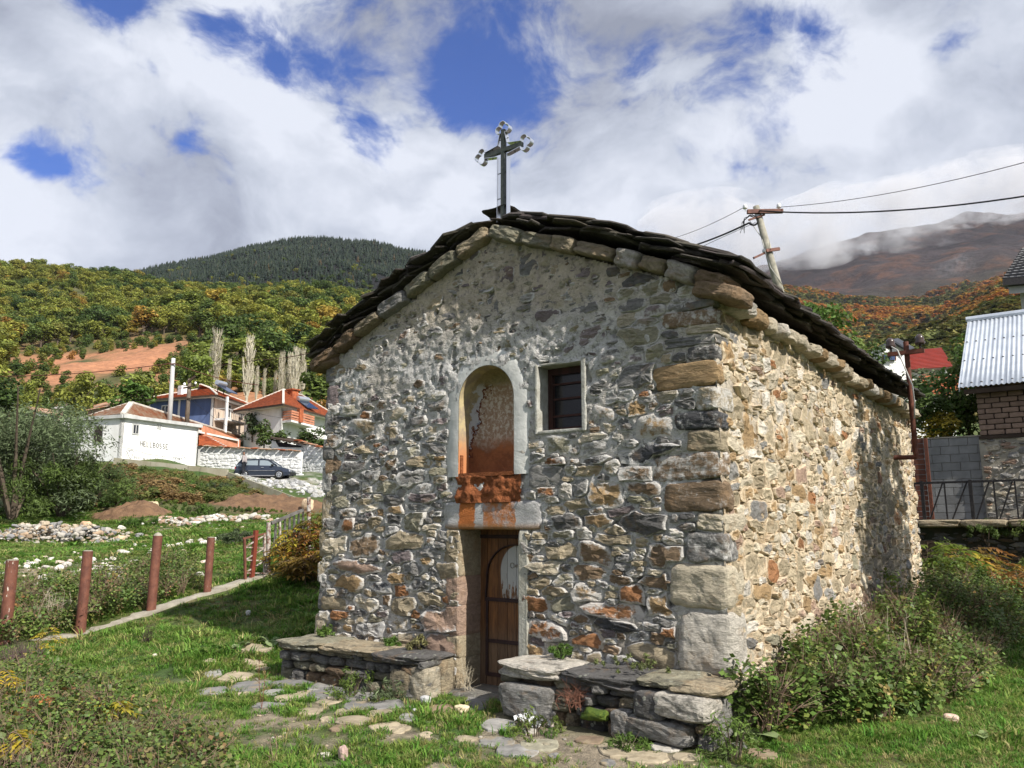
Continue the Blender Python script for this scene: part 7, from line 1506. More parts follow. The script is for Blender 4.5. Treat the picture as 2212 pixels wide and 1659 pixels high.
pine = U2 < sm(Dc, 760, 960) * .8 + .2 + nz_ * .5; h_ = np.where(pine, rt_.uniform(7, 12, n_), rt_.uniform(5, 9, n_)); P = Pc - (0, 0, .5); wd_ = h_ * np.where(pine, 1.5, 1.4); SCL = np.stack([wd_, wd_, h_], 1); RO = np.stack([h_ * 0, h_ * 0, rt_.uniform(0, 6, n_)], 1); IX = np.where(pine, rt_.integers(0, 3, n_), 3 + (rt_.uniform(0, 1, n_) < .2))
gn_scatter('pine_forest', P, SCL, RO, IX, pines, 'dark pine forest covering the rounded hill')
# --- mountain woods (nearer slopes)
m_lor = leafmat('orange_beech_leaves', [(0, (.46, .18, .03)), (.35, (.38, .14, .03)), (.6, (.26, .15, .03)), (.8, (.40, .24, .04)), (1, (.48, .26, .04))])
cro = [treemesh('crown', m_lor, 160 + k, N=200, size=.30, blobs=6, crown=.5, base=.05) for k in range(2)]; crd = [treemesh('crown', leafmat('deep_olive_leaves', [(0, (.09, .105, .03)), (.5, (.13, .14, .035)), (1, (.17, .13, .04))]), 170, N=200, size=.30, blobs=6, crown=.5, base=.05)]
Pc, Dc, pc_ = samp(MTN, 42000, .8, .66); nz_ = fbm(Pc / 190.0, 3, 84); U1, U2 = rt_.uniform(0, 1, (2, len(Pc)))
kp = (pc_ > 1600) & (pc_ < 2450) & (Dc < 1950) & (np.exp(-((pc_ - 2090) / 60) ** 2 - ((Dc - 1150) / 110) ** 2) < .3 + U1); Pc, Dc, nz_, U2 = Pc[kp], Dc[kp], nz_[kp], U2[kp]; n_ = len(Pc)
org = U2 < sm(Dc, 330, 700) * (.62 + nz_ * 1.8); h_ = rt_.uniform(6, 11, n_) * np.where(Dc < 300, .7, 1) * np.where(Dc > 900, 1.3, 1); P = Pc - (0, 0, .4); SCL = np.stack([h_ * 1.3, h_ * 1.3, h_ * .9], 1); RO = np.stack([h_ * 0, h_ * 0, rt_.uniform(0, 6, n_)], 1); IX = np.where(org, rt_.integers(0, 2, n_), 2)
gn_scatter('mountain_forest', P, SCL, RO, IX, [bpy.data.objects.new('p', me) for me in cro + crd], 'orange and green forest on the lower mountain slopes')
# --- poplars
m_twig = simple('pale_poplar_twigs', (.52, .48, .38), (.42, .38, .29), 3, .9, bs=0); m_pl = leafmat('thin_yellow_poplar_leaves', [(0, (.28, .25, .10)), (1, (.36, .33, .15))])
def poplar(seed):
    r = np.random.default_rng(seed); m = MB(); m.tube([(0, 0, -.1), (0, 0, .5), (0, 0, 1)], [.014, .009, .002], 5)
    for k in range(170): a = r.uniform(0, 6.28); z = r.uniform(.03, .9); l = .10 + .26 * (1 - z) * r.uniform(.6, 1); w_ = .07 * (1 - abs(z - .4) * .7) * r.uniform(.5, 1.1); m.tube([(0, 0, z), (w_ * .7 * math.cos(a), w_ * .7 * math.sin(a), z + l * .4), (w_ * math.cos(a + .1), w_ * math.sin(a + .1), min(z + l, 1.02))], [.0045, .003, .001], 3, False)
    N = 260; z = r.uniform(.12, .98, N); a = r.uniform(0, 6.28, N); w_ = .085 * (1 - np.abs(z - .4) * .9) * r.uniform(.4, 1.1, N); C = np.stack([w_ * np.cos(a), w_ * np.sin(a), z], 1); V, F, c = leaves(C, C * [1, 1, 0] * 8, .018, r)
    return mesh('branches', np.concatenate(m.v), m.f, m_twig), mesh('thin_leaves', V, F, m_pl, c)
PO = [poplar(k) for k in range(3)]
pops = [(470, 708, 130, 'tall pale bare poplar, leftmost of the row, left of the blue roof apex'), (497, 775, 138, 'thin bare poplar just right of the leftmost tall one'), (541, 722, 132, 'tallest broad pale poplar above the gap between the two houses'), (557, 790, 136, 'slim bare poplar right of the broad pale one'), (573, 795, 140, 'slim bare poplar left above the orange roof apex'), (596, 800, 140, 'short slim poplar directly above the orange roof apex'), (611, 758, 134, 'pale poplar with white forked stems above the orange roof'), (628, 760, 136, 'yellowish poplar between the white forked one and the rightmost pair'), (640, 748, 133, 'yellowish tall poplar, second from the right of the row'), (655, 752, 134, 'rightmost yellowish poplar beside the dark scrub')]
for k, (px, py, w_, lab) in enumerate(pops):
    T = at(px, py, w_); zb = T[2] - (at(px, py, w_)[2] - at(px, 870, w_)[2]); B = np.array([T[0], T[1], zb]); h_ = T[2] - zb; t = empty('poplar', B, k * 1.7, lab, 'tree'); wd = h_ * (1.5 if k in (0, 2) else 1.3) * (.75 if k in (1, 3, 4, 5) else 1); t.scale = (wd, wd, h_)
    for me, nm in zip(PO[k % 3], ('branches', 'thin_leaves')): o = bpy.data.objects.new(nm, me); COL.objects.link(o); o.parent = t
# --- individual trees and shrubs in the village and round the chapel
m_lgr = leafmat('mid_green_leaves', [(0, (.08, .15, .03)), (.5, (.11, .18, .035)), (1, (.15, .19, .04))]); m_lwil = leafmat('grey_green_willow_leaves', [(0, (.09, .13, .06)), (1, (.13, .165, .08))]); m_lyl = leafmat('yellow_leaves', [(0, (.42, .31, .03)), (1, (.50, .40, .06))]); m_lrst = leafmat('rusty_autumn_leaves', [(0, (.30, .12, .025)), (.5, (.36, .20, .04)), (1, (.22, .18, .03))])
def plant(name, label, cat, B, h_, w_, mat, N=900, size=.12, blobs=10, seed=0, crown=.42, base=.05, trunk=True, group=None, aspect=.55):
    t = empty(name, B, seed * 1.1, label, cat, group); t.scale = (w_, w_, h_); me = treemesh('foliage', mat, 900 + seed, N, size, blobs, crown=crown, base=base); o = bpy.data.objects.new('foliage', me); COL.objects.link(o); o.parent = t
    if trunk: o = bpy.data.objects.new('stems', TRK[seed % 3]); COL.objects.link(o); o.parent = t
    return t
def gp(px, py, w_): p = at(px, py, w_); return np.array([p[0], p[1], float(gz(p[0], p[1]))])
def sp(px, py0, py1, w_): a, b_ = at(px, py1, w_), at(px, py0, w_); return a, b_[2] - a[2]
for k, (px, y0, y1, w_, wd, mt, lab) in enumerate([
 (290, 818, 905, 66, 4.4, m_lgr, 'bright green fruit tree behind the white workshop'), (570, 905, 968, 66, 2.4, m_ldk, 'dark shrub below the balcony of the blue house'), (598, 925, 975, 65, 2.6, m_ldk, 'dark shrub between the two two-storey houses'), (545, 890, 950, 72, 2.6, m_lwil, 'grey green shrub beside the blue house corner'),
 (680, 915, 972, 65, 3.2, m_ldk, 'dark bushy tree behind the garden wall near the chapel corner'), (655, 925, 970, 66, 2.4, m_lwil, 'grey green bush behind the outbuilding roof'), (160, 930, 985, 60, 2.8, m_ldk, 'dark shrub left of the workshop under the dish'), (140, 905, 960, 63, 3.0, m_lwil, 'olive shrub before the far left house'), (690, 800, 900, 115, 9, m_ldk, 'dark tree beside the rightmost poplar'), (705, 860, 910, 90, 4, m_lrst, 'rusty orange bush beside the chapel wall edge'),
 (420, 845, 875, 95, 4.4, m_lrst, 'orange autumn tree behind the blue house roof'), (100, 900, 950, 60, 3, m_lwil, 'dull green shrub at far left below the small pole')]):
    B, h_ = sp(px, y0, y1, w_); plant('broadleaf_tree' if 'tree' in lab else 'shrub', lab, 'tree' if 'tree' in lab else 'shrub', B, h_, wd, mt, N=800, size=.11, seed=k + 1)
# willow thicket at far left, three masses
def willow(name, label, B, h_, w_, seed, N=5200, size=.16, mat=None, cat='bush', group=None):
    r = np.random.default_rng(seed); t = empty(name, B, 0, label, cat, group); Vs, Fs, Cs, n = [], [], [], 0
    for k in range(26):
        a = r.uniform(0, 6.28); q_ = r.uniform(0, 1) ** .6; c = (w_ / 2 * q_ * math.cos(a), w_ / 2 * q_ * math.sin(a), h_ * r.uniform(.12, .86) * (1 - .45 * q_ ** 2)); s_ = r.uniform(.45, .85) * min(w_, h_) * .24
        V, F, C = leafcloud(N // 26, c, (s_ * 1.1, s_ * 1.1, s_), size, seed * 40 + k, shell=.2, flat=.1, aspect=.22); Vs.append(V); Fs.append(F + n); Cs.append(C * r.uniform(.72, 1.2)); n += len(V)
    o = bpy.data.objects.new('foliage', mesh('foliage', np.concatenate(Vs), np.concatenate(Fs), mat or m_lwil, np.concatenate(Cs))); COL.objects.link(o); o.parent = t
    m = MB()
    for k in range(9): a = r.uniform(0, 6.28); m.tube([(0, 0, -.2), (.15 * w_ * math.cos(a), .15 * w_ * math.sin(a), h_ * .4), (.35 * w_ * math.cos(a), .35 * w_ * math.sin(a), h_ * .8)], [.016 * h_ + .002, .011 * h_ + .001, .005 * h_], 5)
    o = bpy.data.objects.new('stems', mesh('stems', np.concatenate(m.v), m.f, m_bark)); COL.objects.link(o); o.parent = t; return t
B = gp(25, 1140, 31); willow('willow_bush', 'tall grey green willow at the left picture edge', B, 6.0, 6.0, 1, 17000, .20)
B = gp(130, 1140, 31.5); willow('willow_bush', 'dark green willow thicket behind the white rubble heap', B, 2.9, 4.6, 2, 15000, .16, mat=m_ldk); B = gp(190, 1120, 34); willow('willow_bush', 'right hand end of the thicket, dark green and lower', B, 2.3, 3.4, 3, 11000, .15, mat=leafmat('deep_willow_green', [(0, (.06, .10, .035)), (1, (.09, .13, .045))]))
B = gp(60, 1120, 33); willow('willow_bush', 'middle willow between the tall left one and the thicket', B, 4.8, 5.0, 4, 14000, .19)
# bank weeds below the retaining wall
r = np.random.default_rng(55); m_dry = leafmat('dry_brown_weed', [(0, (.22, .14, .06)), (.6, (.28, .19, .08)), (1, (.16, .12, .05))])
weed = [(262, 1015, 40, 2.2, 1.1, m_dry, 'dry russet weeds under the workshop corner'), (300, 1035, 41, 2.4, 1.0, m_dry, 'broad brown weed clump on the bank'), (235, 1035, 38, 2.0, 1.2, m_lwil, 'grey green weeds left on the bank'), (280, 1065, 37, 2.4, 1.1, m_dry, 'rust coloured grass clump above the small earth mound'), (350, 1045, 42, 2.6, .9, m_ldk, 'dark green weeds at the wall foot'), (400, 1045, 43, 2.8, .9, m_lgr, 'green weed bank at the middle of the retaining wall'), (440, 1050, 43.5, 2.6, .8, m_ldk, 'dark weeds near the bend of the retaining wall'), (470, 1055, 44, 2.0, .7, m_lwil, 'grey weeds below the bend of the retaining wall'), (520, 1065, 43, 1.6, .6, m_lwil, 'small weed clump before the sloping wall part'), (245, 1085, 34.5, 1.6, .8, m_lgr, 'fresh green bush beside the thicket trunk'), (405, 1108, 33, 2.0, .75, m_lgr, 'low green bush above the rubble strip'), (440, 1100, 34, 1.8, .6, m_ldk, 'low dark bush right of the green one'), (335, 1100, 35, 2.0, .5, m_lgr, 'green undergrowth left of the litter'), (560, 1090, 37, 2.4, .35, m_lgr, 'low green weeds along the earth bank foot'), (500, 1100, 36, 2.4, .4, m_ldk, 'dark low weeds before the earth bank'), (205, 1150, 27, 2.0, .5, m_lgr, 'bright green nettles right of the boulders'), (300, 1150, 28, 1.6, .4, m_lgr, 'low green herbs in the field centre'), (505, 1180, 18.2, .9, .45, m_lwil, 'feathery grey green weed left of the gate')]
for k, (px, py, w_, wd, h_, mt, lab) in enumerate(weed): willow('weed_clump', lab, gp(px, py, w_), h_ * .8, wd, 300 + k, N=3000, size=.11, mat=mt, cat='weeds')
Nb = 2600; bw_ = rt_.uniform(29, 50, Nb); bpx = rt_.uniform(150, 560, Nb); bX = CAM[0] + bw_ * (HF[0] + (bpx - 1106) / 1748 * RT[0]); bY = CAM[1] + bw_ * (HF[1] + (bpx - 1106) / 1748 * RT[1]); bn = fbm(np.stack([bX, bY, bX * 0], 1) / 2.2, 3, 91)
kp = (bw_ > np.interp(bpx, [150, 240, 330, 480, 560], [33, 35, 36, 39, 43])) & (bw_ < np.interp(bpx, [150, 490, 560], [50, 48.5, 46])) & (bn > -.25); bX, bY, bn = bX[kp], bY[kp], bn[kp]; n_ = len(bX); h_ = rt_.uniform(.15, .5, n_) * (1 + bn); m_bk1 = leafmat('rank_green_weeds', [(0, (.10, .14, .035)), (.6, (.14, .17, .045)), (1, (.20, .17, .06))])
gn_scatter('bank_scrub', np.stack([bX, bY, gz(bX, bY)], 1), np.stack([h_ * 1.7, h_ * 1.7, h_], 1), np.stack([h_ * 0, h_ * 0, rt_.uniform(0, 6, n_)], 1), np.where(bn > .18, 1, 0) * (rt_.uniform(0, 1, n_) < .8), [bpy.data.objects.new('p', treemesh('crown', mm, 190 + k, N=500, size=.12, blobs=9, crown=.5, base=-.05)) for k, mm in enumerate((m_bk1, m_dry))], 'rank weeds and dry grass covering the bank below the retaining wall')
# --- rubble heaps and boulders
m_rub = simple('pale_rubble', (1, 1, 1), scale=4, bs=.5, bd=.03, bscale=12, attr=True)
rbm = [mesh('stone', rockmesh((1, .8, .6), 700 + k, 3, .2, 3)[0], rockmesh((1, .8, .6), 700 + k, 3, .2, 3)[1], None) for k in range(5)]
def rub(label, spots, n, s0, s1, name='rubble_heap', seed=1, nmain=60, pile=0.0, cols=((.42, .35, .26), (.38, .35, .31), (.50, .46, .40), (.22, .215, .215), (.34, .25, .17))):
    r = np.random.default_rng(seed); e = empty(name, gp(*spots[0][:2], spots[0][2]), 0, label, 'rubble'); st = MB(); L_ = []
    for k in range(n):
        px, py, w_, sx, sw = spots[r.integers(len(spots))]; p = at(px, py, w_ + r.normal(0, sw)); p = p + RT * r.normal(0, sx); q_ = np.linalg.norm((p - at(px, py, w_))[:2]); s_ = s0 + (s1 - s0) * r.uniform() ** 3
        z = float(gz(p[0], p[1])) + s_ * .12 + pile * math.exp(-(q_ / (sx * 1.1)) ** 2) * r.uniform(.6, 1); L_.append((s_, p[0], p[1], z))
    L_.sort(reverse=True)
    for k, (s_, x, y, z) in enumerate(L_):
        V, F = rockmesh((s_, s_ * r.uniform(.6, .9), s_ * r.uniform(.35, .7)), 700 + int(r.integers(50)), 3 if k < nmain else 2, .2, 3); R = np.array(Euler((r.uniform(-.5, .5), r.uniform(-.5, .5), r.uniform(0, 6))).to_matrix()); V = V @ R.T + (x, y, z); c = np.array([*np.array(cols[r.integers(len(cols))]) * r.uniform(.8, 1.15), 1])
        if k < nmain: obj('stone', V, F, m_rub, e, c * np.ones((len(V), 1)), loc=(x, y, z))
        else: st.add(V, F, c)
    if st.n: st.build('small_stones', m_rub, e, usecol=True)['kind'] = 'stuff'
rub('heap of pale rubble and stones below the willow thicket', [(60, 1172, 25, .9, .7), (120, 1172, 25, 1.0, .7), (180, 1178, 24.6, .8, .5), (100, 1160, 25.6, .7, .5)], 1250, .05, .26, seed=2, nmain=110, pile=.5)
rub('scattered white rubble strip across the middle of the field', [(395, 1145, 29, .8, .5), (440, 1138, 30, .8, .6), (470, 1145, 29.5, 1.0, .5), (520, 1155, 28, 1.2, .4), (430, 1155, 28, .8, .5)], 330, .08, .35, seed=3, nmain=60, pile=.12, cols=((.52, .49, .44), (.46, .44, .41), (.36, .25, .18), (.42, .38, .32)))
rub('small stones scattered along the trodden track beyond the posts', [(60, 1240, 14.8, .9, .8), (140, 1235, 15.2, .9, .8), (240, 1225, 16, .9, .7), (230, 1260, 14.6, .7, .5), (340, 1205, 18, 1, .8), (430, 1195, 19, 1, .8), (520, 1170, 24, 1.2, 1)], 420, .03, .20, name='track_stones', seed=4, nmain=50, cols=((.62, .58, .52), (.5, .47, .43), (.62, .5, .42)))
rub('pale cobbles and slabs scattered on the lane by the car', [(600, 1050, 53, 1.5, 1), (660, 1055, 52, 1.5, 1), (690, 1065, 50, 1.5, 1), (650, 1042, 55, 2, 1)], 420, .12, .5, name='lane_cobbles', seed=5, nmain=60, cols=((.4, .4, .4), (.44, .43, .4), (.32, .32, .32)))
def boulder(px, py, w_, wpx, hpx, c, label, sd): p = at(px, py, w_); p[2] = float(gz(p[0], p[1])); W_, H_ = wpx / 1748 * w_, hpx / 1748 * w_; V, F = rockmesh((W_, W_ * .8, H_ * 1.2), sd, 8, .13, 3.4); V = V + p + (0, 0, H_ * .4); tag(obj('boulder', V, F, m_rub, None, np.array([*c, 1]) * np.ones((len(V), 1)), loc=p), label, 'boulder')
boulder(184, 1148, 27.5, 24, 22, (.52, .34, .22), 'pointed pinkish boulder beside the rubble heap', 1); boulder(208, 1152, 27, 18, 12, (.56, .40, .24), 'smaller ochre boulder right of the pinkish one', 2); boulder(665, 1087, 38, 24, 24, (.56, .42, .28), 'square cream boulder at the foot of the sloping wall', 3); boulder(322, 1108, 33, 34, 20, (.54, .44, .28), 'broad tan boulder on the small earth mound', 4)
boulder(258, 1178, 24.2, 22, 14, (.55, .42, .28), 'tan stone at the right end of the rubble heap', 5); boulder(318, 1090, 33.6, 36, 14, (.62, .54, .48), 'pale slab leaning on the tan boulder', 6); boulder(500, 1072, 40, 22, 9, (.5, .36, .24), 'flat brown stone on the earth bank', 7); boulder(420, 1155, 27, 26, 9, (.65, .6, .55), 'flat white stone in the rubble strip', 8)
m_earth = simple('red_brown_earth', (.185, .11, .062), (.12, .07, .042), 3, .95, bs=.9, bd=.06, bscale=9, detail=8)
def mound(label, px, py, w_, sx, sy, h_, sd): p = at(px, py, w_); g = []; n = 60; V = []; [V.append((p[0] + RT[0] * u * sx + HF[0] * v * sy, p[1] + RT[1] * u * sx + HF[1] * v * sy)) for u in np.linspace(-1, 1, n) for v in np.linspace(-1, 1, n)]; V = np.array(V); U = np.array([(u, v) for u in np.linspace(-1, 1, n) for v in np.linspace(-1, 1, n)]); rr_ = np.hypot(U[:, 0], U[:, 1]); z = gz(V[:, 0], V[:, 1]) - .12 + (h_ + .12) * np.clip(1 - rr_ ** 2, 0, 1) + fbm(np.stack([V[:, 0], V[:, 1], V[:, 0] * 0], 1) * 2.2, 4, sd) * (.35 * h_ + .12) * np.clip(1.1 - rr_, 0, 1) + fbm(np.stack([V[:, 0], V[:, 1], V[:, 0] * 0], 1) * 7, 3, sd + 3) * .09; i = np.arange(n * n).reshape(n, n); tag(obj('earth_mound', np.column_stack([V, z]), np.stack([i[:-1, :-1], i[1:, :-1], i[1:, 1:], i[:-1, 1:]], -1).reshape(-1, 4), m_earth, None, None, True), label, 'earth mound')
mound('long bank of bare red brown earth below the sloping wall', 590, 1085, 40, 3.6, 2.6, .5, 5); mound('small mound of brown earth right of the thicket', 285, 1112, 32, 1.7, 1.5, .42, 6)
# ------------------------------------------------------------------ grass and foreground plants
def hits(px, py):
    px, py = np.asarray(px, float), np.asarray(py, float); r = FW + ((px - 1106) / 1720)[:, None] * RT + ((829 - py) / 1720)[:, None] * UP; t = np.full(len(px), .8); lo = t.copy(); done = np.zeros(len(px), bool)
    for k in range(330):
        p = CAM + r * t[:, None]; below = p[:, 2] < gz(p[:, 0], p[:, 1]); done |= below; lo = np.where(done, lo, t); t = np.where(done, t, t * 1.015)
        if done.all(): break
    for k in range(9): m_ = (lo + t) / 2; p = CAM + r * m_[:, None]; b_ = p[:, 2] < gz(p[:, 0], p[:, 1]); t = np.where(b_, m_, t); lo = np.where(b_, lo, m_)
    return CAM + r * t[:, None]
def tuft(seed, mat, n=16, h=.07, spread=.05, wd=.005, bend=.6):
    r = np.random.default_rng(seed); V, F, C = [], [], []
    for k in range(n):
        a = r.uniform(0, 6.28); b_ = np.array([math.cos(a), math.sin(a), 0]) * spread * r.uniform(0, 1); d = np.array([math.cos(a + r.normal(0, .8)), math.sin(a + r.normal(0, .8)), 0]); hh = h * r.uniform(.5, 1.2); s = np.array([-d[1], d[0], 0]) * wd * r.uniform(.7, 1.3)
        p1 = b_ + (0, 0, hh * .55) + d * hh * .18 * bend; p2 = b_ + (0, 0, hh * r.uniform(.75, 1)) + d * hh * bend * r.uniform(.4, 1.1); i = len(V); V += [b_ - s, b_ + s, p1 + s * .8, p1 - s * .8, p2]; F += [(i, i + 1, i + 2, i + 3), (i + 3, i + 2, i + 4)]; C += [np.ones(3) * r.uniform(.75, 1.25)] * 5
    me = bpy.data.meshes.new('tuft'); me.from_pydata([tuple(v) for v in V], [], F); a_ = me.color_attributes.new('col', 'FLOAT_COLOR', 'POINT'); c = np.ones((len(V), 4), np.float32); c[:, :3] = C; a_.data.foreach_set('color', c.ravel()); me.materials.append(mat); return me
m_g = leafmat('fresh_grass', [(0, (.075, .185, .026)), (.35, (.12, .24, .036)), (.65, (.17, .26, .048)), (.85, (.23, .26, .07)), (1, (.36, .32, .15))], trans=.4)
m_gd = leafmat('dry_grass', [(0, (.26, .22, .09)), (.5, (.32, .27, .12)), (1, (.17, .17, .05))], trans=.3); m_clov = leafmat('clover_and_herbs', [(0, (.05, .11, .018)), (.6, (.075, .135, .025)), (1, (.12, .15, .035))])
def herb(seed, mat, n=14, rad=.06, size=.022, z=.02):
    r = np.random.default_rng(seed); a = r.uniform(0, 6.28, n); q_ = rad * r.uniform(.1, 1, n); C = np.stack([q_ * np.cos(a), q_ * np.sin(a), z * r.uniform(.4, 1.6, n)], 1); V, F, c = leaves(C, np.tile((0, 0, 1.), (n, 1)), size, r, 1.0, aspect=.9); return mesh('herb', V, F, mat, c)
GP = [tuft(k, m_g, 22, .046, .055, .0032, 1.0) for k in range(4)] + [tuft(9, m_gd, 16, .06, .055, .0028, 1.3), herb(1, m_clov), herb(2, m_clov, 10, .07, .03)]
rg = np.random.default_rng(99)
N = 150000; w = 2.0 * (34 / 2.0) ** (rg.uniform(0, 1, N) ** .85); s = rg.uniform(-.84, .84, N); X = CAM[0] + w * (HF[0] + s * RT[0]); Y = CAM[1] + w * (HF[1] + s * RT[1])
s1, s2, s3 = soil(X, Y); P3 = np.stack([X, Y, X * 0], -1); nn = fbm(P3 * 1.5, 3, 101)
keep = (rg.uniform(0, 1, N) > s1 * .93) & (rg.uniform(0, 1, N) > .75 * sm(fbm(P3 * 3.1, 3, 103), .12, .45)) & (rg.uniform(0, 1, N) > s2 * .9)
keep &= ~((X > -6.95) & (X < -2.2) & (Y > -.02) & (Y < 8)) & ~((X > -7.08) & (X < -5.0) & (Y > -.52) & (Y < .1)) & ~((X > -4.2) & (X < -2.15) & (Y > -.66) & (Y < .1)) & ~((X < -1.5) & (X > -9) & (w > 13.5) & (s > -.2)) & ~((Y > 12.9) & (X > -3.3))
keep &= ~((X - FX < .30) & (X - FX > -.14) & (Y > -2.3) & (Y < 3.5))
for (fx, fy_, A_, B_) in FLAG:
    du = (X - fx) * RT[0] + (Y - fy_) * RT[1]; dv_ = (X - fx) * HF[0] + (Y - fy_) * HF[1]; keep &= ~(((du / (A_ * .93)) ** 2 + (dv_ / (B_ * .93)) ** 2) < 1)
X, Y, w, s, nn = X[keep], Y[keep], w[keep], s[keep], nn[keep]; Z = gz(X, Y) - .004; n_ = len(X)
u = rg.uniform(0, 1, n_); ix = np.where(u < .74 + .2 * (nn > 0), rg.integers(0, 4, n_), np.where(u < .84, 4, rg.integers(5, 7, n_)))
sc_ = np.clip(w / 7.0, .9, 3.2) * rg.uniform(.65, 1.2, n_) * (1 + .75 * nn) * np.where(rg.uniform(0, 1, n_) < .03, 1.9, 1); sz = sc_ * np.clip(1.25 - w / 30, .55, 1) * (1 - .25 * sm(w, 8, 16))
gn_scatter('grass', np.stack([X, Y, Z], 1), np.stack([sc_, sc_, sz], 1), np.stack([rg.normal(0, .08, n_), rg.normal(0, .08, n_), rg.uniform(0, 6.28, n_)], 1), ix, [bpy.data.objects.new('g', me) for me in GP], 'short green meadow grass with clover and dry blades')
# gravel and pebbles on the path
pm_ = [mesh('pebble', rockmesh((1, .8, .5), k, 2, .15, 3)[0], rockmesh((1, .8, .5), k, 2, .15, 3)[1], simple('pebble_grey' if k else 'pebble_tan', (.36, .33, .28) if k else (.45, .36, .26), bs=0)) for k in range(2)]
Np = 4200; X = rg.uniform(-9, -.8, Np); Y = rg.uniform(-2.6, .3, Np); s1, _, _ = soil(X, Y); k_ = (s1 > .25) & ~((Y > -.5)); X, Y = X[k_], Y[k_]; n_ = len(X); q_ = .006 + .03 * rg.uniform(0, 1, n_) ** 5
gn_scatter('gravel', np.stack([X, Y, gz(X, Y)], 1), np.stack([q_, q_, q_], 1), np.stack([X * 0, X * 0, rg.uniform(0, 6, n_)], 1), rg.integers(0, 2, n_), [bpy.data.objects.new('g', me) for me in pm_], 'small gravel and pebbles on the trodden path')
# bramble sprigs
def sprig(seed, mat, n=12, h=.16, size=.034, stemmat=None):
    r = np.random.default_rng(seed); z = np.linspace(.02, h, n); a = np.arange(n) * 2.4 + r.uniform(0, .5, n); q_ = r.uniform(.012, .05, n); C = np.stack([q_ * np.cos(a) + z * .25, q_ * np.sin(a), z], 1); V, F, c = leaves(C, np.tile((0, 0, 1.), (n, 1)), size, r, .9, aspect=.8)
    V = np.concatenate([V, [(0.002, 0, -.05), (-.002, 0, -.05), (h * .25, 0, h)]]); c = np.concatenate([c, np.full((3, 3), .4)]); k = len(V); me = bpy.data.meshes.new('sprig'); me.from_pydata([tuple(v) for v in V], [], F.tolist() + [[k - 3, k - 2, k - 1]]); a_ = me.color_attributes.new('col', 'FLOAT_COLOR', 'POINT'); cc = np.ones((k, 4), np.float32); cc[:, :3] = c; a_.data.foreach_set('color', cc.ravel()); me.materials.append(mat); return me
m_bram = leafmat('bramble_leaves', [(0, (.085, .15, .032)), (.4, (.12, .19, .042)), (.80, (.16, .215, .05)), (.97, (.20, .20, .05)), (1, (.26, .13, .05))], rough=.45, trans=.25); m_brdk = leafmat('dusky_bramble_leaves', [(0, (.085, .13, .04)), (.4, (.12, .15, .05)), (.7, (.18, .15, .07)), (1, (.20, .11, .055))], rough=.5, trans=.2)
def polymask(px, py, poly):
    inside = np.zeros(len(px), bool); n = len(poly)
    for i in range(n): (x1, y1), (x2, y2) = poly[i], poly[(i + 1) % n]; c = ((y1 > py) != (y2 > py)) & (px < (x2 - x1) * (py - y1) / ((y2 - y1) + 1e-9) + x1); inside ^= c
    return inside
def bramble(name, label, poly, n, hfn, protos, seed, smin=.7, smax=1.3, power=.7):
    r = np.random.default_rng(seed); pl = np.array(poly); px = r.uniform(pl[:, 0].min(), pl[:, 0].max(), n * 3); py = r.uniform(pl[:, 1].min(), pl[:, 1].max(), n * 3); k = polymask(px, py, poly); px, py = px[k][:n], py[k][:n]; p = hits(px, py)
    ok = ~((p[:, 0] > -6.95) & (p[:, 0] < -2.22) & (p[:, 1] > -.05) & (p[:, 1] < 8)); p = p[ok]; H = hfn(p[:, 0], p[:, 1]); u = r.uniform(0, 1, len(p)) ** power; p[:, 2] = gz(p[:, 0], p[:, 1]) + H * u; q_ = r.uniform(smin, smax, len(p))
    return gn_scatter(name, p, np.stack([q_] * 3, 1), np.stack([r.normal(0, .35, len(p)), r.normal(0, .35, len(p)), r.uniform(0, 6.28, len(p))], 1), r.integers(0, len(protos), len(p)), [bpy.data.objects.new('b', me) for me in protos], label)
SP = [sprig(k, m_bram) for k in range(4)]; SPd = [sprig(10 + k, m_brdk) for k in range(2)] + [sprig(14, m_bram)]
twm = MB(); rw_ = np.random.default_rng(3)
for k in range(14): a = rw_.uniform(0, 6.28); twm.tube([(0, 0, -.02), (.05 * math.cos(a), .05 * math.sin(a), .12), (.13 * math.cos(a + .4), .13 * math.sin(a + .4), rw_.uniform(.12, .28))], [.0022, .0017, .0008], 3, False)
m_tw = simple('dry_brown_twigs', (.16, .10, .075), (.24, .17, .12), 30, bs=0); TW = mesh('twigs', np.concatenate(twm.v), twm.f, m_tw)
def hr(x, y): n = fbm(np.stack([x, y, x * 0], 1) * 1.9, 4, 111); return np.clip(.10 + .28 * sm(-x, .9, 2.2) + .22 * sm(y, 3, 8) * sm(-x, -.5, 2) + .62 * n, .03, .8)
bramble('bramble_thicket', 'dense green bramble thicket along the sunlit side wall', [(1562, 1590), (1575, 1500), (1620, 1455), (1750, 1430), (1850, 1385), (1920, 1330), (2020, 1300), (2212, 1300), (2212, 1380), (2150, 1425), (2130, 1490), (2010, 1545), (1880, 1572), (1740, 1585), (1650, 1600)], 15000, hr, SP * 4 + [SPd[0], TW], 1, .5, 1.5, .85)
def hl(x, y): n = fbm(np.stack([x, y, x * 0], 1) * 2.2, 3, 112); return np.clip(.13 + .28 * n, .02, .4)
bramble('bramble_patch', 'low dusky brambles and creeping leaves in the left foreground', [(-80, 1500), (60, 1450), (180, 1500), (300, 1540), (400, 1600), (480, 1640), (500, 1760), (-80, 1760)], 4200, hl, SPd * 2 + SP * 3 + [TW], 2, .55, 1.2)
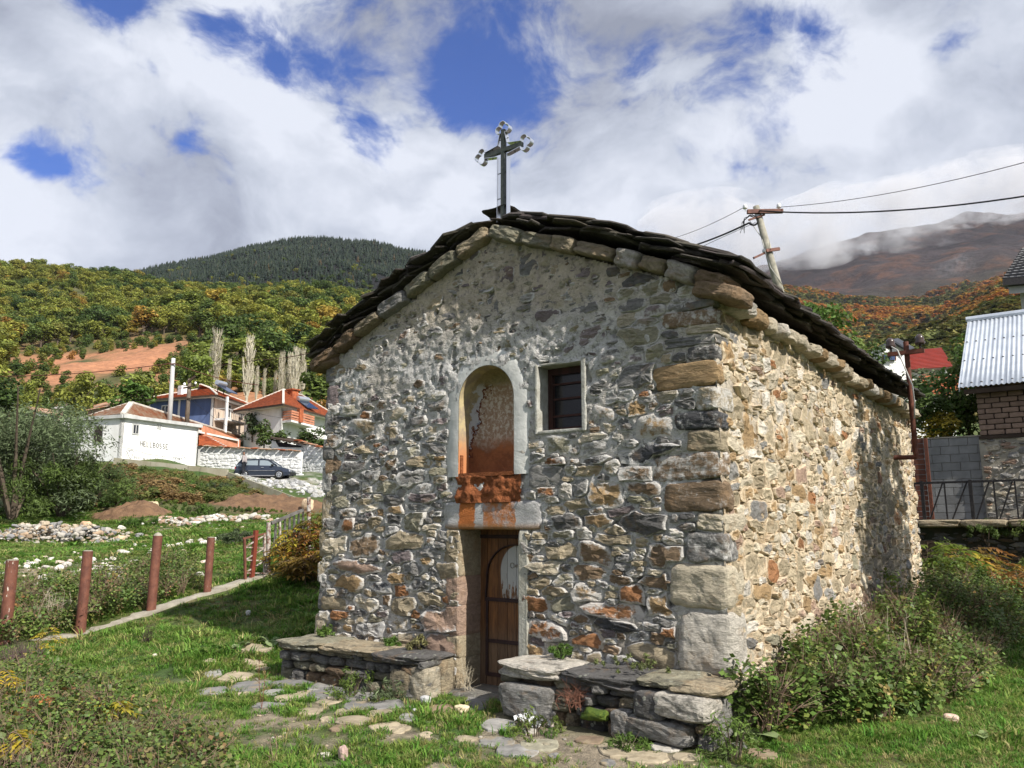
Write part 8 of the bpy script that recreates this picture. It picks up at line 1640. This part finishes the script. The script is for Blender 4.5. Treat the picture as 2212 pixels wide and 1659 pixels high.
bramble('roadside_weeds', 'tangled weeds behind the rusty posts', [(-60, 1300), (60, 1290), (170, 1270), (320, 1220), (420, 1230), (440, 1275), (330, 1310), (180, 1365), (0, 1400), (-60, 1400)], 2500, lambda x, y: np.clip(.13 + .34 * fbm(np.stack([x, y, x * 0], 1) * 1.6, 3, 113), .02, .42), SPd * 3 + SP * 3 + [TW], 3, .7, 1.5)
bramble('ivy_at_terrace', 'dark ivy and weeds hanging over the terrace wall', [(1990, 1145), (2230, 1145), (2230, 1200), (2000, 1190)], 10, lambda x, y: x * 0, [SP[0]], 4) if False else None
# dry stalks and dark dead weeds
def stalks(name, label, B, n, h_, spread, seed, mat=None, cat='weeds'):
    r = np.random.default_rng(seed); m = MB()
    for k in range(n):
        a = r.uniform(0, 6.28); q_ = spread * r.uniform(0, 1); b_ = B + (q_ * math.cos(a), q_ * math.sin(a), -.03); hh = h_ * r.uniform(.5, 1.1); t = b_ + (r.normal(0, .12) * hh, r.normal(0, .12) * hh, hh); m.tube([b_, (b_ + t) / 2 + r.normal(0, .02, 3), t], [.0035, .003, .0015], 4, False)
        for j in range(7): f = r.uniform(.3, 1); c = b_ + (t - b_) * f; m.tube([c, c + r.normal(0, .05, 3) + (0, 0, .04)], [.002, .0008], 3, False)
    return tag(m.build(name, mat or m_tw), label, cat)
m_stk = simple('bleached_stalk', (.50, .44, .33), bs=0); m_dk = simple('blackish_dead_stem', (.06, .035, .035), bs=0)
def gh(px, py): return hits([px], [py])[0]
stalks('dry_stalks', 'bleached dry stalks among the weeds between the first posts', gh(120, 1340), 26, .42, .35, 1, m_stk); stalks('dead_weed', 'purplish dead weed at the foot of the first rusty post', gh(45, 1432), 60, .22, .22, 2, simple('purple_brown_weed', (.13, .085, .085), bs=0)); stalks('dead_weed', 'dark upright dead weed standing in the grass near the third post', gh(316, 1392), 9, .26, .05, 3, m_dk)
stalks('dead_weed', 'reddish brown leaning seed stalk in the grass left of the path', gh(566, 1530), 2, .42, .01, 4, simple('red_brown_stalk', (.20, .08, .05), bs=0)); stalks('dead_weed', 'dark dock stalk at the edge of the bramble thicket', gh(1820, 1560), 7, .55, .06, 5, m_dk); stalks('dead_weed', 'thin brown seed stalk rising from the bottom foreground grass', gh(585, 1660), 2, .34, .01, 6); stalks('dry_stalks', 'tan dry seed heads rising from the bramble thicket', gh(1925, 1500), 10, .8, .3, 7, m_stk)
stalks('dry_twigs', 'tangle of reddish dry twigs hanging on the right bench', np.array([-3.35, -.5, .28]), 22, .14, .2, 8, simple('reddish_twigs', (.20, .09, .06), bs=0)); stalks('dead_weed', 'pale grass stems bent in the dark doorway', np.array([-4.86, -.05, .08]), 7, .35, .03, 9, m_stk)
# pinnate leaved saplings
def pinnate(name, label, B, h_, nl, ll, mats, seed, leaf=.055, cat='sapling', group=None):
    r = np.random.default_rng(seed); t = empty(name, B, 0, label, cat, group); m = MB(); m.tube([B - (0, 0, .05), B + (r.normal(0, .03), r.normal(0, .03), h_ * .55), B + (r.normal(0, .05), r.normal(0, .05), h_ * .95)], [.008, .006, .003], 5)
    Vs, Cs = [], []
    for k in range(nl):
        f = r.uniform(.35, 1) if k else 1; b_ = B + (0, 0, h_ * .92 * f); a = k * 2.4 + r.uniform(-.3, .3); d = np.array([math.cos(a), math.sin(a), 0]); L__ = ll * r.uniform(.7, 1.15); pts = [b_ + d * L__ * u_ + (0, 0, L__ * (.55 * u_ - .75 * u_ ** 2)) for u_ in np.linspace(0, 1, 7)]; m.tube(pts, [.003, .0028, .0025, .002, .002, .0015, .001], 3, False); sd = np.array([-d[1], d[0], 0]); cc = np.ones(3) * r.uniform(.75, 1.2)
        for j in range(2, 7):
            for sg in ((-1, 1) if j < 6 else (-1, 1, 0)):
                p = pts[j]; o_ = (sd * sg + d * (.55 if sg else 1)); o_ = o_ / np.linalg.norm(o_); lf = leaf * r.uniform(.8, 1.25) * (1.25 if sg == 0 else 1); e = p + o_ * lf + (0, 0, -lf * r.uniform(.15, .5)); mid = (p + e) / 2 + (0, 0, lf * .12); wv = np.cross(o_, (0, 0, 1.0)); wv = wv / (np.linalg.norm(wv) + 1e-9) * lf * .15; Vs.append([p, mid + wv, e, mid - wv]); Cs.append(cc * r.uniform(.85, 1.15))
    V = np.array(Vs).reshape(-1, 3); obj('leaflets', V, np.arange(len(V)).reshape(-1, 4), mats, t, np.repeat(np.array(Cs), 4, 0)); m.build('stem', m_tw, t); return t
m_py = leafmat('yellow_pinnate_leaves', [(0, (.50, .36, .035)), (1, (.42, .37, .05))], trans=.45); m_por = leafmat('orange_pinnate_leaves', [(0, (.55, .24, .08)), (1, (.5, .2, .07))], trans=.4); m_pgr = leafmat('green_pinnate_leaves', [(0, (.10, .17, .025)), (1, (.16, .20, .03))], trans=.45); m_pgo = leafmat('gold_brown_pinnate_leaves', [(0, (.25, .17, .03)), (.5, (.22, .09, .03)), (1, (.17, .16, .03))], trans=.4)
GRP = 'yellowing pinnate saplings in the foreground'
for k, (px, py, h_, nl, ll, mt, lf, lab) in enumerate([
 (240, 1600, .36, 16, .24, m_py, .10, 'bright yellow sapling standing out of the left foreground brambles'), (62, 1600, .42, 12, .24, m_por, .085, 'salmon orange sapling left of the bright yellow one'), (-8, 1560, .50, 12, .30, m_py, .09, 'tall yellow sapling cut by the left picture edge'), (8, 1700, .40, 10, .25, m_py, .11, 'yellow sapling in the bottom left corner'), (218, 1745, .24, 9, .22, m_py, .10, 'low yellow sapling at the bottom edge under the bright one'), (395, 1720, .20, 8, .18, m_py, .085, 'small yellow sapling at the bottom edge right of the brambles'), (100, 1420, .42, 14, .20, m_py, .075, 'yellow sapling between the first and second rusty posts')]):
    pinnate('sapling', lab, gh(px, py), h_ * .85, nl, ll * .68, mt, 20 + k, lf * .68)
for k in range(16):
    px = [618, 640, 655, 672, 684, 630, 648, 665, 680, 612, 690, 676, 660, 640, 625, 692][k]; py = [1245, 1248, 1238, 1240, 1232, 1228, 1222, 1218, 1215, 1235, 1228, 1250, 1256, 1262, 1258, 1246][k]; p = onX(px, py, FX + [.3, .6, .4, .8, .5, .2, .3, .5, .4, .3, .6, 1.0, 1.1, .9, .7, .9][k]); p[2] = float(gz(p[0], p[1])); pinnate('sapling', 'rust and gold sapling growing against the lattice fence', p, [.6, .75, .85, .8, .9, .75, .7, .9, 1.0, .5, .8, .5, .45, .4, .4, .5][k], 14, .26, m_pgo if k % 5 else m_py, 40 + k, .11, group='saplings against the lattice fence')
rs_ = np.random.default_rng(8)
for k in range(22):
    px = 2000 + 215 * rs_.uniform(); y_ = rs_.uniform(9.8, 12.4); p = onY(px, 1250, y_); p[2] = float(gz(p[0], p[1])); left = px < 2090; pinnate('sapling', 'green and yellow sapling under the terrace wall' if left else 'dull brown green sapling under the terrace wall, at right', p, rs_.uniform(.7, 1.25) if left else rs_.uniform(.5, 1.1), 14, .42, m_pgr if left and k % 3 else (m_pgo if not left else m_py), 70 + k, .17, group='green saplings under the terrace wall' if left else 'brownish saplings under the terrace wall')
# big soft leaves
def burdock(label, px, py, n, s_, seed, mat):
    B = gh(px, py); r = np.random.default_rng(seed); t = empty('burdock', B, 0, label, 'plant')
    for k in range(n):
        a = r.uniform(0, 6.28); d = np.array([math.cos(a), math.sin(a), 0]); sd = np.array([-d[1], d[0], 0]); L__ = s_ * r.uniform(.7, 1.2); V = []; el = r.uniform(.2, .9)
        for i, u_ in enumerate(np.linspace(0, 1, 6)):
            wv = L__ * .42 * math.sin(math.pi * min(u_ * .9 + .12, 1)) ** .7; c = B + d * L__ * (.15 + u_ * .9) + (0, 0, L__ * (el * u_ - .5 * u_ ** 2) + .03)
            for v_ in (-1, -.4, 0, .4, 1): V.append(c + sd * v_ * wv + (0, 0, abs(v_) * L__ * .08 + r.normal(0, .004)))
        obj('leaf', V, [(i * 5 + j, (i + 1) * 5 + j, (i + 1) * 5 + j + 1, i * 5 + j + 1) for i in range(5) for j in range(4)], mat, t, np.ones((30, 3)) * r.uniform(.8, 1.2), True)
m_bur = leafmat('pale_soft_leaves', [(0, (.20, .27, .10)), (1, (.25, .31, .15))], trans=.25)
burdock('pale green broad leaved burdock at the foot of the right bench corner', 1640, 1598, 8, .17, 1, m_bur); burdock('greyish burdock leaves beside the left bench end', 585, 1392, 7, .15, 2, m_bur); burdock('flat pale burdock leaf patch before the left bench', 690, 1432, 5, .14, 3, m_bur); burdock('pale burdock left of the flat slab near the bench', 520, 1400, 6, .13, 4, m_bur); burdock('small pale leaves far right in the grass', 2120, 1600, 5, .09, 5, m_bur)
def tuftplant(label, p, h_, w_, seed, mat=None): return willow('wall_weed', label, p, h_ * 1.1, w_ * 1.1, 500 + seed, N=700, size=.045, mat=mat or m_lgr, cat='weeds')
for k, (p, h_, w_, mt, lab) in enumerate([((-6.72, -.12, .48), .14, .16, None, 'fresh green weed on top of the left bench near its left end'), ((-5.75, -.10, .46), .10, .16, None, 'small green weed on the left bench near the door side'), ((-3.78, -.12, .54), .12, .18, None, 'green weed on the right bench under the wall'), ((-3.05, -.14, .53), .10, .6, m_brdk, 'dull creeping weed along the back of the right bench'), ((-5.42, -.12, .46), .14, .2, m_brdk, 'dusty weed behind the left bench slab'), ((-5.75, -.62, .04), .30, .42, m_lgr, 'yellow green weed growing at the foot of the left bench'), ((-5.35, -.62, .03), .24, .4, m_lwil, 'dusty weed at the right end of the left bench foot'), ((-3.62, -.75, .02), .24, .45, m_lgr, 'leafy weed at the foot of the right bench near the litter'), ((-2.85, -.72, .02), .18, .3, m_lgr, 'fresh green weed at the foot of the right bench'), ((-2.15, -.55, .05), .34, .4, m_lgr, 'green plant at the outer corner of the right bench'), ((-2.17, .5, 3.28), .10, .1, None, 'tiny green fern under the eave')]): 
    if k < 10: tuftplant(lab, p, h_, w_, k, mt)
for k, (x, y) in enumerate([(-5.1, -.55), (-4.3, -.15)]): pass
# trees and shrubs behind the chapel and the block wall
for k, (px, y0, y1, w_, wd, mt, lab) in enumerate([(1755, 640, 800, 20, 1.3, m_lgr, 'leafy sprig of a fruit tree showing just above the slate roof'), (1800, 665, 820, 20.5, 1.6, m_lgr, 'lower bright leafy branch behind the roof, right of the first sprig'), (1850, 725, 860, 21, 1.5, m_lgr, 'leafy branch emerging half way down the roof edge'), (1905, 735, 870, 24, 1.6, m_ldk, 'dark leafy shrub at the roof edge by the white gable')]):
    B, h_ = sp(px, y0, y1, w_); plant('fruit_tree', lab, 'tree', B, h_, wd, mt, N=620, size=.085, seed=60 + k, crown=.42, base=.3)
for k, (px, y0, y1, w_, wd, mt, lab) in enumerate([(2010, 845, 950, 20.5, 1.7, m_ldk, 'dark shrub behind the grey block wall by the chapel corner'), (2055, 790, 950, 21.5, 2.0, m_lgr, 'sunlit green shrub behind the block wall'), (2095, 775, 950, 21, 1.6, m_ldk, 'dark tree behind the block wall next to the barn'), (2035, 880, 955, 20.2, 1.2, m_lyl, 'yellowing bush behind the block wall'), (2110, 715, 860, 52, 4.0, m_lgr, 'green tree beside the red roofed house'), (2110, 720, 830, 60, 5, m_ldk, 'dark tree right of the red roofed house'), (1990, 800, 880, 30, 2.6, m_lwil, 'grey green bush before the orange brick wall'), (2150, 690, 780, 80, 9, m_ldk, 'dark trees rising behind the barn roof')]):
    B, h_ = sp(px, y0, y1, w_); plant('shrub', lab, 'shrub', B, h_, wd, mt, N=1500, size=.075, seed=80 + k, crown=.5, base=.0)
for k, (x, y, z, w_, h_) in enumerate([(-1.0, 12.95, 1.45, .9, .45), (-.2, 12.95, 1.4, 1.0, .5), (-1.9, 12.95, 1.4, .8, .4), (-2.6, 12.4, .3, 1.2, 1.1), (-1.3, 12.5, .3, 1.2, .9)]): willow('ivy_clump', 'dark ivy clump on the shaded terrace wall', (x, y, z), h_, w_, 620 + k, N=2200, size=.07, mat=m_ldk, cat='ivy', group='ivy clumps on the terrace wall')

# trees right of the frame whose shade falls on the rear of the side wall and the ground before it
for k, (x, y, h_, wd, lab) in enumerate([(4.6, 4.8, 9.2, 5.6, 'tall leafy tree right of the chapel, shading the rear of its side wall'), (6.6, 7.2, 7.2, 6.4, 'second broad tree right of the chapel, shading the weeds by the terrace')]):
    t = plant('shade_tree', lab, 'tree', (x, y, float(gz(x, y))), h_, wd, m_lgr, N=3600, size=.05, blobs=16, seed=300 + k, crown=.34, base=.42)
# ------------------------------------------------------------------ air and the cloud bank on the mountain
def volbox(name, lo, hi, density, color, label, aniso=.0):
    m = MB(); m.box(lo, hi); o = m.build(name, None); mt = bpy.data.materials.new(name); mt.use_nodes = True; t = mt.node_tree; t.nodes.clear(); q = NT(t)
    v = q.n('ShaderNodeVolumePrincipled', inp={'Color': (*color, 1), 'Density': density, 'Anisotropy': aniso}); ou = q.n('ShaderNodeOutputMaterial'); t.links.new(v.outputs[0], ou.inputs['Volume']); o.data.materials.append(mt); return tag(o, label, kind='stuff'), mt
SC.cycles.volume_step_rate = 2.5; SC.cycles.volume_max_steps = 64
hz, _ = volbox('haze', (-6000, -1500, -6), (4200, 5200, 1560), HAZE, (.80, .86, 1.0), 'thin bluish mountain air')
# cloud bank: many soft puffs merged into one body of mist hanging on the slopes
mt = bpy.data.materials.new('cloud_bank'); mt.use_nodes = True; t = mt.node_tree; t.nodes.clear(); q = NT(t)
cpos = q.n('ShaderNodeNewGeometry').outputs['Position']; cn = q.noise(cpos, .0060, 5, .66, .5)
v = q.n('ShaderNodeVolumePrincipled', inp={'Color': (.97, .975, 1, 1), 'Density': q.math('MULTIPLY', q.ramp(cn, .47, .64), CLOUD), 'Anisotropy': .2}); ou = q.n('ShaderNodeOutputMaterial'); t.links.new(v.outputs[0], ou.inputs['Volume'])
rc = np.random.default_rng(17); m = MB()
for k in range(130):
    px = rc.uniform(1480, 2420); edge = np.interp(px, [1480, 1700, 1800, 1900, 2000, 2110, 2212, 2400], [570, 590, 570, 535, 505, 470, 455, 420]); lvl = rc.uniform(0, 1); py = edge - 34 - lvl * 60; w_ = rc.uniform(2250, 2800); c = at(px, py, w_); s_ = rc.uniform(70, 190)
    V, F = rockmesh((s_ * 2.4, s_ * 2.0, s_ * .95), k, 6, .22, 2.4); m.add(V + c, F)
o = m.build('cloud_bank', mt, smooth=True); rm = o.modifiers.new('merge', 'REMESH'); rm.mode = 'VOXEL'; rm.voxel_size = 22; tag(o, 'grey white cloud bank wrapping the mountain top', kind='stuff')
